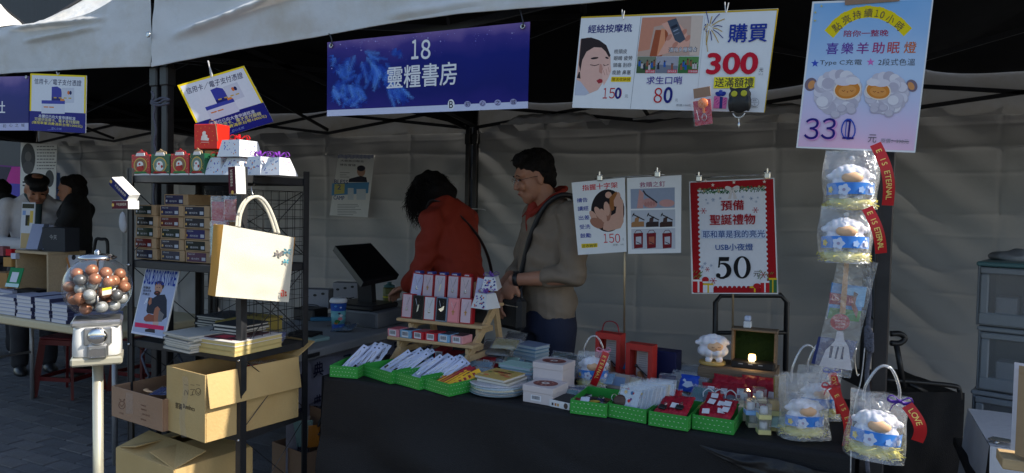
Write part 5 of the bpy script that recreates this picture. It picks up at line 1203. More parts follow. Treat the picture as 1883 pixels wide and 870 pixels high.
for ti in range(3):
    t, M, w, d, h = trays[ti]; n = (8, 9, 9)[ti]
    for i in range(n):
        x = .012+(w-.02)*i/(n-1)*.92; y = .045+.012*(i % 3)
        Mk = M @ Tr(x+.01*ti, y+.02, .006) @ Rz(math.radians(-6)) @ Ry(math.radians(24+U(-6, 6))) @ Rx(-math.radians(56+U(-6, 5)))
        keycard(Mk, '%s white key ring card in the %s tray' % (('first', 'second', 'third', 'fourth', 'fifth', 'sixth', 'seventh', 'eighth', 'ninth')[i], ('leftmost green', 'second green', 'third green')[ti]), h=.15+U(-.01, .01), kind=i, group='white key ring cards in the green trays')
    # a second, rear rank lying over the first
    for i in range(5):
        Mk = M @ Tr(.03+.025*i, .13, .035) @ Rz(math.radians(U(-20, 8))) @ Ry(math.radians(20+U(-12, 12))) @ Rx(-math.radians(62+U(-6, 5)))
        keycard(Mk, '%s card of the rear rank in the %s tray' % (('first', 'second', 'third', 'fourth', 'fifth')[i], ('leftmost green', 'second green', 'third green')[ti]), h=.12, w=.034, m=ink(srgb(190, 200, 222)), kind=i+1, group='white key ring cards in the green trays')
t, M, w, d, h = trays[3]
yl = mat('bookmark_yellow', srgb(235, 180, 40), .5); rd = mat('bookmark_red', srgb(150, 30, 45), .5); bm2 = mat('bookmark_orange', srgb(200, 120, 40), .5)
for i in range(10):
    Mk = M @ Tr(.015+.0115*i, .04+.01*(i % 2), .010+.0015*i) @ Rz(math.radians(U(-10, 4))) @ Ry(math.radians(34+U(-6, 8))) @ Rx(-math.radians(62+U(-5, 5)))
    q = thing('bookmark', '%s bookmark %s in the striped bookmark tray' % (('yellow', 'dark red', 'yellow', 'dark red', 'orange', 'dark red', 'yellow', 'red', 'yellow', 'yellow')[i], ('at the left', 'next to the leftmost', 'third along', 'fourth along', 'near the middle', 'just past the middle', 'seventh along', 'eighth along', 'next to last', 'at the right end')[i]), 'bookmark', M=Mk, group='bookmarks in the fourth tray')
    m_ = (yl, rd, yl, rd, bm2, rd, yl, rd, yl, yl)[i]; b = MB(Mk); b.box((0, 0, .06), (.026, .0015, .13), m_); b.build('card', q)
    b = MB(Mk)
    for k in range(5): b.poly([(-.007, -.001, .012+k*.02), (.007, -.001, .012+k*.02), (.005, -.001, .022+k*.02), (-.005, -.001, .022+k*.02)], rd if m_ is yl else yl)
    b.build('print', q)
MB().tube(curve_pts([M @ V(p) for p in ((.10, .15, .07), (.12, .17, .08), (.14, .14, .075), (.135, .10, .06))], 5), .0012, m_black, seg=5).build('cord', label='thin black cord on the bookmarks in the striped bookmark tray', cat='cord')

# -------- stepped wooden stand
sx0, sx1 = -1.80, -1.385
stand = thing('display_stand', 'stepped pine display stand for necklace boxes', 'display stand', ((sx0+sx1)/2, 2.62, TZ))
steps = [(.865, 2.50, 2.585, sx0, sx1), (.935, 2.585, 2.67, sx0+.045, sx1+.07), (1.015, 2.67, 2.755, sx0+.065, sx1+.09)]
L0 = on(711, 617, y=2.49); R0 = on(869, 638, y=2.49); L1 = on(728, 584, y=2.575); R1 = on(886, 601, y=2.575)
steps = [((L0.z+R0.z)/2, 2.49, 2.575, L0.x, R0.x), ((L1.z+R1.z)/2, 2.575, 2.66, L1.x, R1.x), ((L1.z+R1.z)/2+.083, 2.66, 2.74, L1.x+.02, R1.x+.02)]
for z, y0, y1, x0, x1 in steps: MB().box(((x0+x1)/2, (y0+y1)/2, z-.007), (x1-x0, y1-y0-.003, .014), m_wood, bev=.003).build('step', stand)
for x in (steps[0][3]+.05, steps[0][4]-.035):
    MB().bar((x, 2.45, TZ+.005), (x+.02, 2.72, steps[2][0]-.012), .014, .034, m_wood).build('leg', stand)
    MB().bar((x+.02, 2.72, steps[2][0]-.03), (x+.02, 2.79, TZ+.005), .014, .034, m_wood).build('leg', stand)
    MB().bar((x+.016, 2.76, TZ+.06), (x+.01, 2.50, TZ+.06), .012, .024, m_wood).build('rail', stand)
    for z, y0, y1, x0, x1 in steps[:2]: MB().bar((x+.002, y0+.01, z-.028), (x+.002, y1+.06, z-.028), .012, .022, m_wood).build('bracket', stand)
def neck(M, w, h, d, body, card, label, kind, rowgroup):
    t = thing('necklace_box', label, 'necklace box', M=M, group=rowgroup); b = MB(M)
    for c, s_ in (((0, d/2, h/2), (w, d, h)),): b.box(c, s_, body, bev=.0015)
    b.build('body', t)
    b = MB(M); m = w*.09; cm = ink(card)
    b.poly([(-w/2+m, -.0012, m), (w/2-m, -.0012, m), (w/2-m, -.0012, h-m*.8), (-w/2+m, -.0012, h-m*.8)], cm); b.build('card', t)
    g_ = ink(srgb(200, 150, 90), .3) if kind % 3 else m_clip; b = MB(M)
    b.tube([(-w*.22, -.002, h*.86), (-w*.1, -.002, h*.66), (0, -.002, h*.52), (w*.1, -.002, h*.66), (w*.22, -.002, h*.86)], .0006, m_clip, seg=4)
    if kind == 2: b.prism([(-.004, -.003, h*.30), (.004, -.003, h*.36), (.008, -.003, h*.62), (.001, -.003, h*.6)], (0, .001, 0), ink(srgb(235, 225, 200), .2))
    elif kind == 4: b.prism([(-.014, -.003, h*.5), (0, -.003, h*.56), (.014, -.003, h*.66), (.012, -.003, h*.5), (0, -.003, h*.4)], (0, .001, 0), m_chrome)
    elif kind == 1: b.box((0, -.003, h*.42), (.004, .0015, .020), g_); b.box((0, -.003, h*.45), (.013, .0015, .004), g_)
    else: b.prism([(-.006, -.0035, h*.33), (.006, -.0035, h*.33), (.001, -.0035, h*.46), (0, -.0035, h*.5), (-.001, -.0035, h*.46)], (0, .0015, 0), g_); b.ell((0, -.003, h*.36), (.005, .0018, .006), g_, seg=10, rings=6)
    b.build('pendant', t)
    b = MB(M); b.poly([(-w/2+.0008, -.0045, .001), (w/2-.0008, -.0045, .001), (w/2-.0008, -.0045, h-.001), (-w/2+.0008, -.0045, h-.001)], m_case0); b.build('window', t)
    return t
m_case0 = film('box_window', gloss=.0, bscale=12, bump=.15, rough=.06)
nr = mat('necklace_red', srgb(170, 25, 40), .4); nk = mat('necklace_pink', srgb(215, 130, 135), .4); nbk = mat('necklace_black', (.02, .02, .02), .4); ng = mat('necklace_grey', srgb(120, 140, 165), .4)
pk = srgb(215, 190, 200); lv = srgb(195, 198, 228)
def rowpos(z, y, px0, px1, py): return on(px0, py, y=y).x, on(px1, py, y=y).x
z2 = steps[1][0]; xa, xb_ = rowpos(z2, 2.60, 738, 868, 585)
for i, (bm, cc, k, ds) in enumerate(((nr, pk, 0, 'red-edged necklace box with heart pendant, left end of the lower row'), (nbk, (.02, .02, .02), 2, 'black necklace box with bright feather pendant, lower row'), (nr, srgb(215, 210, 215), 3, 'white-carded necklace box between the two black ones, lower row'), (ng, (.015, .015, .018), 4, 'grey-edged black necklace box with winged pendant, lower row'), (nk, srgb(235, 150, 155), 1, 'pink necklace box with gold pendant, second from the right in the lower row'), (nr, pk, 1, 'red-edged necklace box at the right end of the lower row'))):
    w = (xb_-xa)/6; neck(Tr(xa+w*(i+.5), 2.592+U(-.003, .003), z2) @ Rz(U(-.06, .06)) @ Rx(-.10), w*.96, .104+.004*(i in (0, 5)), .03, bm, cc, ds, k, 'necklace boxes standing on the pine stand')
z3 = steps[2][0]; xa, xb_ = rowpos(z3, 2.685, 753, 892, 545)
for i, (bm, cc, k, ds) in enumerate(((nr, lv, 3, 'tilted red-edged necklace box at the left end of the upper row'), (nr, srgb(215, 195, 205), 1, 'necklace box with gold cross, second in the upper row'), (nr, srgb(205, 195, 205), 2, 'necklace box with long pale feather, third in the upper row'), (nr, srgb(205, 190, 200), 0, 'necklace box with round gold locket, fourth in the upper row'), (nr, srgb(210, 190, 195), 3, 'necklace box with small pendant, fifth in the upper row'), (nr, lv, 1, 'lilac-carded necklace box leaning beside the patterned gift boxes, upper row'))):
    w = (xb_-xa)/6; neck(Tr(xa+w*(i+.5), 2.68+U(-.003, .003), z3) @ Rz((.22 if i == 0 else -.2 if i == 5 else U(-.06, .06))) @ Ry(.12 if i in (0, 5) else 0) @ Rx(-.10), w*.92, .108, .03, bm, cc, ds, k, 'necklace boxes standing on the pine stand')
def barcode(b, x0, x1, z0, z1, y, M=None):
    b.poly([(x0, y, z0), (x1, y, z0), (x1, y, z1), (x0, y, z1)], ink(srgb(225, 225, 230)))
    x = x0+(x1-x0)*.12
    while x < x1-(x1-x0)*.14:
        wd = U(.0007, .0018); b.poly([(x, y-.0003, z0+(z1-z0)*.28), (x+wd, y-.0003, z0+(z1-z0)*.28), (x+wd, y-.0003, z1-(z1-z0)*.12), (x, y-.0003, z1-(z1-z0)*.12)], ink(DK)); x += wd+U(.0007, .0016)
def flatbox(M, w, d, h, body, label, group=None, top=None, name='small_box', bc=True):
    t = thing(name, label, 'box', M=M, group=group); MB(M).box((0, d/2, h/2), (w, d, h), body, bev=.0015).build('body', t); b = MB(M)
    if bc: barcode(b, -w*.32, w*.32, h*.12, h*.88, -.0006)
    if top is not None: b.poly([(-w*.42, .006, h+.0006), (w*.42, .006, h+.0006), (w*.42, d-.006, h+.0006), (-w*.42, d-.006, h+.0006)], ink(top))
    b.build('label', t); return t
z1_ = steps[0][0]; xa, xb_ = rowpos(z1_, 2.50, 712, 853, 615)
for i, (c_, tp_c, ds) in enumerate(((srgb(215, 140, 150), srgb(190, 90, 100), 'pink lying necklace box at the left end of the lowest step'), (srgb(120, 170, 205), srgb(50, 60, 80), 'light blue lying box, second on the lowest step'), (srgb(190, 35, 50), srgb(150, 90, 95), 'red lying box left of the other red one on the lowest step'), (srgb(200, 40, 55), srgb(130, 30, 40), 'red lying box right of the other red one on the lowest step'), (srgb(130, 180, 215), srgb(40, 50, 65), 'light blue lying box, second from the right on the lowest step'), (srgb(215, 150, 155), srgb(60, 45, 50), 'pink lying box at the right end of the lowest step'))):
    w = (xb_-xa)/6; flatbox(Tr(xa+w*(i+.5), 2.496, z1_) @ Rz(-.12+U(-.03, .03)), w*.93, .072, .033, mat('flat_%d' % i, c_, .4), ds, 'lying boxes on the lowest step of the pine stand', tp_c)
for i in range(5):
    p = on(771+i*22.5, 548, y=2.73); flatbox(Tr(p.x, 2.715, steps[2][0]+.085) @ Rx(.0), .034, .03, .03, mat('bluebox', srgb(60, 70, 150), .4) if i < 4 else nr, '%s barcoded box peeping over the upper row of necklace boxes' % ('first', 'second', 'third', 'fourth', 'last')[i], 'barcoded boxes at the back of the pine stand')
p = V((steps[2][3]+.20, 2.715, steps[2][0])); MB().box((p.x+.0, p.y+.012, p.z+.042), (.30, .04, .082), m_kraft, bev=.002).build('riser_box', label='plain riser box hidden behind the necklace boxes', cat='box')
for i in range(6):
    flatbox(Tr(-1.66+i*.058, 2.60+.01*(i % 2), TZ) @ Rz(U(-.2, .2)), .05, .10, .045+.012*(i % 3 == 1), mat('red_low', srgb(150, 30, 40), .45) if i % 3 else mat('teal_low', srgb(60, 120, 140), .45), '%s box stored under the pine stand' % ('leftmost teal', 'left red', 'tall red middle', 'teal middle', 'right red', 'rightmost red')[i], 'boxes stored under the pine stand', bc=True)
# patterned gift boxes on the stand's right
def facet2(c, w, h, label, rz, rx=0.):
    M = Tr(c) @ Rz(rz) @ Rx(rx); t = thing('gift_box', label, 'gift box', M=M, group='blue-patterned gift boxes beside the necklaces'); i = w*.17; b = MB(M); hw = w/2
    b.add([(-hw, -hw, 0), (hw, -hw, 0), (hw, hw, 0), (-hw, hw, 0), (-hw+i, -hw+i, h), (hw-i, -hw+i, h), (hw-i, hw-i, h), (-hw+i, hw-i, h)], [(3, 2, 1, 0), (4, 5, 6, 7), (0, 1, 5, 4), (1, 2, 6, 5), (2, 3, 7, 6), (3, 0, 4, 7)], g_white); b.build('body', t); b = MB(M)
    for q in range(24):
        s_ = U(.08, .9); a = U(.12, .88); x = -hw+i*s_+(w-2*i*s_)*a; yy = -hw+i*s_-.0007; r = U(.002, .006)
        b.poly([(x-r, yy, h*s_-r*.5), (x+r*.8, yy, h*s_-r*.8), (x+r, yy+r*.2, h*s_+r*.6), (x-r*.4, yy+r*.3, h*s_+r)], ink(random.choice((srgb(60, 70, 160), srgb(40, 50, 130), srgb(120, 90, 170), srgb(190, 110, 90)))))
    b.build('print', t); b = MB(M)
    for q in range(4): a = q*1.57+.5; p0 = V((0, 0, h)); d_ = V((math.cos(a), math.sin(a), 0)); b.tube(curve_pts([p0, p0+d_*.02+V((0, 0, .018)), p0+d_*.034+V((0, 0, .006)), p0], 5), .0035, ink(srgb(120, 85, 170)), seg=6, flat=.3)
    b.build('ribbon', t)
facet2(on(893, 566, y=2.62), .088, .062, 'blue-deer faceted gift box at the right end of the middle step', -.25)
facet2(on(904, 531, y=2.70), .072, .055, 'smaller lilac-blue gift box perched at the top right of the pine stand', .2, .12)
# ---------- centre of the table
m_fanc = [ink(srgb(150, 175, 190), .25), ink(srgb(200, 200, 205), .25), ink(srgb(120, 140, 150), .25), ink(srgb(215, 205, 170), .25)]
c0 = T(910, 724, TZ); pl_ = thing('disc_stack', 'stack of round plastic-wrapped picture boards in front of the booklets', 'disc stack', c0)
for i in range(6):
    b = MB(Tr(c0+V((U(-.006, .006), .035+U(-.006, .006), .006+i*.0065))) @ Rx(U(-.02, .02))); b.lathe([(0, -.002), (.105, -.002), (.108, 0), (.105, .002), (0, .002)], m_fanc[i % 4], seg=40); b.build('disc', pl_)
b = MB(Tr(c0+V((0, .035, .045)))); b.lathe([(.0, .0), (.104, .0), (.110, -.01), (.111, -.035), (.106, -.042)], m_crisp, seg=48); b.build('wrap', pl_)
for i, (dx, dy, rz, c_, lb) in enumerate(((.012, .02, -.30, srgb(160, 150, 130), 'lower square picture book on the round boards'), (.0, .025, -.36, srgb(195, 165, 95), 'yellow picture book with printed flowers lying on the round boards'))):
    M = Tr(c0+V((dx, dy, .046+i*.010))) @ Rz(rz+.15) @ Rx(.03); t = thing('picture_book', lb, 'picture book', M=M); MB(M).box((0, .01, .004), (.135, .125, .008), m_page).build('pages', t); MB(M).box((0, .01, .0088), (.139, .129, .0012), ink(c_), bev=.0005).build('cover', t)
    b = MB(M)
    for k in range(14): x, y, r = U(-.055, .055), U(-.04, .06), U(.006, .016); b.poly([(x+r*math.cos(a*.7), y+r*.7*math.sin(a*.7), .0098+.00004*k) for a in range(9)], ink(random.choice((srgb(225, 195, 90), srgb(215, 120, 80), srgb(170, 90, 60), srgb(225, 205, 140), srgb(90, 120, 60)))))
    b.build('print', t)
    say(t, '植物花果', M @ V((0, .03, .0108)), M.to_3x3() @ V((1, 0, 0)), M.to_3x3() @ V((0, 1, 0)), ink(srgb(110, 50, 40)), w=.07, bold=.04)
# lid boxes
m_lid = mat('greige_card', srgb(205, 195, 195), .6, var=.03)
def lidbox(pl, pr, z, h, d, label, lidh=.022, bc=False):
    t, w = fbox('lidded_box', label, 'lidded box', pl, pr, z, group='greige lidded boxes with round pictures'); M = RM[t.name]
    MB(M).box((w/2, d/2, (h-lidh)/2), (w-.004, d-.004, h-lidh), m_lid, bev=.001).build('base', t); MB(M).box((w/2, d/2, h-lidh/2), (w, d, lidh), m_lid, bev=.0015).build('lid', t); b = MB(M)
    for r_, c_, k in ((.34, srgb(130, 75, 70), 1), (.11, srgb(225, 215, 210), 3), (.045, srgb(90, 60, 60), 4)): b.poly([(w/2+w*r_*1.1*math.cos(a*.2618), d/2+d*r_*math.sin(a*.2618), h+.0003*k) for a in range(24)], ink(c_))
    for k in range(12): a = k*.52; x, y = w/2+w*.25*math.cos(a), d/2+d*.23*math.sin(a); b.poly([(x+.004*math.cos(q), y+.005*math.sin(q), h+.0008) for q in range(6)], ink(random.choice((srgb(200, 150, 130), srgb(80, 50, 50), srgb(170, 100, 90)))))
    if bc: barcode(b, w*.28, w*.62, h*.15, h*.48, .0014)
    b.build('print', t); return t
lidbox((960, 738), (1016, 748), TZ, .060, .12, 'greige lidded box with barcode, in front of the other lidded box', bc=True)
lidbox((978, 722), (1034, 731), TZ, .115, .11, 'taller greige lidded box stacked at the back, by the sheep bag')
t, w = fbox('small_box', 'flat box with a dark top and a tiny owl print beside the first dark-filled tray', 'box', (1010, 747), (1047, 755), TZ); M = RM[t.name]
MB(M).box((w/2, .075, .012), (w, .15, .024), mat('white_card', (.7, .7, .72), .5), bev=.001).build('body', t); b = MB(M); b.poly([(.002, .002, .0246), (w-.002, .002, .0246), (w-.002, .148, .0246), (.002, .148, .0246)], ink(srgb(55, 58, 62)))
for x, c_ in ((.01, srgb(60, 60, 70)), (.022, srgb(180, 120, 80)), (.032, srgb(190, 150, 90))): b.poly([(x, -.0006, .006), (x+.007, -.0006, .006), (x+.007, -.0006, .015), (x, -.0006, .015)], ink(c_))
b.ell((w*.82, -.0004, .012), (.008, .0006, .010), ink(srgb(90, 75, 70)), seg=10, rings=6); b.build('print', t)
# blue booklets
bl = [ink(srgb(120, 170, 195)), ink(srgb(190, 215, 225)), ink(srgb(175, 195, 215))]
stack('booklet_stack', 'booklet stack', 'light blue wrapped booklets piled highest behind the lidded boxes', (944, 664), (984, 672), TZ, 5, .016, .10, bl, ink(srgb(200, 215, 220)), part='booklet', jit=.003, top=ink(srgb(150, 165, 195)))
stack('booklet_stack', 'booklet stack', 'low mint booklets in front of the light blue pile', (918, 694), (976, 704), TZ, 4, .014, .09, [ink(srgb(180, 215, 205)), ink(srgb(205, 190, 210)), ink(srgb(140, 185, 205))], ink(srgb(205, 215, 220)), part='booklet', jit=.004)
for i in range(4):
    packet(T(990+i*7, 690-i*2, .80)+V((0, .08, 0)), (.95, -.3, 0), (.05, .35, .9), .07, .09, (srgb(120, 175, 210), srgb(150, 195, 215), srgb(90, 140, 180), srgb(170, 200, 215))[i], '%s upright blue card pack right of the booklets' % ('first', 'second', 'third', 'fourth')[i], group='upright blue card packs', th=.008)
for i, (x, y, z, w_, h_, c_, lb) in enumerate(((915, 640, .83, .15, .10, srgb(110, 105, 95), 'brownish pack in shiny film at the back by the pine stand'), (905, 652, .80, .14, .09, srgb(80, 75, 80), 'dark pack in shiny film under the brownish one'), (880, 675, .775, .12, .09, srgb(110, 150, 175), 'pale blue pack in film beside the stand leg'), (895, 688, .765, .13, .08, srgb(150, 180, 195), 'watery blue pack in film behind the picture books'), (930, 632, .86, .12, .07, srgb(150, 140, 90), 'olive pack in crinkled film on top of the rear heap'), (870, 690, .76, .09, .06, srgb(150, 60, 60), 'red-lettered pack in film next to the bookmark tray'), (948, 620, .85, .10, .07, srgb(90, 85, 85), 'grey pack in film behind the light blue booklets'))):
    p = on(x, y, z=z) if z < 1.2 else None; packet(p, (1, .1, 0), (0, .85, .45), w_, h_, c_, lb, th=.02)
# red carry boxes with nail
m_rb = mat('red_card', srgb(180, 45, 40), .5); m_nail = mat('iron_nail', (.05, .05, .055), .4, metal=.6); m_blk = mat('brown_block', srgb(150, 105, 70), .6)
def nailbox(pl, pr, z, h, d, label, yv, handle=True):
    L, R = on(*pl, y=yv), on(*pr, y=yv); L.z = R.z = TZ+z; e1 = R-L; w = e1.length; e1.normalize(); M = basis(e1, V((0, 0, 1)).cross(e1), V((0, 0, 1)), L); M = M @ Rz(-.12)
    t = thing('nail_gift_box', label, 'gift box', M=M, group='red window boxes with a nail on a block'); fr = w*.16; b = MB(M)
    b.box((fr/2, d/2, h/2), (fr, d, h), m_rb); b.box((w-fr/2, d/2, h/2), (fr, d, h), m_rb); b.box((w/2, d/2, fr*.55), (w-2*fr, d, fr*1.1), m_rb); b.box((w/2, d/2, h-fr*.7), (w-2*fr, d, fr*1.4), m_rb); b.box((w/2, d-.002, h/2), (w-2*fr, .004, h-2*fr), ink(srgb(150, 60, 45))); b.build('box', t)
    b = MB(M); b.poly([(w*.24, d-.006, h*.24), (w*.8, d-.006, h*.22), (w*.8, d-.006, h*.88), (w*.26, d-.006, h*.88)], ink(srgb(190, 185, 185)))
    for k in range(9): b.poly([(w*.34, d-.0068, h*(.84-.05*k)), (w*(.6+.12*U(0, 1)), d-.0068, h*(.84-.05*k)), (w*.62, d-.0068, h*(.832-.05*k)), (w*.34, d-.0068, h*(.832-.05*k))], ink(srgb(110, 105, 115)))
    b.build('card', t)
    b = MB(M); b.tube([(w*.34, d*.4, h*.48), (w*.78, d*.4, h*.27)], [.0035, .0018], m_nail, seg=8); b.tube([(w*.325, d*.4, h*.46), (w*.345, d*.4, h*.51)], .006, m_nail, seg=8); b.build('nail', t)
    MB(M).prism([(w*.25, d*.2, h*.12), (w*.75, d*.2, h*.12), (w*.62, d*.2, h*.22), (w*.5, d*.2, h*.38), (w*.42, d*.2, h*.36), (w*.42, d*.2, h*.22), (w*.25, d*.2, h*.2)], (0, d*.5, 0), m_blk).build('block', t)
    b = MB(M); b.poly([(fr*.7, -.0012, fr*.7), (w-fr*.7, -.0012, fr*.7), (w-fr*.7, -.0012, h-fr), (fr*.7, -.0012, h-fr)], m_case0); b.build('window', t)
    if handle: b = MB(M); b.tube(curve_pts([(w*.15, d/2, h), (w*.25, d/2, h+.035), (w*.5, d/2, h+.045), (w*.75, d/2, h+.035), (w*.85, d/2, h)], 6), .004, mat('red_handle', srgb(140, 25, 40), .4), seg=8, flat=.5); b.build('handle', t)
nailbox((1094, 660), (1142, 660), .01, .178, .05, 'red window gift box with raised handle, left of its shorter twin', 2.68)
nailbox((1150, 672), (1201, 672), .0, .168, .05, 'red window gift box without handle, right of the one with the handle', 2.62, False)
MB(Tr(on(1221, 668, y=2.72).x, 2.76, TZ) @ Rz(-.1)).box((0, 0, .065), (.10, .07, .13), mat('navy_box', srgb(25, 30, 75), .5), bev=.002).build('navy_box', label='dark navy box standing right of the red window boxes', cat='box')
# -------- sheep lamp bags
m_sheep = mat('lamp_white', srgb(232, 232, 242), .4, var=.02, sss=.1); m_face = mat('lamp_face', srgb(235, 190, 150), .45); m_band = mat('band_blue', srgb(60, 135, 225), .4); m_hay = mat('straw', srgb(240, 225, 110), .6, var=.15, scale=200, trans=.2)
m_ribr = mat('ribbon_red', srgb(190, 30, 35), .35); gold_i = ink(srgb(240, 215, 120)); m_tube_h = film('handle_tube', gloss=.6, bscale=2, bump=0., op=.25)
def sheep_prims(s=1.):
    P = [('e', (0, 0, .055*s), (.050*s, .040*s, .046*s))]
    for i in range(9): a = math.pi*2*i/9; P.append(('e', (.040*s*math.cos(a), .028*s*math.sin(a), .04*s), (.019*s,)*3)); P.append(('e', (.036*s*math.cos(a+.3), .026*s*math.sin(a+.3), .078*s), (.019*s,)*3))
    for i in range(5): P.append(('e', ((-.03+.015*i)*s, -.018*s, (.090+.006*math.sin(i))*s), (.014*s,)*3))
    P += [('e', (-.056*s, 0, .072*s), (.013*s, .009*s, .010*s)), ('e', (.056*s, 0, .072*s), (.013*s, .009*s, .010*s)), ('e', (-.02*s, -.02*s, .010*s), (.014*s, .012*s, .012*s)), ('e', (.02*s, -.02*s, .010*s), (.014*s, .012*s, .012*s))]
    return P
_tmp = blob('lamb_body', None, sheep_prims(), m_sheep, vox=.0035, smooth=2); lamb_me = _tmp.data; bpy.data.objects.remove(_tmp)
def sheepbag(c, label, rz=0., w=.15, h=.17, rib=None, ribtext='LOVE IS ETERNAL', handle=True, bow=None, bowc=srgb(90, 60, 160), tilt=0.):
    """c: bottom centre; local x across, y away"""
    M = Tr(c) @ Rz(rz) @ Ry(tilt); t = thing('lamb_lamp_bag', label, 'gift bag', M=M, group='clear gift bags holding a lamb lamp')
    Mi = Tr(0, 0, .024) @ Matrix.Scale(.86, 4); put('lamb', lamb_me, t, Mi)
    b = MB(M); b.ell((0, -.002, .016), (.058, .042, .017), m_hay); b.build('straw_bed', t)
    b = MB(M); b.ell((0, -.030, .082), (.026, .012, .016), m_face); b.build('face', t)
    b = MB(M); b.grid(lambda a, q: (.057*math.cos(math.pi*(1.02+.96*a)), .047*math.sin(math.pi*(1.02+.96*a)), .036+.030*q+.004*math.sin(a*3)), 20, 3, m_band); b.build('band', t)
    b = MB(M)
    for k, (a, c1) in enumerate(((.16, srgb(235, 205, 60)), (.38, srgb(215, 225, 245)), (.62, srgb(160, 190, 235)), (.8, srgb(235, 240, 250)))):
        t_ = math.pi*(1.02+.96*a); x, y = .0585*math.cos(t_), .0485*math.sin(t_); r = .014 if k == 1 else .008
        ux, uy = -math.sin(t_), math.cos(t_)
        b.poly([(x+ux*r*(1+.18*math.cos(5*q*.31))*math.cos(q*.314), y+uy*r*(1+.18*math.cos(5*q*.31))*math.cos(q*.314), .051+r*(1+.18*math.cos(5*q*.31))*math.sin(q*.314)) for q in range(20)], ink(c1))
        if k == 1: b.poly([(x*1.02+ux*.004*math.cos(q*.628), y*1.02+uy*.004*math.cos(q*.628), .051+.004*math.sin(q*.628)) for q in range(10)], ink(srgb(170, 160, 190)))
    b.build('print', t)
    b = MB(M)
    for k in range(220):
        a = U(0, 6.28); r = U(.02, .066); p = V((r*math.cos(a), r*.72*math.sin(a), U(.004, .022))); q = p+V((U(-.025, .025), U(-.014, .014), U(-.008, .010))); q.x = max(-w*.47, min(w*.47, q.x)); q.z = max(.003, q.z); b.tube([p, (p+q)/2+V((0, 0, U(0, .006))), q], .0013, m_hay, seg=3, cap=False)
    b.build('straw', t, kind='stuff')
    b = MB(M); sd = U(0, 50)
    def side(sg):
        return lambda a, q: ((a-.5)*w*(1+.05*math.sin(q*7+sd))*(1-.04*q), sg*(.054*(1-q*.86)*(max(0, 1-abs(2*a-1)**4))**.5+.002)+.006*mnoise.noise(V((a*5+sd, q*6, sg))), .001+q*h+.004*mnoise.noise(V((a*6, sd, 1)))*q)
    b.grid(side(-1), 16, 16, m_crisp); b.grid(side(1), 16, 16, m_crisp); b.build('bag', t)
    b = MB(M)
    if handle: b.tube(curve_pts([(-w*.28, -.006, h*.86), (-w*.27, -.01, h*1.12), (-w*.10, -.012, h*1.42), (w*.10, -.012, h*1.42), (w*.27, -.01, h*1.12), (w*.28, -.006, h*.86)], 7), .0036, m_tube_h, seg=8)
    if handle: b.build('handle', t)
    b = MB(M); b.lathe([(0, .002), (.005, .002), (.006, 0)], m_white, seg=14, M=Tr(-w*.0, -.012, h*.86) @ Rx(math.pi/2)); b.build('snap', t)
    if rib:
        (x0, z0, x1, z1, bend) = rib; n = 14; b = MB(M); C = []
        for i in range(n+1):
            s_ = i/n; x = x0+(x1-x0)*s_+bend*math.sin(math.pi*s_); z = z0+(z1-z0)*s_; C.append(V((x, -.060-.01*math.sin(s_*3), z)))
        vs = []; W_ = .0135
        for i, p in enumerate(C):
            d_ = (C[min(i+1, n)]-C[max(i-1, 0)]).normalized(); nn = V((d_.z, 0, -d_.x)); vs += [p-nn*W_, p+nn*W_, p-nn*W_+V((0, .001, 0)), p+nn*W_+V((0, .001, 0))]
        b.add(vs, [(i*4, i*4+1, i*4+5, i*4+4) for i in range(n)]+[(i*4+3, i*4+2, i*4+6, i*4+7) for i in range(n)], m_ribr, smooth=True); b.build('ribbon', t)
        txt = ribtext; tot = n
        for i, ch in enumerate(txt):
            if ch == ' ': continue
            s_ = .08+.84*(i+.5)/max(len(txt), 8)
            if s_ > .97: continue
            k = s_*n; i0 = int(k); p = C[i0].lerp(C[min(i0+1, n)], k-i0); d_ = (C[min(i0+1, n)]-C[i0]).normalized(); nn = V((-d_.z, 0, d_.x))
            R3 = M.to_3x3(); say(t, ch, M @ (p+V((0, -.0008, 0))), R3 @ d_, R3 @ (nn if nn.x*1 > -9 else -nn), gold_i, h=.0125, bold=.01)
    if bow is not None:
        b = MB(M); p0 = V((bow[0], -.055, bow[1])); m_ = ink(bowc, .35)
        for sg in (-1, 1):
            b.tube(curve_pts([p0, p0+V((sg*.018, -.003, .012)), p0+V((sg*.026, 0, .002)), p0+V((sg*.014, .003, -.004)), p0], 5), .004, m_, seg=6, flat=.35); b.tube([p0, p0+V((sg*.014, 0, -.012)), p0+V((sg*.018, .001, -.026))], .0032, m_, seg=6, flat=.3)
        b.ell(tuple(p0), (.005, .004, .005), m_, seg=10, rings=6); b.build('bow', t)
    return t
f_cam = math.radians(20)
sheepbag(T(1082, 716, TZ)+V((0, .05, .0)), 'lamb lamp bag with pink bow standing between the lidded boxes and the trays', .35, w=.13, h=.135, rib=(.045, .145, -.0, .02, .0), ribtext='ETERNAL', bow=(.035, .15), bowc=srgb(225, 150, 175))
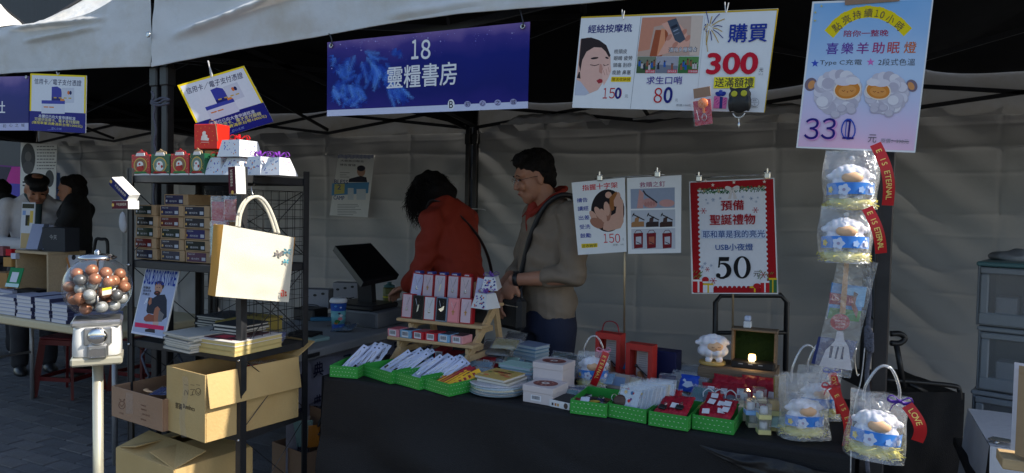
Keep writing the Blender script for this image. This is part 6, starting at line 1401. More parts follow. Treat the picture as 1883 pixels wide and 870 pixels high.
# -------- things behind the right trays
packet(T(1160, 690, .78)+V((0, .06, .0)), (1, -.1, 0), (0, .75, .6), .13, .08, srgb(205, 205, 195), 'white pack with a round blue emblem behind the sticker packs', th=.01)
packet(T(1128, 682, .79)+V((0, .06, 0)), (1, .2, 0), (0, .5, .8), .07, .07, srgb(150, 165, 190), 'small blue and white pack left of the round emblem pack', th=.01)
p = T(1146, 680, .80)+V((0, .03, .01)); b = MB(basis(V((1, 0, 0)), V((0, .75, .66)), V((0, -.66, .75)), p)); b.lathe([(0, .001), (.018, .001), (.018, 0)], ink(srgb(40, 120, 180)), seg=20); b.build('round_sticker', label='round blue sticker on the white pack behind the tray', cat='sticker')
t = thing('photo_tile', 'pale square tile with a grey-blue photo leaning behind the dark-filled tray', 'photo tile', T(1130, 720, .77)); q = T(1130, 722, TZ)+V((0, .05, .03)); M = basis(V((.98, -.1, 0)), V((.03, .45, .9)), V((-.05, -.9, .45)), q)
MB(M).box((0, 0, 0), (.085, .06, .008), ink(srgb(165, 150, 140)), bev=.002).build('tile', t); MB(M).box((0, 0, .0045), (.052, .034, .0015), ink(srgb(125, 145, 175))).build('photo', t)
t = thing('framed_tile', 'black framed tile with a blue drawing behind the sticker packs', 'framed tile', T(1205, 702, .78)); q = T(1205, 712, TZ)+V((0, .09, .03)); M = basis(V((.98, -.15, 0)), V((.05, .5, .85)), V((-.1, -.85, .5)), q)
MB(M).box((0, 0, 0), (.105, .085, .012), m_black, bev=.002).build('frame', t); MB(M).box((0, -.004, .0065), (.075, .055, .002), ink(srgb(190, 195, 205))).build('picture', t); b = MB(M); b.poly([(-.01+.014*math.cos(a*.6), .01+.012*math.sin(a*.6), .0082) for a in range(10)], ink(srgb(50, 80, 130))); b.build('drawing', t)
for i, (x, y, z, w_, h_, c_, lb) in enumerate(((1262, 700, .785, .13, .09, srgb(175, 180, 180), 'big pale packet in film left of the lamp shelf'), (1238, 712, .77, .13, .08, srgb(160, 165, 160), 'white printed packet in front of the big pale packet'), (1258, 682, .80, .11, .08, srgb(165, 165, 165), 'grey film packet at the foot of the lamp shelf'), (1222, 690, .775, .12, .09, srgb(40, 45, 60), 'flat dark magazines behind the framed tile'), (1085, 668, .78, .12, .07, srgb(160, 170, 175), 'silvery packet behind the lamb bag'), (1055, 662, .79, .10, .07, srgb(70, 75, 75), 'dark wrapped packet at the rear edge by the jeans'), (1030, 655, .79, .10, .06, srgb(60, 75, 60), 'dark green wrapped packet at the rear of the table'), (1235, 730, .77, .06, .07, srgb(60, 65, 85), 'small dark sleeve behind the red pouch tray'))):
    packet(T(x, y+12, z-.02)+V((0, .02, .02)), (1, U(-.15, .1), 0), (0, .7, .6), w_, h_, c_, lb, th=.014)
# tray contents right
t, M, w, d, h = trays[4]
b = MB(M)
for i in range(7): 
    p = M @ V((.02+.016*i, .05+.02*(i % 3), .035)); q = thing('key_ring', '%s in the dark-filled tray' % ('red leather charm at the left', 'dark purple leather charm', 'black leather charm in the middle', 'yellow leather charm near the front', 'dark blue leather charm', 'brown leather charm at the right', 'black round charm at the back')[i], 'key ring', p)
    c_ = (srgb(130, 30, 45), srgb(60, 40, 60), srgb(35, 35, 40), srgb(190, 160, 60), srgb(40, 45, 75), srgb(95, 60, 40), srgb(30, 30, 32))[i]
    Mq = Tr(p) @ Rz(U(0, 3)) @ Rx(U(-.5, .5)); MB(Mq).box((0, 0, 0), (.026, .032, .006), mat('leather_%d' % i, c_, .5, bump=.2), bev=.002).build('fob', q); b_ = MB(Mq); b_.tube([(.010*math.cos(a*.52), .026+.010*math.sin(a*.52), .001) for a in range(12)], .0010, m_clip, seg=5, closed=True); b_.build('ring', q)
packet(M @ V((.045, .02, .048)), M.to_3x3() @ V((1, 0, .1)), M.to_3x3() @ V((-.1, .6, .5)), .035, .024, srgb(205, 210, 225), 'small white price label lying in the dark-filled tray', th=.002, film_m=m_clear)
t, M, w, d, h = trays[5]
for i in range(9):
    c_ = random.choice((srgb(200, 170, 180), srgb(190, 200, 215), srgb(215, 190, 150), srgb(205, 205, 210))); cpos = M @ V((.055+.010*i, .035+.012*i, .055+.002*i)); ax = (M.to_3x3() @ V((1, .18*(i-4)/4, 0)))
    pk_ = packet(cpos, ax, M.to_3x3() @ V((.1, .35, .9)), .085, .095, c_, '%s sticker pack standing in the tray with the brown charm' % ('front', 'second', 'third', 'fourth', 'fifth', 'sixth', 'seventh', 'eighth', 'rear')[i], group='sticker packs standing in the tray', th=.006)
    if i < 3:
        bb = MB(RM[pk_.name])
        for k in range(14): x, y = U(-.03, .03), U(-.04, .03); r = U(.003, .007); bb.poly([(x+r*math.cos(a), y+r*math.sin(a), .0034) for a in range(6)], ink(random.choice((srgb(200, 60, 60), srgb(50, 110, 160), srgb(220, 190, 120), srgb(120, 80, 120)))))
        bb.build('print', pk_)
p = M @ V((.028, .03, .05)); q = thing('round_charm', 'round dark brown leather charm at the left of the sticker packs', 'charm', p); MB(Tr(p) @ Rz(.2) @ Rx(1.2)).lathe([(0, .006), (.016, .005), (.022, 0), (.016, -.005), (0, -.006)], mat('leather_dark', srgb(75, 55, 48), .5, bump=.2), seg=24).build('disc', q); b = MB(Tr(p+V((-.02, 0, .01))) @ Rx(1.2)); b.tube([(.009*math.cos(a*.52), .011*math.sin(a*.52), 0) for a in range(12)], .001, m_clip, seg=5, closed=True); b.build('ring', q)
m_pouch = mat('pouch_red', srgb(165, 22, 45), .5, var=.12, scale=30, bump=.4, bscale=60)
def pouch(c, e1, e2, w, h, label, tagc=None, bcl=True, m=None, grp='red organza pouches'):
    e1 = V(e1).normalized(); e2 = V(e2); e2 = (e2-e1*e2.dot(e1)).normalized(); e3 = e1.cross(e2); M = basis(e1, e2, e3, V(c)); t = thing('pouch', label, 'pouch', M=M, group=grp); sd = U(0, 99); b = MB(M)
    for s_ in (1, -1): b.grid(lambda a, q: ((a-.5)*w*(1-.12*math.exp(-((q-.8)/.08)**2)), (q-.5)*h, s_*(.009*(min(1, 5*a, 5*(1-a), 5*q, 5*(1-q)))+.005*mnoise.noise(V((a*6+sd, q*6, s_))))), 10, 10, m or m_pouch)
    b.build('cloth', t)
    if bcl: b = MB(M @ Tr(U(-.1, .15)*w, U(-.2, .1)*h, .014) @ Rx(math.pi/2)); barcode(b, -.011, .011, -.013, .013, 0); b.build('price_label', t)
    if tagc is not None: b = MB(M @ Tr(0, -.2*h, .016)); b.box((0, 0, 0), (.024, .020, .008), m_black, bev=.002); b.tube([(0, .01, 0), (.004, .022, 0), (0, .028, 0), (-.004, .022, 0), (0, .01, 0)], .001, m_clip, seg=5); b.build('tag', t)
    return t
for ti, n, nm in ((6, 7, 'tray with black tags'), (7, 7, 'rightmost tray')):
    t, M, w, d, h = trays[ti]; R3 = M.to_3x3()
    for i in range(n):
        x, y = (.038+.034*(i % 3)), (.050+.050*(i//3)+U(-.004, .004)); pouch(M @ V((min(x, w-.036), y, .046+.003*i)), R3 @ V((1, U(-.2, .2), U(-.1, .1))), R3 @ V((0, 1, .38)), .052, .070, 'red pouch %s in the %s' % (('front left', 'front middle', 'front right', 'middle left', 'centre', 'middle right', 'rear')[i], nm), tagc=1 if ti == 6 and i in (0, 2) else None, bcl=(ti == 7) or i == 1)
for i in range(9):
    x = 1300+i*14.5; p = T(x, 748-3*(i % 3)+2*i*.6, TZ)+V((0, .06+.05*(i % 2), .036+.018*(i % 2))); pouch(p, (1, U(-.2, .2), 0), (U(-.2, .2), .6, .7), .065, .075, 'red pouch, %s in the loose heap below the lamp shelf' % ('first', 'second', 'third', 'fourth', 'fifth', 'sixth', 'seventh', 'eighth', 'ninth')[i], bcl=i % 2 == 0)
bp_ = pouch(T(1262, 732, TZ)+V((0, .04, .045)), (1, -.1, 0), (.1, .5, .8), .07, .065, 'bright blue pouch with a white fish-like print behind the red pouch tray', bcl=False, m=mat('pouch_blue', srgb(25, 75, 185), .5, bump=.3), grp='cloth pouches')
b = MB(RM[bp_.name]); b.poly([(-.02, -.015, .0135), (0, -.022, .0138), (.022, -.012, .0135), (.012, .004, .0138), (-.008, .002, .0138)], ink(srgb(195, 205, 225))); b.poly([(-.022, .004, .0135), (-.01, -.002, .0138), (-.008, .006, .0138), (-.016, .012, .0135)], ink(srgb(195, 205, 225))); b.build('print', bp_)
m_grey = mat('mirror_grey', srgb(105, 110, 120), .4)
for i, x in enumerate((1300, 1321, 1341)):
    p = T(x, 752+i*1.5, TZ)+V((0, .03, .028)); q = thing('key_holder', '%s grey round key holder with white loop' % ('left', 'middle', 'right')[i], 'key holder', p, group='grey round key holders with white loops'); Mq = Tr(p) @ Rz(.35) @ Rx(-.35)
    MB(Mq @ Rx(math.pi/2)).lathe([(0, .003), (.018, .003), (.019, 0), (.018, -.003), (0, -.003)], m_grey, seg=24).build('disc', q); MB(Mq).tube(curve_pts([(-.018, 0, .006), (-.017, 0, .022), (0, 0, .034), (.017, 0, .022), (.018, 0, .006)], 5), .0022, m_white, seg=7).build('loop', q)
# wooden riser, lamps on top
rz0, rz1 = on(1283, 690, y=2.7000), on(1425, 700, y=2.7000)
rs = thing('wooden_riser', 'weathered wooden riser carrying the lamb lamp and the grass box', 'riser', ((rz0.x+rz1.x)/2, 2.7800, TZ)); m_old = mat('old_wood', (.20, .14, .09), .7, var=.3, scale=18, stretch=(1, 9, 9), bump=.3)
xs0, xs1 = rz0.x, rz1.x; RZ = .838
for k in range(2): MB().box(((xs0+xs1)/2, 2.7000+.002, TZ+.0225+.047*k), (xs1-xs0, .012, .045), m_old, bev=.002).build('plank', rs)
for k in range(3): MB().box(((xs0+xs1)/2, 2.7355+k*.058, RZ+.001), (xs1-xs0, .055, .010), m_old, bev=.002).build('plank', rs)
for x in (xs0+.006, xs1-.006): MB().box((x, 2.7900, .795), (.012, .16, .088), m_old, bev=.002).build('side', rs)
RT = RZ+.007
p = on(1310, 672, y=2.7600); lc = V((p.x, 2.7600, RT)); lamp = thing('lamb_lamp', 'white lamb night lamp with sleepy face on a round wooden base', 'night lamp', lc, .42); LM_ = RM[lamp.name]
MB(LM_).lathe([(0, 0), (.048, 0), (.050, .003), (.050, .009), (.046, .012), (0, .012)], mat('base_wood', srgb(200, 165, 95), .5), seg=32).build('base', lamp)
put('body', lamb_me, lamp, Tr(0, 0, .010))
MB(LM_).ell((0, -.034, .072), (.030, .014, .021), m_face).build('face', lamp)
b = MB(LM_)
for sx in (-.011, .011): b.tube([(sx-.006, -.0465, .073), (sx, -.049, .071), (sx+.006, -.0465, .073)], .0008, ink(srgb(120, 70, 55)), seg=4)
b.tube([(-.003, -.049, .066), (0, -.050, .064), (.003, -.049, .066)], .0008, ink(srgb(120, 70, 55)), seg=4); b.build('sleepy_eyes', lamp)
# grass box with night lights
gx0, gx1 = on(1345, 640, y=2.7800).x, on(1428, 640, y=2.7800).x
gb = thing('grass_box', 'dark wooden box lined with artificial grass holding a lit night light', 'display box', ((gx0+gx1)/2, 2.8000, RT)); mg = mat('fake_grass', (.035, .10, .02), .8, var=.5, scale=300, bump=1, bscale=400); HB = .135
W_ = gx1-gx0; cx = (gx0+gx1)/2
MB().box((cx, 2.8300, RT+HB/2), (W_, .008, HB), m_old).build('back_board', gb); MB().box((gx0+.004, 2.8000, RT+HB/2), (.008, .052, HB-.002), m_old, bev=.001).build('side_board', gb); MB().box((gx1-.004, 2.8000, RT+HB/2), (.008, .052, HB-.002), m_old, bev=.001).build('side_board', gb)
MB().box((cx, 2.8000, RT+HB+.004), (W_+.006, .062, .008), m_old, bev=.001).build('top_board', gb)
b = MB(); b.grid(lambda a, q: (gx0+.008+(W_-.016)*a, 2.8220-.006*mnoise.noise(V((a*40, q*30, 0))), RT+.012+(HB-.014)*q), 50, 30, mg)
for k in range(2600):
    x, z = U(gx0+.01, gx1-.01), U(RT+.02, RT+HB-.008); a = U(0, 6.28); L = U(.006, .012); p = V((x, 2.8210, z)); q = p+V((L*.6*math.cos(a), -L, L*.6*math.sin(a))); s_ = V((math.sin(a), 0, -math.cos(a)))*.0007; b.add([p-s_, p+s_, q], [(0, 1, 2)], mg)
b.build('artificial_grass', gb, kind='stuff')
MB().box((cx-.0, 2.7720, RT+.012), (W_-.01, .06, .024), m_black, bev=.003).build('power_strip', gb)
b = MB()
for k in range(3): b.box((cx-.04+.035*k, 2.7408, RT+.016), (.016, .002, .003), ink(srgb(150, 155, 165)))
b.build('marks', gb)
lp = V((on(1383, 657, y=2.7600).x, 2.7600, RT+.024)); nl = thing('night_light', 'small glowing warm night light in front of the artificial grass', 'night light', lp)
m_glow = mat('glow_warm', srgb(255, 205, 120), .4, emit=5.0); MB(Tr(lp)).lathe([(0, .028), (.011, .027), (.013, .022), (.0135, .007), (.0, .007)], m_glow, seg=20).build('glowing_cap', nl); MB(Tr(lp)).box((0, 0, .0035), (.022, .022, .007), m_white, bev=.001).build('base', nl)
pl2 = bpy.data.lights.new('night_light_lamp', 'POINT'); pl2.energy = .10; pl2.color = (1, .72, .35); pl2.shadow_soft_size = .012; po = bpy.data.objects.new('night_light_lamp', pl2); COL.objects.link(po); po.location = lp+V((0, -.018, .018))
lp = V((on(1374, 622, y=2.8000).x, 2.8000, RT+HB+.009)); nl = thing('night_light', 'unlit white night light standing on top of the grass box', 'night light', lp); MB(Tr(lp)).box((0, 0, .0125), (.028, .028, .025), m_white, bev=.003).build('base', nl); MB(Tr(lp)).box((0, 0, .036), (.023, .023, .019), mat('frosted', srgb(205, 215, 240), .3), bev=.004).build('cap', nl)
# leaning gilt book / card
M = basis(V((.35, .93, 0)).normalized(), V((-.05, .1, 1)).normalized(), V((.93, -.35, 0)).normalized(), T(1432, 762, TZ)+V((0, .03, .062))); t = thing('leaning_card', 'mustard card in film leaning at the right of the pouches', 'card', M=M); MB(M).box((0, 0, 0), (.085, .125, .004), ink(srgb(150, 130, 70)), bev=.001).build('card', t); b = MB(M); b.grid(lambda a, q: ((a-.5)*.095, (q-.5)*.14, .005+.002*mnoise.noise(V((a*6, q*6, 0)))), 8, 8, m_crisp); b.build('film', t)
# clear cases with small lamps
m_yb = mat('pale_yellow', srgb(225, 215, 150), .5); m_bb = mat('pale_blue', srgb(140, 185, 235), .5); m_cream = mat('cream', srgb(225, 215, 185), .5)
def case(x, y, z, base, label, rz=.3, amber=False):
    p = T(x, y, z) if z < .78 else T(x, y, z); M = Tr(p+V((0, .02, 0))) @ Rz(rz); t = thing('lamp_case', label, 'clear case', M=M, group='small night lights in clear cases'); s_ = .038
    MB(M).box((0, 0, .007), (s_, s_, .014), base, bev=.001).build('base', t)
    if amber: MB(M).box((0, 0, .030), (.028, .028, .030), ink(srgb(215, 180, 110)), bev=.002).build('sponge', t)
    else: MB(M).lathe([(0, .014), (.011, .014), (.0115, .02), (.0115, .033), (.009, .036), (0, .036)], m_white, seg=16).build('night_light', t)
    b = MB(M); b.box((0, 0, .031), (s_-.001, s_-.001, .033), m_case, bev=.001); b.build('cover', t)
CS = [(1383, 787, TZ, m_cream, 'clear case with cream base at the left of the front pair', 0), (1402, 800, TZ, m_yb, 'clear case with pale yellow base nearest the table edge', 0), (1421, 793, TZ, m_yb, 'clear case with amber filling at the right of the front row', 1), (1379, 764, TZ+.048, m_bb, 'clear case with light blue base and price label, upper left', 0), (1403, 772, TZ+.048, m_yb, 'clear case with pale yellow base in the upper middle', 0), (1421, 765, TZ+.048, m_yb, 'clear case with amber filling, upper right', 1), (1366, 745, TZ+.03, m_cream, 'clear case with cream base behind the blue-based one', 0), (1395, 742, TZ+.05, m_cream, 'clear case at the back of the case pile, under the mustard card', 0)]
for x, y, z, m_, lb, am in CS: case(x, y, z, m_, lb, .35, bool(am))
for x, y in ((1403, 740), (1421, 740), (1388, 757)): pass
for i, (x, y) in enumerate(((1383, 762), (1402, 768), (1421, 764), (1366, 755))): MB(Tr(T(x, y+22, TZ)+V((0, .035, 0)))).box((0, 0, .023), (.036, .036, .046), m_cream, bev=.001).build('case', label='closed cream case propping the %s upper case' % ('left', 'middle', 'right', 'rear')[i], cat='case')
# right sheep bags on and off the table
sheepbag(T(1475, 812, TZ)+V((0, .04, .006)), 'large lamb lamp bag on the table corner with its red ribbon hanging forward', .45, w=.155, h=.19, rib=(.055, .16, .10, -.02, .02), ribtext='E IS ETERNAL', bow=(.052, .165), bowc=srgb(210, 80, 90))
sheepbag(T(1500, 788, TZ)+V((0, .13, .004)), 'lamb lamp bag half hidden behind the large one at the table corner', .35, w=.14, h=.17, rib=(.02, .16, .05, .03, .0), ribtext='OVE IS', bow=(.02, .165), bowc=srgb(50, 60, 170))

# ---------- small wares filling the gaps between the larger ones
def fill(x, y, c, cn, kind, place, w=.07, h=.06, dz=.0):
    p = T(x, y, TZ); packet(p+V((0, .02, .020+dz)), (1, U(-.35, .35), U(-.1, .1)), (U(-.3, .3), .75, .55), w, h, c, '%s %s %s' % (cn, kind, place), th=.010, group='small wrapped wares on the table')
FC = [('sky blue', srgb(130, 180, 215)), ('white', srgb(210, 212, 215)), ('mint', srgb(165, 205, 190)), ('brown', srgb(120, 95, 70)), ('silver', srgb(165, 170, 175)), ('navy', srgb(40, 50, 90)), ('cream', srgb(215, 205, 175)), ('teal', srgb(70, 130, 140)), ('pink', srgb(215, 160, 170)), ('grey', srgb(120, 122, 128))]
PL = [((872, 662), 'by the foot of the pine stand'), ((892, 668), 'just right of the pine stand foot'), ((912, 668), 'behind the yellow picture book'), ((900, 700), 'touching the bookmark tray corner'), ((935, 672), 'left of the light blue booklets'), ((958, 690), 'in front of the light blue booklets'), ((1012, 690), 'behind the lidded boxes'), ((1030, 683), 'between the booklets and the lamb bag'), ((1048, 692), 'at the left foot of the lamb bag'), ((1040, 728), 'between the lidded boxes and the dark-filled tray'),
      ((1112, 706), 'right of the lamb bag'), ((1135, 700), 'behind the pale photo tile'), ((1160, 712), 'left of the framed tile'), ((1185, 688), 'behind the framed tile'), ((1205, 690), 'right behind the framed tile'), ((1225, 712), 'between the framed tile and the blue pouch'), ((1240, 690), 'in front of the navy box'), ((1258, 712), 'left of the wooden riser'), ((1278, 716), 'at the left corner of the wooden riser'), ((1290, 736), 'left of the grey key holders'), ((1350, 728), 'under the wooden riser front'), ((1375, 733), 'at the right foot of the wooden riser'), ((1400, 728), 'right of the wooden riser'), ((1446, 742), 'beside the mustard card'), ((1440, 790), 'between the clear cases and the corner bag'), ((1360, 752), 'behind the clear cases')]
for i, ((x, y), pl) in enumerate(PL):
    cn, c = FC[(i*7+2) % 10]; fill(x+U(8, 14), y+U(2, 8), c, cn, ('card', 'flat pack', 'small bag')[i % 3], 'half under its neighbour, '+pl, w=U(.05, .08), h=U(.05, .07))
    cn, c = FC[(i*3) % 10]; fill(x, y+10, c, cn, ('card pack', 'wrapped packet', 'sleeve')[i % 3], pl, w=U(.06, .09), h=U(.05, .08), dz=U(0, .02))
# ================================================= PEOPLE
def skinm(n, c): return mat(n, c, .5, var=.06, scale=30, sss=.12, bump=.05, bscale=300)
sk_a = skinm('skin_a', srgb(172, 122, 98)); sk_b = skinm('skin_b', srgb(178, 128, 104)); m_hair = mat('hair_black', (.010, .008, .008), .7, spec=.15, var=.4, scale=120, stretch=(1, 1, .2), bump=.6, bscale=260)
def tm(M, prims):
    R = M.to_3x3().to_4x4(); out = []
    for q in prims:
        if q[0] == 'e': out.append(('e', M @ V(q[1]), q[2], R @ (q[3] if len(q) > 3 else I4)))
        elif q[0] == 'c': out.append(('c', M @ V(q[1]), M @ V(q[2]), q[3], q[4]))
    return out
def head_prims(f=0):
    return [('e', (-.012, 0, .035), (.094, .075, .094)), ('e', (.022, 0, -.020), (.066, .064, .088)), ('e', (.036, 0, -.070), (.046, .050, .036)), ('c', (.050, 0, -.092), (.058, 0, -.090), .022, .020), ('e', (.064, 0, .032), (.026, .054, .030)),
            ('c', (.083, 0, .014), (.102, 0, -.024), .0085, .0115), ('e', (.096, .010, -.028), (.012, .008, .008)), ('e', (.096, -.010, -.028), (.012, .008, .008)), ('e', (.076, .038, -.022), (.016, .022, .024)), ('e', (.076, -.038, -.022), (.016, .022, .024)),
            ('e', (.085, 0, -.052), (.010, .021, .0065)), ('e', (.083, 0, -.063), (.010, .019, .0075)), ('e', (.078, .030, .030), (.012, .020, .007)), ('e', (.078, -.030, .030), (.012, .020, .007)),
            ('e', (-.004, .076, -.004), (.017, .008, .031)), ('e', (-.004, -.076, -.004), (.017, .008, .031)), ('c', (-.022, 0, -.05), (-.040, 0, -.155), .054 if not f else .046, .058 if not f else .048)]
def hand_prims(w, d, n, curl=.6, thumb=1, s=1.):
    """w wrist, d direction of the fingers, n back-of-hand normal, thumb side +1/-1"""
    w, d, n = V(w), V(d).normalized(), V(n); n = (n-d*n.dot(d)).normalized(); sd = d.cross(n)*thumb; P = []
    R = basis(d, sd, n, V((0, 0, 0)))
    P.append(('e', w+d*.045*s, (.048*s, .040*s, .016*s), R)); P.append(('e', w+d*.062*s+sd*.012*s, (.03*s, .026*s, .014*s), R))
    for k, L in enumerate((.070, .078, .073, .058)):
        o = (.030-.020*k)*s; b = w+d*.082*s+sd*o; a = curl*.9; c = curl*1.9
        d1 = (d*math.cos(a)-n*math.sin(a)+sd*(o*2.2)).normalized(); d2 = (d*math.cos(c)-n*math.sin(c)+sd*(o*1.5)).normalized(); d3 = (d*math.cos(c*1.3)-n*math.sin(c*1.3)).normalized()
        j1 = b+d1*L*.48*s; j2 = j1+d2*L*.30*s; j3 = j2+d3*L*.22*s; P += [('c', b-d*.012*s, j1, .0092*s, .0085*s), ('c', j1, j2, .0085*s, .0078*s), ('c', j2, j3, .0078*s, .0068*s)]
    t0 = w+d*.022*s+sd*.026*s; t1 = t0+(d*.6+sd*.7-n*.3).normalized()*.036*s; t2 = t1+(d*.9+sd*.25-n*.35).normalized()*.030*s; P += [('c', t0, t1, .0125*s, .0105*s), ('c', t1, t2, .0100*s, .0085*s)]
    return P
def bend(lean, z0=.98):
    return Tr(0, 0, z0) @ Ry(lean) @ Tr(0, 0, -z0)
def person(label, loc, yaw, lean, HM, shirt, trousers, skin, arms, vox=.007, sleeve=1., bulk=1., hem=.90, group=None, coat=None, fem=0, wr=.012):
    """HM head matrix in the local frame; arms: dicts sh, el, wr (points), hd, hn hand direction/normal, th"""
    t = thing('person', label, 'person', loc, yaw); Bm = bend(lean)
    core = tm(HM, head_prims(fem))
    nk = HM @ V((-.04, 0, -.155)); chest = Bm @ V((0, 0, 1.36))
    core += [('c', nk, Bm @ V((-.01, 0, 1.40)), .055, .07), ('c', chest, (0, 0, 1.0), .085, .09)]
    for s in (1, -1): core += [('c', (0, .085*s, .92), (.01, .095*s, .5), .07, .05), ('c', (.01, .095*s, .5), (-.01, .10*s, .09), .048, .036), ('e', (.045, .10*s, .045), (.12, .042, .04))]
    for a in arms: core += [('c', a['sh'], a['el'], .042, .036), ('c', a['el'], V(a['el']).lerp(V(a['wr']), .35), .036, .038), ('c', V(a['el']).lerp(V(a['wr']), .35), a['wr'], .038, .026)] + hand_prims(a['wr'], a['hd'], a['hn'], a.get('curl', .6), a.get('th', 1))
    blob('body', t, core, skin, vox=vox, smooth=2)
    secs = []
    for z, rx, ry, x in ((hem, .118, .172, 0), (.98, .118, .160, .004), (1.10, .125, .163, .012), (1.22, .128, .175, .012), (1.32, .120, .186, .004), (1.40, .098, .180, -.008), (1.45, .072, .125, -.014), (1.485, .058, .072, -.018)):
        A = Bm if z > .98 else I4; secs.append((A @ V((x, 0, z)), rx*bulk, ry*bulk, (Ry(lean) if z > 1.0 else I4)))
    sp = [('l', secs)]
    for a in arms:
        e_ = V(a['el']); c_ = e_.lerp(V(a['wr']), a.get('cuff', .8)); sh = V(a['sh'])
        sp += [('c', sh, sh.lerp(e_, .5), .070*bulk, .062*bulk), ('c', sh.lerp(e_, .5), e_, .062*bulk, .056*bulk), ('c', e_, c_, .056*bulk, .049*bulk)]
    def wrk(co):
        f = mnoise.noise(V((co.x*4, co.y*4, co.z*7))); r_ = mnoise.noise(V((co.x*11, co.y*11+3, co.z*16+f*2)))
        u_ = co.z*1.3+abs(co.y)*.9+co.x*.5; g_ = math.sin(u_*34+5*mnoise.noise(V((co.x*3, co.y*3, co.z*2))))*max(0, mnoise.noise(V((co.x*3+4, co.y*3, co.z*3)))+.15)
        return wr*(f*.8+r_*.7)+.020*g_
    blob('shirt' if not coat else coat, t, sp, shirt, vox=vox*1.15, smooth=5, wrinkle=wrk)
    tp = [('l', [((0, 0, .86), .125*bulk, .172*bulk), ((0, 0, 1.0), .115*bulk, .155*bulk)])]
    for s in (1, -1): tp += [('c', (0, .085*s, .88), (.015, .098*s, .5), .098*bulk, .076), ('c', (.015, .098*s, .5), (-.01, .10*s, .11), .074, .062)]
    blob('trousers', t, tp, trousers, vox=.012, smooth=4, wrinkle=lambda co: .006*mnoise.noise(V((co.x*8, co.y*8, co.z*14))))
    for s in (1, -1): MB(RM[t.name]).ell((.05, .10*s, .045), (.135, .048, .048), m_black, seg=14, rings=8).build('shoe', t)
    return t
def eyes(t, HM, closed=True):
    M = RM[t.name] @ HM; b = MB(M)
    for s in (1, -1):
        b.ell((.0835, .030*s, .010), (.008, .013, .0045), ink((.02, .015, .012)), seg=10, rings=6)
        b.tube([(.086, .046*s, .028), (.093, .030*s, .034), (.092, .016*s, .032)], .0026, m_hair, seg=5, flat=.6)
    b.build('eyes', t)
    b = MB(M); b.ell((.0925, 0, -.0575), (.004, .018, .0035), ink(srgb(140, 75, 70)), seg=12, rings=6); b.build('mouth', t)
def strands(t, HM, n, fn, name='hair_strands', r=.0011):
    b = MB(RM[t.name] @ HM)
    for i in range(n):
        P = fn(i); b.tube(P, [r]*(len(P)-1)+[r*.2], m_hair, seg=3, cap=False)
    b.build(name, t, kind='stuff')

# --- man with crossed hands
m_shirt = mat('taupe_shirt', srgb(130, 115, 100), .7, var=.05, scale=40, bump=.15, bscale=200); m_jean = mat('dark_jeans', srgb(28, 34, 58), .75, var=.15, scale=120, bump=.2, bscale=500)
pm_xy = dep(1012, 450, 3.30); mloc = V((pm_xy.x, pm_xy.y, 0)); myaw = math.radians(228)
HMm = Tr(.088, 0, 1.562) @ Rz(math.radians(-6)) @ Ry(math.radians(14)) @ Matrix.Scale(.95, 4)
armL = dict(sh=(-.01, .185, 1.395), el=(.005, .255, 1.135), wr=(.205, .055, 1.105), hd=(.30, -.35, -1), hn=(.85, .45, .1), curl=.5, th=-1, cuff=.42)
armR = dict(sh=(-.01, -.185, 1.395), el=(.02, -.265, 1.145), wr=(.235, -.04, 1.05), hd=(.25, .35, -1), hn=(1, .0, .3), curl=.45, th=1, cuff=.42)
man = person('man in a taupe pullover with red collar, hands crossed, looking down behind the table', mloc, myaw, math.radians(2), HMm, m_shirt, m_jean, sk_a, [armL, armR], vox=.0052, bulk=.99, hem=.93)
MM = RM[man.name]; eyes(man, HMm)
blob('hair', man, tm(HMm, [('e', (-.020, 0, .060), (.096, .083, .086)), ('e', (-.052, 0, .018), (.062, .078, .080)), ('e', (.035, .012, .108), (.055, .055, .030)), ('e', (.058, .018, .092), (.036, .042, .024)), ('c', (-.02, .074, .02), (-.008, .076, -.006), .012, .006), ('c', (-.02, -.074, .02), (-.008, -.076, -.006), .012, .006), ('e', (-.075, 0, -.03), (.030, .055, .040))]), m_hair, vox=.005, smooth=2, disp=.006, dscale=40)
def mh(i):
    a = U(-2.9, 2.9); e_ = U(.2, 1.35); p = V((-.018+.096*math.cos(e_)*math.cos(a), .083*math.cos(e_)*math.sin(a), .055+.084*math.sin(e_)));
    if p.x > .045 and p.z < .09: p.z = .10
    d_ = V((.5+U(-.3, .4), U(-.35, .35)+p.y*3, .35-e_*.1)).normalized(); return [p, p+d_*.014+V((0, 0, .002)), p+d_*.026+V((0, 0, -.004))]
strands(man, HMm, 700, mh)
b = MB(MM @ HMm)
for s in (1, -1):
    b.tube([(.098+.000*a, .031*s+.021*math.cos(a*.45), .006+.015*math.sin(a*.45)) for a in range(14)], .0010, m_clip, seg=5, closed=True); b.tube([(.096, .052*s, .010), (.04, .077*s, .012), (-.005, .080*s, .010)], .0011, m_clip, seg=5)
b.tube([(.098, .010, .010), (.104, 0, .012), (.098, -.010, .010)], .0011, m_clip, seg=5); b.build('glasses', man)
m_redpolo = mat('polo_red', srgb(140, 38, 22), .7, bump=.2, bscale=300)
col_p = []
for s in (1, -1):
    col_p += [('c', (-.055, .03*s, 1.52), (-.03, .070*s, 1.510), .012, .012), ('c', (-.03, .070*s, 1.510), (.035, .072*s, 1.475), .012, .012), ('c', (.035, .072*s, 1.475), (.112, .030*s, 1.40), .012, .009), ('c', (.06, .068*s, 1.452), (.122, .052*s, 1.385), .007, .005)]
col_p += [('c', (-.055, -.03, 1.52), (-.055, .03, 1.52), .016, .016), ('e', (.088, .0, 1.37), (.040, .030, .10))]
blob('collar', man, col_p, m_redpolo, vox=.006, smooth=3)
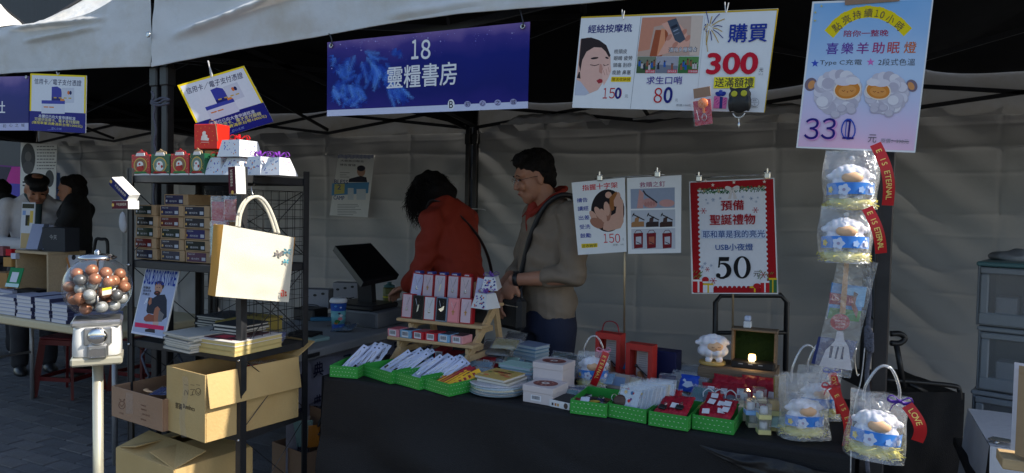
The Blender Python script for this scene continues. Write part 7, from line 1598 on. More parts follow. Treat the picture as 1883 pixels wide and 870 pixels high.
b = MB(MM); sp = curve_pts([(-.10, .02, 1.42), (-.06, .115, 1.475), (.02, .13, 1.485), (.085, .105, 1.43), (.128, .060, 1.30), (.146, .020, 1.16), (.165, -.0, 1.05)], 8)
vs = []; n = len(sp)
b.tube(sp, .016, m_black, seg=8, flat=.75); b.build('bag_strap', man)
bag = thing('shoulder_bag', 'small black shoulder bag hanging at the man\'s waist below his hands', 'bag', MM @ V((.20, .03, .88)), myaw+.3); b = MB(RM[bag.name]); b.box((0, 0, .075), (.06, .17, .15), mat('bag_black', (.016, .016, .018), .5, bump=.3, bscale=200), bev=.018); b.build('body', bag)
b = MB(RM[bag.name]); b.box((.031, 0, .11), (.004, .15, .004), m_clip); b.build('zip', bag); b = MB(RM[bag.name]); b.tube(curve_pts([(0, .07, .14), (-.02, .02, .22), (0, -.07, .14)], 5), .006, m_black, seg=6); b.build('handle', bag)
wt = MM @ (V(armL['wr'])*.94+V(armL['el'])*.06); dW = (MM.to_3x3() @ (V(armL['wr'])-V(armL['el']))).normalized(); b = MB(dW.to_track_quat('Z', 'Y').to_matrix().to_4x4()); b.M = Tr(wt) @ b.M
b.lathe([(.029, -.010), (.032, -.010), (.032, .010), (.029, .010)], m_black, seg=20); b.lathe([(0, .004), (.014, .004), (.016, 0)], m_black, seg=16, M=Tr(0, .033, 0) @ Rx(-math.pi/2)); b.build('wristwatch', label='black wristwatch on the man\'s near wrist', cat='watch')

# --- woman in the red top
m_rust = mat('rust_top', srgb(150, 48, 30), .75, var=.06, scale=50, bump=.2, bscale=220); m_dkpants = mat('dark_trousers', (.02, .02, .025), .7)
pw_ = dep(852, 450, 3.95); wloc = V((pw_.x, pw_.y, 0)); wyaw = math.radians(180+25.8-28)
wl = math.radians(15); Bw = bend(wl); HMw = Bw @ Tr(.075, 0, 1.505) @ Ry(math.radians(38)) @ Matrix.Scale(.94, 4)
def bw(p): return tuple(Bw @ V(p))
shL, shR = bw((-.01, .175, 1.36)), bw((-.01, -.175, 1.36))
wom = person('woman in a rust-red top bending over the counter, loose dark hair covering her face', wloc, wyaw, wl, HMw, m_rust, m_dkpants, sk_b,
    [dict(sh=shL, el=(.12, .235, 1.07), wr=(.30, .13, .97), hd=(1, -.3, -.3), hn=(.2, 0, 1), th=-1, cuff=.72), dict(sh=shR, el=(.14, -.235, 1.07), wr=(.33, -.12, .97), hd=(1, .3, -.3), hn=(.2, 0, 1), th=1, cuff=.72)], vox=.007, bulk=1.06, fem=1)
blob('hair', wom, tm(HMw, [('e', (-.022, 0, .055), (.135, .120, .112)), ('e', (-.06, 0, -.01), (.095, .115, .110)), ('e', (.045, .06, .03), (.070, .055, .095)), ('e', (.045, -.06, .03), (.060, .045, .085)), ('e', (.02, .085, -.04), (.052, .03, .075)), ('e', (.02, -.085, -.04), (.052, .03, .075)), ('e', (.075, .03, .06), (.04, .06, .05))]), m_hair, vox=.008, smooth=3, disp=.012, dscale=22)
def wh_(i):
    a = U(-3.14, 3.14); e_ = U(-.5, 1.4); p = V((-.022+.132*math.cos(e_)*math.cos(a), .118*math.cos(e_)*math.sin(a), .045+.115*math.sin(e_))); o = V((p.x, p.y, 0)).normalized()
    dn = V((.75, 0, -.55)); L = U(.04, .10); w1 = V((U(-1, 1), U(-1, 1), U(-1, 1)))*.014; w2 = V((U(-1, 1), U(-1, 1), U(-1, 1)))*.022
    return [p, p+o*.014+dn*L*.4+w1, p+o*.024+dn*L*.8+w2, p+o*.020+dn*L*1.15+w1+w2]
strands(wom, HMw, 1500, wh_, r=.0013)
b = MB(RM[wom.name]); sp = curve_pts([bw((.07, .10, 1.42)), bw((0, .12, 1.475)), bw((-.08, .06, 1.40)), bw((-.142, -.02, 1.26)), bw((-.142, -.10, 1.12)), (-.09, -.17, 1.0), (-.02, -.20, .9)], 7); b.tube(sp, .013, m_black, seg=8, flat=.3); b.build('bag_strap', wom)

# --- man in cap and white jacket, far stall
m_coat = mat('white_coat', srgb(205, 206, 214), .75, var=.04, bump=.2, bscale=120); m_teal = mat('teal_scarf', srgb(60, 80, 85), .8)
pc = dep(62, 440, 5.75); cloc = V((pc.x, pc.y, 0)); cyaw = math.radians(25.8-50); cl = math.radians(14); Bc = bend(cl); HMc = Bc @ Tr(.07, 0, 1.53) @ Ry(math.radians(14))
def bc(p): return tuple(Bc @ V(p))
cap = person('man in a black flat cap and white jacket reading something over the book stall', cloc, cyaw, cl, HMc, m_coat, m_dkpants, sk_a,
    [dict(sh=bc((-.01, .18, 1.38)), el=(.14, .25, 1.08), wr=(.34, .08, 1.10), hd=(1, -.4, .1), hn=(0, 0, 1), th=-1, cuff=.9), dict(sh=bc((-.01, -.18, 1.38)), el=(.14, -.25, 1.08), wr=(.33, -.06, 1.08), hd=(1, .4, .1), hn=(0, 0, 1), th=1, cuff=.9)], vox=.009, bulk=.96, wr=.006, coat='jacket')
eyes(cap, HMc); blob('hair', cap, tm(HMc, [('e', (-.045, 0, .0), (.066, .079, .060))]), mat('hair_grey', (.12, .12, .12), .6), vox=.009)
blob('cap', cap, tm(HMc, [('e', (-.012, 0, .080), (.108, .088, .040)), ('e', (.088, 0, .060), (.056, .066, .012)), ('e', (.03, 0, .090), (.075, .078, .030))]), m_blackcloth, vox=.008)
blob('shirt_front', cap, [('c', Bc @ V((.09, 0, 1.44)), Bc @ V((.135, 0, 1.12)), .04, .03), ('c', Bc @ V((.02, .05, 1.48)), Bc @ V((.09, 0, 1.42)), .03, .03), ('c', Bc @ V((.02, -.05, 1.48)), Bc @ V((.09, 0, 1.42)), .03, .03)], m_teal, vox=.009)
# --- woman in black
pb = dep(143, 440, 5.65); bloc = V((pb.x, pb.y, 0)); byaw = math.radians(180+25.8+14); HMb = Tr(.045, 0, 1.50) @ Ry(math.radians(8)) @ Matrix.Scale(.93, 4)
m_blk2 = mat('black_top', (.012, .012, .014), .8, var=.2)
wb = person('woman dressed in black with short dark hair facing the man in the cap', bloc, byaw, math.radians(3), HMb, m_blk2, m_dkpants, sk_b,
    [dict(sh=(-.01, .175, 1.35), el=(.08, .24, 1.09), wr=(.30, .10, 1.08), hd=(1, -.4, 0), hn=(0, 0, 1), th=-1, cuff=.85), dict(sh=(-.01, -.175, 1.35), el=(.10, -.23, 1.09), wr=(.31, -.08, 1.08), hd=(1, .4, 0), hn=(0, 0, 1), th=1, cuff=.85)], vox=.009, bulk=.92, wr=.005, fem=1)
eyes(wb, HMb); blob('hair', wb, tm(HMb, [('e', (-.038, 0, .055), (.092, .084, .084)), ('e', (-.062, 0, .0), (.066, .084, .088)), ('e', (.01, .05, .085), (.05, .035, .040)), ('e', (.01, -.05, .085), (.05, .035, .040))]), m_hair, vox=.008, disp=.006, dscale=30)
# --- person cut off at the left edge
pl3 = dep(0, 440, 6.3); HMl = Tr(.04, 0, 1.47) @ Ry(.2) @ Matrix.Scale(.93, 4)
lf = person('person in black half cut off by the left edge of the picture', V((pl3.x, pl3.y, 0)), math.radians(140), 0., HMl, m_blk2, m_dkpants, sk_b, [dict(sh=(-.01, .175, 1.33), el=(.02, .24, 1.08), wr=(.20, .16, .98), hd=(1, 0, -.3), hn=(0, 0, 1), th=-1, cuff=.9), dict(sh=(-.01, -.175, 1.33), el=(.02, -.24, 1.08), wr=(.20, -.16, .98), hd=(1, 0, -.3), hn=(0, 0, 1), th=1, cuff=.9)], vox=.010, fem=1)
blob('hair', lf, tm(HMl, [('e', (-.02, 0, .045), (.106, .092, .095)), ('e', (-.06, 0, -.02), (.06, .085, .09))]), m_hair, vox=.009, disp=.008, dscale=25)
# ================================================= COUNTER WITH TILL
m_lam = mat('grey_laminate', srgb(150, 150, 150), .5, var=.05)
ce = T(556, 655, .74); CX1 = -2.255; CY0 = 2.46; CY1 = 4.35
ct = thing('counter_table', 'grey folding counter table at right angles to the stall, cluttered with till gear', 'table', ((CX1-.35), (CY0+CY1)/2, 0))
MB().box((CX1-.35, (CY0+CY1)/2, .725), (.70, CY1-CY0, .045), m_lam, bev=.006).build('table_top', ct)
for x in (CX1-.62, CX1-.08):
    for y in (CY0+.1, CY1-.1): MB().tube([(x, y, 0), (x, y, .70)], .013, m_steel).build('leg', ct)
MB().box((CX1+.001, CY0+.10, .722), (.006, .085, .020), m_black, bev=.004).build('grip_slot', ct)
# printed cloth under the counter
clp = MB(); m_pc = mat('printed_cloth', srgb(150, 150, 165), .8, bump=.2)
cl_o = thing('printed_cloth', 'grey cloth with dark characters hanging under the till counter', 'cloth', (CX1-.1, CY0+.7, 0))
MB().grid(lambda a, b: (CX1-.07+.010*math.sin(a*30), CY0+.0+1.35*a, .16+.54*b), 50, 8, m_pc).build('cloth', cl_o)
for i, ch in enumerate('慶典之乙喜樂平安福音恩光'*3):
    say(cl_o, ch, V((CX1-.055, CY0+.09+.11*(i % 12), .60-.16*(i//12)+.03*(i % 2))), V((0, 1, 0)), V((0, 0, 1)), ink(srgb(45, 45, 70)), w=.07, bold=.03)
# till screen
CT = .748
mc = on(672, 497, y=3.30); q = [dep(617, 452, 4.05), dep(680, 446, 4.3), dep(733, 507, 4.1), dep(665, 521, 3.9)]
til = thing('till_screen', 'black till touchscreen tilted back on its stand', 'screen', (q[0]+q[2])/2)
e1 = (q[1]-q[0]).normalized(); 
A = dep(616, 452, 4.05); B_ = dep(682, 447, 4.30); C_ = dep(734, 505, 4.12); D_ = dep(668, 519, 3.86)
nn = (B_-A).cross(D_-A).normalized(); nn = nn if nn.dot(CAM-A) < 0 else -nn
MB().prism([A, B_, C_, D_], nn*.035, m_black).build('screen', til)
b = MB(); ctr = (A+B_+C_+D_)/4; k = .93; b.poly([ctr+(p-ctr)*k-nn*.001 for p in (A, B_, C_, D_)], mat('screen_glass', (.008, .008, .009), .3, spec=.3)); b.build('glass', til)
b = MB(); b.bar(ctr+nn*.03, (ctr.x-.02, ctr.y+.03, CT+.12), .10, .04, m_black); b.box((ctr.x-.02, ctr.y, CT+.105), (.30, .26, .03), m_black, bev=.008); b.build('stand', til)
pr = thing('cash_drawer', 'flat grey cash drawer box under the till screen', 'cash drawer', (ctr.x, ctr.y, CT)); MB().box((ctr.x+.03, ctr.y, CT+.045), (.30, .28, .088), mat('drawer_grey', srgb(120, 122, 126), .5), bev=.005).build('body', pr); MB().box((ctr.x+.03, ctr.y-.143, CT+.045), (.27, .004, .07), mat('drawer_face', srgb(95, 97, 102), .5), bev=.001).build('front', pr)
# bottle
bc_ = T(715, 587, CT); bt = thing('water_bottle', 'tall olive green tumbler with teal lid, white lettering and yellow band', 'bottle', bc_); m_ol = mat('olive', srgb(115, 118, 62), .45, var=.05)
b = MB(Tr(bc_)); b.lathe([(0, 0), (.030, 0), (.034, .006), (.036, .10), (.037, .185), (.034, .192), (0, .193)], m_ol, seg=28); b.build('body', bt)
MB(Tr(bc_)).lathe([(.0335, .1925), (.0335, .203), (.018, .210), (.013, .211), (.013, .222), (0, .224)], mat('teal_lid', srgb(95, 150, 155), .4), seg=24).build('lid', bt); MB(Tr(bc_)).lathe([(.0368, .132), (.0374, .133), (.0374, .140), (.0369, .141)], ink(srgb(215, 205, 60)), seg=28).build('band', bt)
cdir = (CAM-bc_); cdir.z = 0; cdir.normalize(); say(bt, 'VERANO', bc_+cdir*.039+V((0, 0, .150)), V((0, 0, 1)).cross(cdir), (0, 0, 1), ink(srgb(205, 210, 190)), w=.042, h=.009, bold=.02)
# paper cup
cc_ = T(622, 607, CT)+V((.0, -.0, .0)); cu = thing('paper_cup', 'blue and turquoise printed paper cup with white lid', 'paper cup', cc_); b = MB(Tr(cc_)); b.lathe([(0, 0), (.032, 0), (.033, .004), (.0435, .152), (0, .1525)], mat('cup_blue', srgb(35, 80, 165), .45), seg=28); b.build('cup', cu)
MB(Tr(cc_)).lathe([(.0350, .036), (.0362, .036), (.0412, .108), (.0402, .108)], mat('cup_turquoise', srgb(110, 175, 185), .45), seg=28).build('sleeve', cu); MB(Tr(cc_)).lathe([(.0470, .151), (.0485, .156), (.0470, .163), (.042, .172), (.038, .175), (0, .174)], m_white, seg=28).build('lid', cu)
b = MB(); sidev = V((0, 0, 1)).cross((CAM-cc_).normalized()).normalized(); cd2 = (CAM-cc_); cd2.z = 0; cd2.normalize()
for (x, z, r, c_) in ((.008, .052, .010, srgb(200, 120, 130)), (.012, .066, .007, srgb(225, 220, 225)), (-.004, .040, .012, srgb(60, 110, 60)), (-.01, .034, .008, srgb(190, 110, 50)), (.004, .075, .006, srgb(60, 50, 90)), (-.012, .105, .006, srgb(90, 150, 210)), (.01, .10, .005, srgb(180, 190, 220)), (.01, .018, .006, srgb(70, 120, 200))):
    z *= 1.28; x *= 1.2; r *= 1.25; rr = .033+.0105*z/.152+.0030; b.poly([cc_+cd2*math.sqrt(max(0, rr*rr-(x+r*math.cos(a*.6))**2))+sidev*(x+r*math.cos(a*.6))+V((0, 0, z+r*.7*math.sin(a*.6))) for a in range(10)], ink(c_))
b.build('print', cu)
# clutter
MB().box(tuple(T(563, 590, CT)+V((-.02, .06, .035))), (.16, .13, .07), m_black, bev=.008).build('dark_box', label='black receipt printer box behind the paper cup', cat='box')
def slab(px, py, w, d, h, rz, c, label, cat, z=CT, m=None, name='item'):
    p = T(px, py, z); MB(Tr(p) @ Rz(rz)).box((0, 0, h/2), (w, d, h), m or ink(c), bev=min(.003, h*.3)).build(name, label=label, cat=cat)
slab(665, 592, .22, .14, .012, .3, (.02, .02, .02), 'flat black keyboard on the counter right of the paper cup', 'keyboard', name='keyboard')
slab(560, 622, .14, .12, .03, .2, (.02, .02, .022), 'low black case on the counter left of the paper cup', 'case', name='black_case')
slab(578, 625, .12, .10, .018, -.2, srgb(150, 180, 175), 'pale green card on the near end of the counter', 'card', name='green_card')
slab(595, 590, .14, .03, .02, .6, srgb(60, 110, 140), 'blue folding ruler lying among the counter clutter', 'ruler', z=CT+.036, name='blue_ruler')
for i, (x, y, lb) in enumerate(((572, 560, 'tangled black cable loops on the left of the counter'), (600, 552, 'black cable coil in front of the till stand'), (650, 545, 'black cable drooping below the till screen'))):
    p = T(x, y+14, CT+.03); P = [p+V((.055*math.cos(k*1.3+i)*(1+.3*math.sin(k)), .04*math.sin(k*1.3+i), .02+.02*math.sin(k*.9+i))) for k in range(14)]; MB().tube(curve_pts(P, 5), .0028, m_black, seg=5).build('cable', label=lb, cat='cable')
for i, (x, y, c_, lb) in enumerate(((576, 545, srgb(150, 150, 155), 'pale carton with dark earphone print left of the till'), (632, 530, srgb(155, 155, 160), 'pale carton with dark earphone print behind the till stand'))):
    p = T(x, y+20, CT+.05); t = thing('pale_box', lb, 'box', p); MB(Tr(p) @ Rz(.4)).box((0, .08, .045), (.17, .10, .12), ink(c_), bev=.002).build('body', t); b = MB(Tr(p) @ Rz(.4))
    for k in range(3): b.poly([(-.05+.05*k+.012*math.cos(a*.6), .029, .06+.008*math.sin(a*.6)+.01*k) for a in range(10)], m_black)
    b.build('print', t)
hs = T(665, 575, CT); t = thing('hand_scanner', 'black hand barcode scanner lying in front of the cash drawer', 'scanner', hs); blob('body', t, [('e', (0, 0, .045), (.035, .030, .028)), ('c', (0, 0, .04), (.11, .02, .03), .014, .012)], m_black, vox=.006)
for i in range(3): packet(T(640+i*9, 612-i*9, CT+.02)+V((-.12-.06*i, .12, 0)), (.9, .3, .1), (-.3, .9, .2), .13, .10, (srgb(60, 90, 120), srgb(120, 125, 130), srgb(90, 100, 110))[i], '%s crumpled sleeve in the counter clutter' % ('blue', 'grey', 'slate')[i], th=.012)

# ================================================= LEFT STALL
le0 = T(0, 583, .745); le1 = T(145, 602, .745); LY = (le0.y+le1.y)/2; LX1 = on(208, 600, y=LY).x
m_ltab = mat('table_beige', srgb(200, 185, 150), .5, var=.05)
lt = thing('folding_table', 'beige-edged folding table of the neighbouring book stall', 'table', (-4.8, LY+.32, 0)); LX0 = LX1-1.85
MB().box(((LX0+LX1)/2, LY+.33, .725), (1.85, .66, .045), m_ltab, bev=.008).build('table_top', lt)
for x in (LX0+.12, LX1-.06):
    for y in (LY+.05, LY+.60): MB().tube([(x, y, .006), (x, y, .703)], .014, mat('leg_grey', srgb(150, 150, 152), .4, metal=.5)).build('leg', lt)
MB().tube([(LX0+.12, LY+.05, .36), (LX0+.12, LY+.60, .36)], .009, MATS['leg_grey']).build('leg_brace', lt)
m_spine = ink(srgb(60, 62, 90)); m_cov = ink(srgb(165, 168, 190)); pg2 = mat('pages_white', srgb(205, 203, 205), .8, var=.08, scale=300, stretch=(.2, .2, 8))
def books(pxl, pxr, py, n, label, z=.749, th=.021, d=.21, off=0.):
    L = on(pxl, py, y=LY+.02+off); R = on(pxr, py, y=LY+.02+off); w = R.x-L.x
    t = thing('book_stack', label, 'book stack', ((L.x+R.x)/2, LY+.12+off, z), group='stacks of pale books on the neighbouring table')
    for i in range(n):
        M = Tr((L.x+R.x)/2+U(-.004, .004), LY+.02+off+d/2+U(-.004, .004), z+th*(i+.5)) @ Rz(U(-.03, .03)); b = MB(M); b.box((0, 0, 0), (w-.004, d-.004, th-.004), pg2); b.box((0, 0, th/2-.0012), (w, d, .002), m_cov); b.box((0, 0, -th/2+.0012), (w, d, .002), m_cov); b.box((w/2-.001, 0, 0), (.0025, d, th-.001), m_spine); b.build('book', t)
books(-10, 27, 590, 5, 'leftmost pile of pale books by the green sign', off=.02); books(30, 58, 592, 6, 'tallest pile of pale books, second from the left', off=.01); books(64, 91, 595, 6, 'pile of pale books with dark spines, third from the left'); books(95, 124, 598, 5, 'pile of pale books nearest the vending machine', off=.0)
L = on(128, 600, y=LY+.05); t = thing('book_stack', 'flat blue-covered books at the right end of the neighbouring table', 'book stack', L)
for i in range(3): MB(Tr(L.x+.07, LY+.16, .749+.018*(i+.5)) @ Rz(U(-.05, .05))).box((0, 0, 0), (.15, .21, .016), ink(srgb(120, 130, 165)), bev=.001).build('book', t)
for i, (a, b_) in enumerate(((0, 35), (38, 78), (84, 118))):
    L = on(a, 560, y=LY+.28); R = on(b_, 560, y=LY+.28); t = thing('book_stack', ('rear pile of white books left of the wooden crate', 'rear books in front of the wooden crate', 'rear books right under the wooden crate')[i], 'book stack', L); 
    for k in range(5 if i != 1 else 4): MB(Tr((L.x+R.x)/2, LY+.34, .749+.02*(k+.5)) @ Rz(U(-.05, .05))).box((0, 0, 0), (R.x-L.x-.01, .18, .018), pg2 if k % 2 else m_cov, bev=.001).build('book', t)
# crate
k0 = on(28, 530, y=LY+.30); k1 = on(118, 530, y=LY+.30); cz0, cz1 = .80, on(85, 464, y=LY+.30).z; cx0, cx1 = k0.x, on(88, 500, y=LY+.30).x
cr = thing('wooden_crate', 'open pine display crate on the neighbouring table', 'crate', ((cx0+cx1)/2, LY+.4, .75)); h = cz1-.75; mz = .75
for c, s_ in ((((cx0+cx1)/2, LY+.42, cz1-.008), (cx1-cx0, .24, .016)), (((cx0+cx1)/2, LY+.42, .757), (cx1-cx0, .24, .014)), ((cx0+.008, LY+.42, (cz1+.75)/2), (.016, .236, h-.034)), ((cx1-.008, LY+.42, (cz1+.75)/2), (.016, .236, h-.034)), (((cx0+cx1)/2, LY+.535, (cz1+.75)/2), (cx1-cx0-.034, .010, h-.034))): MB().box(c, s_, m_wood2, bev=.001).build('board', cr)
kx = on(6, 500, y=LY+.30).x; MB().box((kx, LY+.40, .80), (.16, .14, .10), m_wood2, bev=.002).build('wooden_block', label='smaller wooden block left of the crate', cat='box')
def lb(px, py, y, w, h, d, rz, rx, c, label, cat, z=None, name='item', txt=None, tc=WH):
    p = on(px, py, y=y); 
    if z is not None: p.z = z
    M = Tr(p) @ Rz(rz) @ Rx(rx); t = thing(name, label, cat, M=M); MB(M).box((0, 0, h/2), (w, d, h), ink(c), bev=.0015).build('body', t)
    if txt: say(t, txt, M @ V((0, -d/2-.001, h*.6)), M.to_3x3() @ V((1, 0, 0)), M.to_3x3() @ V((0, 0, 1)), ink((.4, .4, .4)), w=w*.32)
    return t, M
t, M = lb(22, 528, LY+.16, .115, .12, .006, .1, -.3, srgb(25, 125, 75), 'green payment sign with a blank white square beside the crate', 'sign', name='payment_sign'); b = MB(M); b.poly([(-.030, -.0035, .03), (.030, -.0035, .03), (.030, -.0035, .092), (-.030, -.0035, .092)], ink(srgb(205, 210, 222))); b.poly([(-.0575, -.0035, 0), (.0575, -.0035, 0), (.0575, -.0035, .022), (-.0575, -.0035, .022)], ink(srgb(185, 215, 215))); b.build('print', t)
t, M = lb(49, 459, LY+.44, .125, .305, .006, .1, -.06, srgb(205, 208, 215), 'upright poster board with a phone picture standing on the crate', 'poster board', z=cz1, name='poster_board'); b = MB(M)
for x0, z0, x1, z1, c_ in ((-.055, .265, .055, .295, srgb(60, 60, 45)), (-.02, .15, .018, .22, srgb(50, 50, 45)), (0, .15, .016, .21, srgb(150, 140, 60)), (.02, .17, .05, .25, srgb(215, 185, 90)), (-.055, .0, .055, .10, srgb(190, 165, 120)), (-.05, .22, -.02, .25, srgb(130, 160, 210))): b.poly([(x0, -.0036, z0), (x1, -.0036, z0), (x1, -.0036, z1), (x0, -.0036, z1)], ink(c_))
b.build('print', t)
t, M = lb(68, 458, LY+.36, .12, .17, .05, .35, -.35, srgb(150, 158, 185), 'slanted grey-blue books leaning on the crate top', 'book', z=cz1, name='leaning_books'); MB(M).box((.04, 0, .085), (.035, .056, .172), ink(srgb(60, 62, 70)), bev=.001).build('book', t); MB(M).box((.075, .002, .083), (.03, .05, .165), ink(srgb(120, 118, 125)), bev=.001).build('book', t)
lb(112, 462, LY+.42, .20, .15, .10, .1, 0, srgb(52, 54, 60), 'dark grey paper bag with white calligraphy on the crate', 'paper bag', z=cz1, name='paper_bag', txt='今天')
lb(60, 528, LY+.33, .20, .09, .10, .1, 0, srgb(25, 27, 34), 'black box with white characters inside the crate', 'box', z=.766, name='black_box', txt='今天')
t, M = lb(150, 535, LY+.42, .30, .28, .012, .15, -.12, srgb(188, 190, 198), 'pale blue-white calendar board with an orange curve behind the globe', 'calendar', z=.80, name='calendar'); b = MB(M); b.tube([(-.15+.14*math.sin(a*.1), -.008, .28-.028*a) for a in range(10)], .012, ink(srgb(200, 140, 80)), seg=4, flat=.2); 
for k in range(3): b.lathe([(0, .001), (.016, .001), (.016, 0)], m_black, seg=14, M=Tr(-.09+.10*k, -.007, .265) @ Rx(math.pi/2))
b.build('print', t)
for i, (x, y, c_, s_, lbl) in enumerate(((5, 470, srgb(140, 90, 95), .05, 'pinkish carton at the far left on the neighbouring table'), (20, 470, srgb(190, 30, 45), .035, 'red ornament box left of the crate'), (28, 476, srgb(190, 195, 215), .03, 'small white card box by the red ornament'), (20, 490, srgb(175, 135, 80), .05, 'tan box under the red ornament'))): lb(x, y, LY+.30, s_*1.3, s_*1.2, s_, .2, 0, c_, lbl, 'box', name='small_box')
MB().box((kx, LY+.34, .80+.10), (.15, .12, .10), ink(srgb(160, 120, 75)), bev=.002).build('tan_box', label='tan crate box carrying the red ornaments', cat='box')
# red plastic stools
m_stool = mat('stool_red', srgb(95, 22, 26), .4)
def stool(px, py, label, rz):
    p = T(px, py, 0); t = thing('plastic_stool', label, 'stool', p, rz, group='dark red plastic stools under the tables'); M = RM[t.name]
    b = MB(M); b.box((0, 0, .445), (.26, .26, .018), m_stool, bev=.006); b.build('seat', t); b = MB(M)
    for s in (1, -1): b.box((0, s*.123, .418), (.25, .012, .036), m_stool); b.box((s*.123, 0, .418), (.012, .234, .036), m_stool)
    b.build('skirt', t)
    for sx in (1, -1):
        for sy in (1, -1): MB(M).bar((sx*.115, sy*.115, .42), (sx*.155, sy*.155, 0), .042, .016, m_stool, up=(sx, -sy, 0)).build('leg', t)
    for z in (.16,):
        for s in (1, -1): MB(M).box((0, s*.138, z), (.25, .010, .028), m_stool).build('stretcher', t); MB(M).box((s*.138, 0, z), (.010, .25, .028), m_stool).build('stretcher', t)
stool(128, 730, 'dark red plastic stool under the book table left of the vending machine pole', .3); stool(262, 720, 'dark red plastic stool half hidden behind the rack and its cartons', .1)
# chair back behind the woman in black
MB().tube(curve_pts([dep(172, 470, 5.2), dep(176, 442, 5.2), dep(186, 440, 5.2), dep(197, 444, 5.2), dep(198, 480, 5.2)], 5), .012, m_black).build('chair_back', label='black tubular chair back behind the woman in black', cat='chair')
# dangling bags under the rack shelf
for i, (x, y) in enumerate(((268, 660), (300, 665), (330, 668))):
    p = on(x, y, y=2.34); b = MB(); b.tube(curve_pts([p+V((.03*math.cos(k*1.1+i), .01*math.sin(k), .10-.03*k+.01*math.sin(k*2.1))) for k in range(8)], 4), .006, m_rope, seg=6); b.build('hanging_cord', label='%s dark flecked cord dangling behind the rack under the third shelf' % ('left', 'middle', 'right')[i], cat='cord')

# ================================================= RIGHT FRONT POST AND ITS GOODS
PX = .055
sheepbag(on(1562, 383, y=2.05)+V((0, 0, -.004)), 'lamb lamp bag hanging highest, just under the lamb lamp poster', .15, w=.135, h=.155, rib=(.045, .165, .078, .012, .012), ribtext='E IS ETERNAL', handle=False)
sheepbag(on(1552, 480, y=2.03)+V((0, 0, -.004)), 'lamb lamp bag hanging second from the top on the right post', .15, w=.13, h=.145, rib=(.04, .142, .075, .03, .006), ribtext='E IS ETERNAL', handle=False)
sheepbag(on(1605, 838, y=1.93), 'lamb lamp bag hanging lowest by its clear handle beside the table corner', .15, w=.135, h=.155, rib=(.045, .150, .075, .07, .014), ribtext='LOVE', bow=(.030, .155), bowc=srgb(85, 50, 150), tilt=.08)
cd_ = thing('curtain_cord', 'pale cord running down the right front post between the hanging bags', 'cord', (PX-.04, 2.10, 0)); MB().tube(curve_pts([on(x, y, y=2.10) for x, y in ((1590, 640), (1583, 700), (1572, 740), (1566, 800), (1564, 869))], 6), .004, mat('white_webbing', (.5, .5, .5), .7, var=.5, scale=300), seg=6, flat=.4).build('webbing', cd_)
MB().tube(curve_pts([on(x, y, y=2.0) for x, y in ((1574, 640), (1572, 665), (1576, 690), (1580, 688))], 5), .0018, m_clip, seg=6).build('hook', cd_)
# spatula gift pack
c0 = on(1552, 585, y=2.06)
def sp_(x, y, o=0.): d_ = ray(x, y); N_ = V((.25, -.968, 0)); return CAM+d_*((c0-CAM).dot(N_)/d_.dot(N_))+N_*o
K5 = .4483
def z5p(x, y, o=0.): return sp_(1420+x*K5, 480+y*K5, o)
st_ = thing('spatula_pack', 'wooden-handled slotted spatula in a clear film pack on the right post', 'spatula', c0)
b = MB(); b.prism([z5p(*q) for q in ((244, 88), (388, 108), (355, 250), (225, 235))], (0, .003, 0), ink(srgb(75, 135, 195))); b.build('card', st_)
b = MB()
def zp(L, c, o): b.poly([z5p(x, y, o) for x, y in L], ink(c))
zp(((236, 190), (225, 235), (355, 250), (366, 205)), srgb(60, 130, 60), .0008); zp(((300, 110), (388, 110), (375, 190), (330, 185)), srgb(110, 170, 215), .0006); zp(((236, 128), (232, 175), (335, 185), (340, 145)), srgb(140, 35, 65), .0012)
zp(((325, 140), (345, 150), (340, 175), (352, 205), (345, 235), (325, 190)), srgb(140, 80, 60), .0016); zp(((335, 125), (352, 135), (345, 150), (332, 142)), srgb(90, 60, 50), .0018); b.build('print', st_)
say(st_, 'LOVE IS', z5p(288, 157, .002), (z5p(340, 163)-z5p(240, 150)), (0, 0, 1), ink(srgb(225, 140, 120)), w=.052, h=.011, bold=.02)
b = MB(); b.prism([z5p(x, y, .010) for x, y in ((292, 0), (312, 0), (296, 215), (272, 212))], (0, .010, 0), mat('beech', srgb(185, 140, 95), .5, stretch=(9, 9, 1), scale=10)); b.build('handle', st_)
b = MB(); m_sp = mat('spatula_grey', srgb(195, 195, 205), .35)
rim = [(262, 285), (286, 285), (290, 320), (308, 345), (322, 445), (188, 428), (215, 362), (252, 325)]
# head built round its slots
for L in (((262, 285), (286, 285), (290, 320), (308, 350), (235, 345), (252, 325)), ((235, 345), (228, 392), (222, 432), (188, 428), (215, 362)), ((247, 347), (263, 349), (250, 399), (238, 396)), ((271, 349), (285, 350), (275, 398), (258, 400)), ((290, 350), (308, 350), (322, 445), (283, 440), (286, 400)), ((224, 394), (222, 432), (284, 440), (286, 402))): b.prism([z5p(x, y, .011) for x, y in L], (0, .003, 0), m_sp)
b.build('head', st_)
b = MB(); b.prism([z5p(272+40*math.cos(a*.2618), 247+34*math.sin(a*.2618), .016) for a in range(24)][::-1], (0, .001, 0), ink(srgb(165, 35, 45))); b.build('round_label', st_)
for i, s_ in enumerate(('愛是永不止息', '手作木柄', '料理鍋鏟', 'LOVE')): say(st_, s_, z5p(272, 230+i*12, .017), (z5p(340, 160)-z5p(240, 150)), (0, 0, 1), ink(srgb(225, 190, 185)), w=.030-.003*i, h=.005)
b = MB(); b.prism([z5p(*q) for q in ((190, 310), (350, 330), (310, 452), (160, 420))], (0, .004, 0), ink(srgb(50, 60, 110))); b.build('pouch', st_)
b = MB(); b.grid(lambda a, q: z5p((265-q*105)+(160-8*q)*a, -20+q*470+25*a, .020+.003*mnoise.noise(V((a*5, q*10, 0)))), 12, 24, m_crisp); b.build('film', st_)
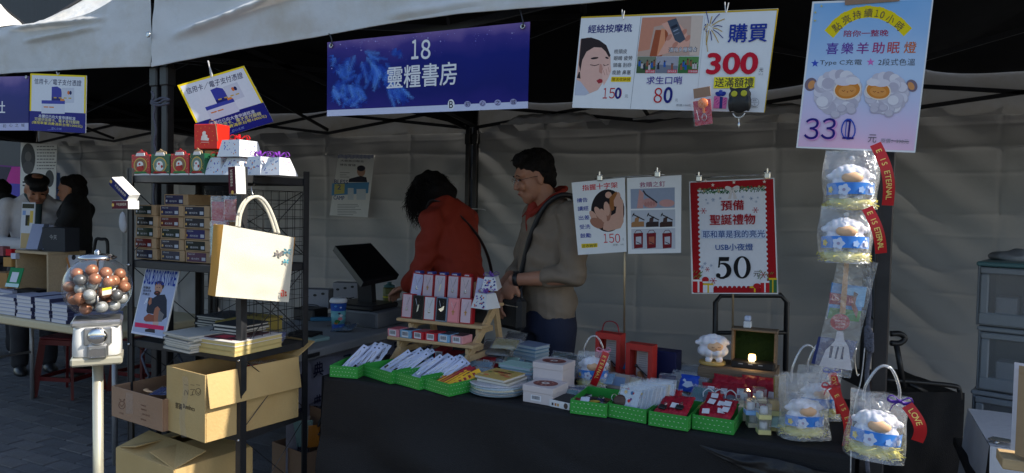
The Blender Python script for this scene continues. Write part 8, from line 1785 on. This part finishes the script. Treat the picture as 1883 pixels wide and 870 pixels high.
# chain of dark rope on the post
ch = thing('rope', 'dark flecked rope bundle knotted on the right front post', 'rope', (PX-.03, 2.16, 1.0))
MB().tube(curve_pts([on(x, y, y=2.17) for x, y in ((1597, 510), (1599, 560), (1596, 600), (1600, 640), (1594, 690), (1597, 750), (1592, 800), (1596, 869))], 6), .006, m_rope, seg=7).build('hanging_cord', ch)
for k in range(4): MB().tube(curve_pts([on(1598+5*math.cos(a*1.1+k), 612+14*k*.6+10*math.sin(a*1.3+k), y=2.15) for a in range(8)], 4), .007, m_rope, seg=6).build('knot', ch)
# ================================================= PRICE BOARD HANGERS
c = on(1360, 186, y=2.10); ow = thing('owl_hook', 'black owl key hook with yellow-ringed eyes on the price board', 'key hook', c); OM = basis(V((1, 0, 0)), V((0, 1, 0)), V((0, 0, 1)), c)
blob('owl', ow, [('e', (0, 0, 0), (.030, .014, .034)), ('e', (0, 0, .018), (.031, .014, .020)), ('c', (-.016, 0, .028), (-.027, 0, .040), .008, .003), ('c', (.016, 0, .028), (.027, 0, .040), .008, .003), ('e', (-.024, 0, -.006), (.008, .013, .024)), ('e', (.024, 0, -.006), (.008, .013, .024))], mat('owl_black', (.014, .014, .015), .4), vox=.0025, smooth=2)
b = MB(OM)
for s in (-1, 1): b.lathe([(.0058, 0), (.0085, .0), (.0085, .002), (.0058, .002)], ink(srgb(190, 185, 60)), seg=18, M=Tr(.013*s, -.0135, .019) @ Rx(math.pi/2))
b.build('eyes', ow)
rg = thing('key_ring', 'pale ring with a small charm hanging from the owl hook', 'key ring', c+V((0, -.004, -.04))); b = MB(OM); b.tube([(.017*math.cos(math.radians(200+14*k)), -.006, -.028+.020*math.sin(math.radians(200+14*k))) for k in range(11)], .0024, mat('ring_pale', (.55, .53, .48), .3, metal=.4), seg=7); b.build('ring', rg)
b = MB(OM); b.tube([(0, -.006, -.048), (.001, -.006, -.060)], .0008, m_clip, seg=5); b.ell((.001, -.006, -.068), (.0035, .002, .009), m_clip, seg=8, rings=6); b.build('charm', rg)
M = basis(V((.99, 0, .12)).normalized(), V((0, 1, 0)), V((-.12, 0, .99)).normalized(), on(1292, 202, y=2.10)); wp = thing('whistle_pack', 'red pack with an orange round whistle taped onto the price board', 'packet', M=M)
MB(M).box((0, 0, -.008), (.050, .003, .072), ink(srgb(180, 25, 55)), bev=.0005).build('card', wp); MB(M).box((.003, -.001, .050), (.048, .003, .028), MATS['tape_brown'], bev=.0005).build('tape', wp)
b = MB(M); b.lathe([(0, .006), (.012, .005), (.015, .002), (.015, 0)], mat('whistle_orange', srgb(235, 120, 30), .35), seg=20, M=Tr(.003, -.002, .018) @ Rx(math.pi/2)); b.box((.004, -.004, -.002), (.006, .004, .018), MATS['whistle_orange']); b.build('whistle', wp)
b = MB(M); b.tube(curve_pts([(.003, -.005, -.010), (.010, -.006, -.022), (.004, -.006, -.034), (-.003, -.006, -.024), (.003, -.005, -.012)], 4), .0009, m_clip, seg=5); b.tube([(-.016, -.005, .0), (-.012, -.006, -.03), (-.018, -.006, -.03)], .0008, m_clip, seg=5); b.build('lanyard', wp)
b = MB(M); b.grid(lambda a, q: ((a-.5)*.054, -.012+.002*mnoise.noise(V((a*8, q*8, 0))), -.046+.078*q), 8, 8, m_clear); b.build('film', wp)

# ================================================= BEHIND THE TABLE, RIGHT
# folding hand truck frame
b = MB(); P = [dep(1318, 700, 3.05), dep(1316, 556, 3.05), dep(1326, 543, 3.05), dep(1436, 543, 3.0), dep(1447, 556, 3.0), dep(1447, 720, 3.0)]
ht = thing('hand_truck', 'black tubular folding hand truck frame behind the grass box', 'hand truck', (P[0].x*.5+P[-1].x*.5, P[0].y, 0)); P[0].z = .05; P[-1].z = .05
MB().tube(P, .0115, m_black, seg=10).build('frame', ht); 
for yy in (612, 700): MB().tube([dep(1317, yy, 3.05), dep(1447, yy, 3.0)], .009, m_black).build('crossbar', ht)
# storage bins
m_bin = mat('bin_grey', srgb(150, 156, 164), .4, var=.05); m_bint = mat('bin_teal', srgb(90, 130, 135), .4); m_win = film('bin_window', gloss=.12, bscale=3, bump=.1, op=.12)
bx0 = dep(1797, 520, 3.35); fN = V((CAM.x-bx0.x, CAM.y-bx0.y, 0)); ez = V((0, 0, 1)); ex = V((.96, -.28, 0)).normalized(); ey = ez.cross(ex)
bo = V((bx0.x, bx0.y, 0)); bw_, bd, bh = .42, .46, .305
names = ['top', 'second', 'third', 'bottom']
zt = CAM.z-(480-402)/FPX*3.35; bh = (zt-0.0)/4
for k in range(4):
    M = basis(ex, ey, ez, bo+V((.012*(k % 2), 0, zt-(k+1)*bh))); t = thing('storage_bin', '%s grey storage bin of the stack at the right edge' % names[k], 'storage bin', M=M, group='stacked storage bins with clear drop fronts')
    b = MB(M); mm = m_bin; fr = .045
    b.box((.006, bd/2, bh/2-.004), (.012, bd, bh-.012), mm, bev=.004); b.box((bw_-.006, bd/2, bh/2-.004), (.012, bd, bh-.012), mm, bev=.004); b.box((bw_/2, bd-.006, bh/2-.004), (bw_-.026, .012, bh-.012), mm); b.box((bw_/2, bd/2, .008), (bw_-.026, bd-.026, .014), mm); b.build('shell', t)
    MB(M).box((bw_/2, bd/2, bh-.014), (bw_+.012, bd+.012, .022), mm if k else m_bint, bev=.006).build('lid', t)
    b = MB(M @ Tr(0, -.002, 0)); 
    for c, s_ in (((bw_/2, .0, fr*.8), (bw_-.02, .018, fr*1.3)), ((bw_/2, .0, bh-.044), (bw_-.02, .018, .03)), ((.03, .0, bh/2), (.035, .018, bh-.12)), ((bw_-.03, 0, bh/2), (.035, .018, bh-.12))): b.box(c, s_, mm, bev=.006)
    b.build('front_frame', t); MB(M).box((bw_/2, .004, bh/2+.0), (bw_-.09, .003, bh-.11), m_win).build('window', t)
    for j in range(3): MB(M).box((.11+.10*j, .12+.05*(j % 2), .015+(.06+.02*(j % 2))), (.085, .12, .12+.04*(j % 2)), ink((srgb(150, 155, 165), srgb(120, 125, 135), srgb(170, 165, 150))[j] if k < 2 else srgb(50, 52, 58)), bev=.003).build('contents', t)
for i, (x, y, c_, lbl, w_) in enumerate(((1835, 482, srgb(150, 152, 158), 'grey folded papers on top of the storage bins', .09), (1870, 470, srgb(120, 85, 30), 'mustard cloth heap on top of the storage bins', .12))):
    o = blob('cloth_heap', None, [('e', (0, 0, 0), (w_, .10, .03)), ('e', (.05, .02, .012), (w_*.6, .08, .035))], mat('heap_%d' % i, c_, .8), vox=.012, disp=.015, dscale=14); o.location = dep(x+22, y, 3.5); o.location.z = zt+.012; tag(o, lbl, 'cloth'); RM[o.name] = Tr(o.location)
# black folding wagon
wg = thing('folding_wagon', 'black folding wagon with loop handle in the dark behind the right post', 'wagon', (dep(1700, 720, 3.2).x, dep(1700, 720, 3.2).y, 0))
def dp(x, y, D=3.2): return dep(x, y, D)
MB().tube(curve_pts([dp(1638, 614), dp(1655, 614), dp(1664, 622), (dp(1655, 631)), dp(1638, 631)], 5), .013, m_black, seg=8).build('handle', wg)
MB().tube([dp(1648, 632), dp(1662, 712)], .012, m_black).build('handle_bar', wg); MB().tube(curve_pts([dp(1626, 698), dp(1700, 704), dp(1755, 710), dp(1764, 718), dp(1766, 735)], 5), .011, m_black).build('rail', wg); MB().tube([dp(1672, 706), dp(1704, 722)], .010, m_black).build('strut', wg)
a0, a1 = dp(1600, 718), dp(1768, 724); ex_ = (a1-a0); ex_.z = 0; L_ = ex_.length; ex_.normalize(); M = basis(ex_, V((0, 0, 1)).cross(ex_), V((0, 0, 1)), V((a0.x, a0.y, 0)))
b = MB(M); b.grid(lambda a, q: (L_*(a*1.02), -.01+.02*mnoise.noise(V((a*4, q*3, 0)))-.05*q*0, .04+(a0.z-.04)*q), 20, 10, m_blackcloth); b.grid(lambda a, q: (L_*1.02+.012*math.sin(a*9), a*.5, .04+(a0.z-.06)*q), 10, 10, m_blackcloth); b.grid(lambda a, q: (L_*1.02*a, .5*q, a0.z-.012+.01*mnoise.noise(V((a*3, q*3, 1)))), 10, 10, m_blackcloth); b.build('fabric', wg)
# black-draped low table of the next stall and white cloth corner with clip
p0 = T(1640, 800, .70); 
MB().grid(lambda a, b_: (.35+1.6*a, 2.45+.02*math.sin(a*22)+(.012*mnoise.noise(V((a*5, b_*3, 0)))), .0+.62*b_), 40, 10, m_blackcloth).build('black_drape', label='black drape hiding the space under the next stall, right of the post', cat='drape')
MB().box((1.15, 2.75, .60), (1.6, .58, .03), m_blackcloth, bev=.005).build('draped_table', label='low black-draped table top between the right post and the storage bins', cat='table')
m_wcl = mat('white_cloth', srgb(200, 200, 205), .8, var=.03, bump=.2, bscale=60)
q0 = T(1815, 812, .75); 
nt_ = thing('cloth_covered_table', 'white cloth-covered table corner cut off by the right edge', 'table', (q0.x+.3, q0.y+.2, 0))
MB().grid(lambda a, b_: (q0.x+.7*a, q0.y-.05+.45*b_, .752+.002*mnoise.noise(V((a*5, b_*5, 0)))), 20, 12, m_wcl).build('cloth_top', nt_)
MB().grid(lambda a, b_: (q0.x+.7*a-.0-.02*(1-b_)*math.sin(a*12), q0.y-.052-.03*(1-b_)*(1+math.sin(a*16))-.05*(1-b_), .75*b_+.002), 40, 14, m_wcl).build('cloth_drop', nt_)
MB().grid(lambda a, b_: (q0.x-.002-.05*(1-b_)-.015*math.sin(a*14)*(1-b_), q0.y-.05+.45*a, .75*b_+.002), 24, 14, m_wcl).build('cloth_drop', nt_)
cpz = q0+V((.02, -.03, .006)); bc2 = thing('bulldog_clip', 'steel bulldog clip pinching the white cloth corner', 'clip', cpz)
b = MB(Tr(cpz) @ Rz(-.5) @ Ry(.15)); b.prism([(-.025, 0, .002), (.03, 0, .014), (.03, 0, .018), (-.025, 0, .006)], (0, .035, 0), m_clip); b.prism([(-.022, 0, -.004), (.01, 0, -.024), (.016, 0, -.022), (-.01, 0, -.002)], (0, .035, 0), m_clip); b.tube([(-.004, 0, 0), (-.004, .035, 0)], .006, m_clip); b.build('jaws', bc2); b = MB(Tr(cpz) @ Rz(-.5) @ Ry(.15)); b.tube(curve_pts([(.0, .005, .006), (.05, .002, .022), (.062, .018, .024), (.05, .033, .022), (0, .03, .006)], 5), .0022, m_clip); b.build('handle', bc2)
def standup(px, py, D, w, h, c, lbl, tp_=None):
    p = dep(px, py, D); M = basis(V((.9, -.43, 0)).normalized(), V((.43, .9, 0)).normalized(), V((0, 0, 1)), p); t = thing('standup_pouch', lbl, 'pouch', M=M)
    MB(M).grid(lambda a, q: (w*a, -.022*math.sin(math.pi*a)*(1-q)**.6, h*q), 12, 12, c).build('front', t); MB(M).grid(lambda a, q: (w*a, .022*math.sin(math.pi*a)*(1-q)**.6+.001, h*q), 12, 12, c).build('back', t)
    MB(M).box((w/2, 0, h*.93), (w*.98, .004, .004), c).build('seal', t)
m_foil = mat('pouch_white', srgb(205, 205, 215), .4)
standup(1858, 826, 1.62, .16, .20, m_foil, 'white stand-up pouch at the right edge of the picture'); standup(1866, 836, 1.58, .16, .20, m_kraft, 'kraft stand-up pouch in front of the white one at the right edge')
MB(Tr(dep(1876, 858, 1.60))).box((.03, 0, .012), (.14, .08, .024), m_wood, bev=.002).build('wooden_holder', label='small wooden holder under the pouches at the right edge', cat='holder')
# bottom right low things
MB().tube(curve_pts([on(x, y, y=5.2) for x, y in ((861, 385), (866, 384), (888, 385), (893, 387))], 4), .004, m_white).build('tie', label='white tie round the paired black rear posts', cat='tie')
flush_texts()
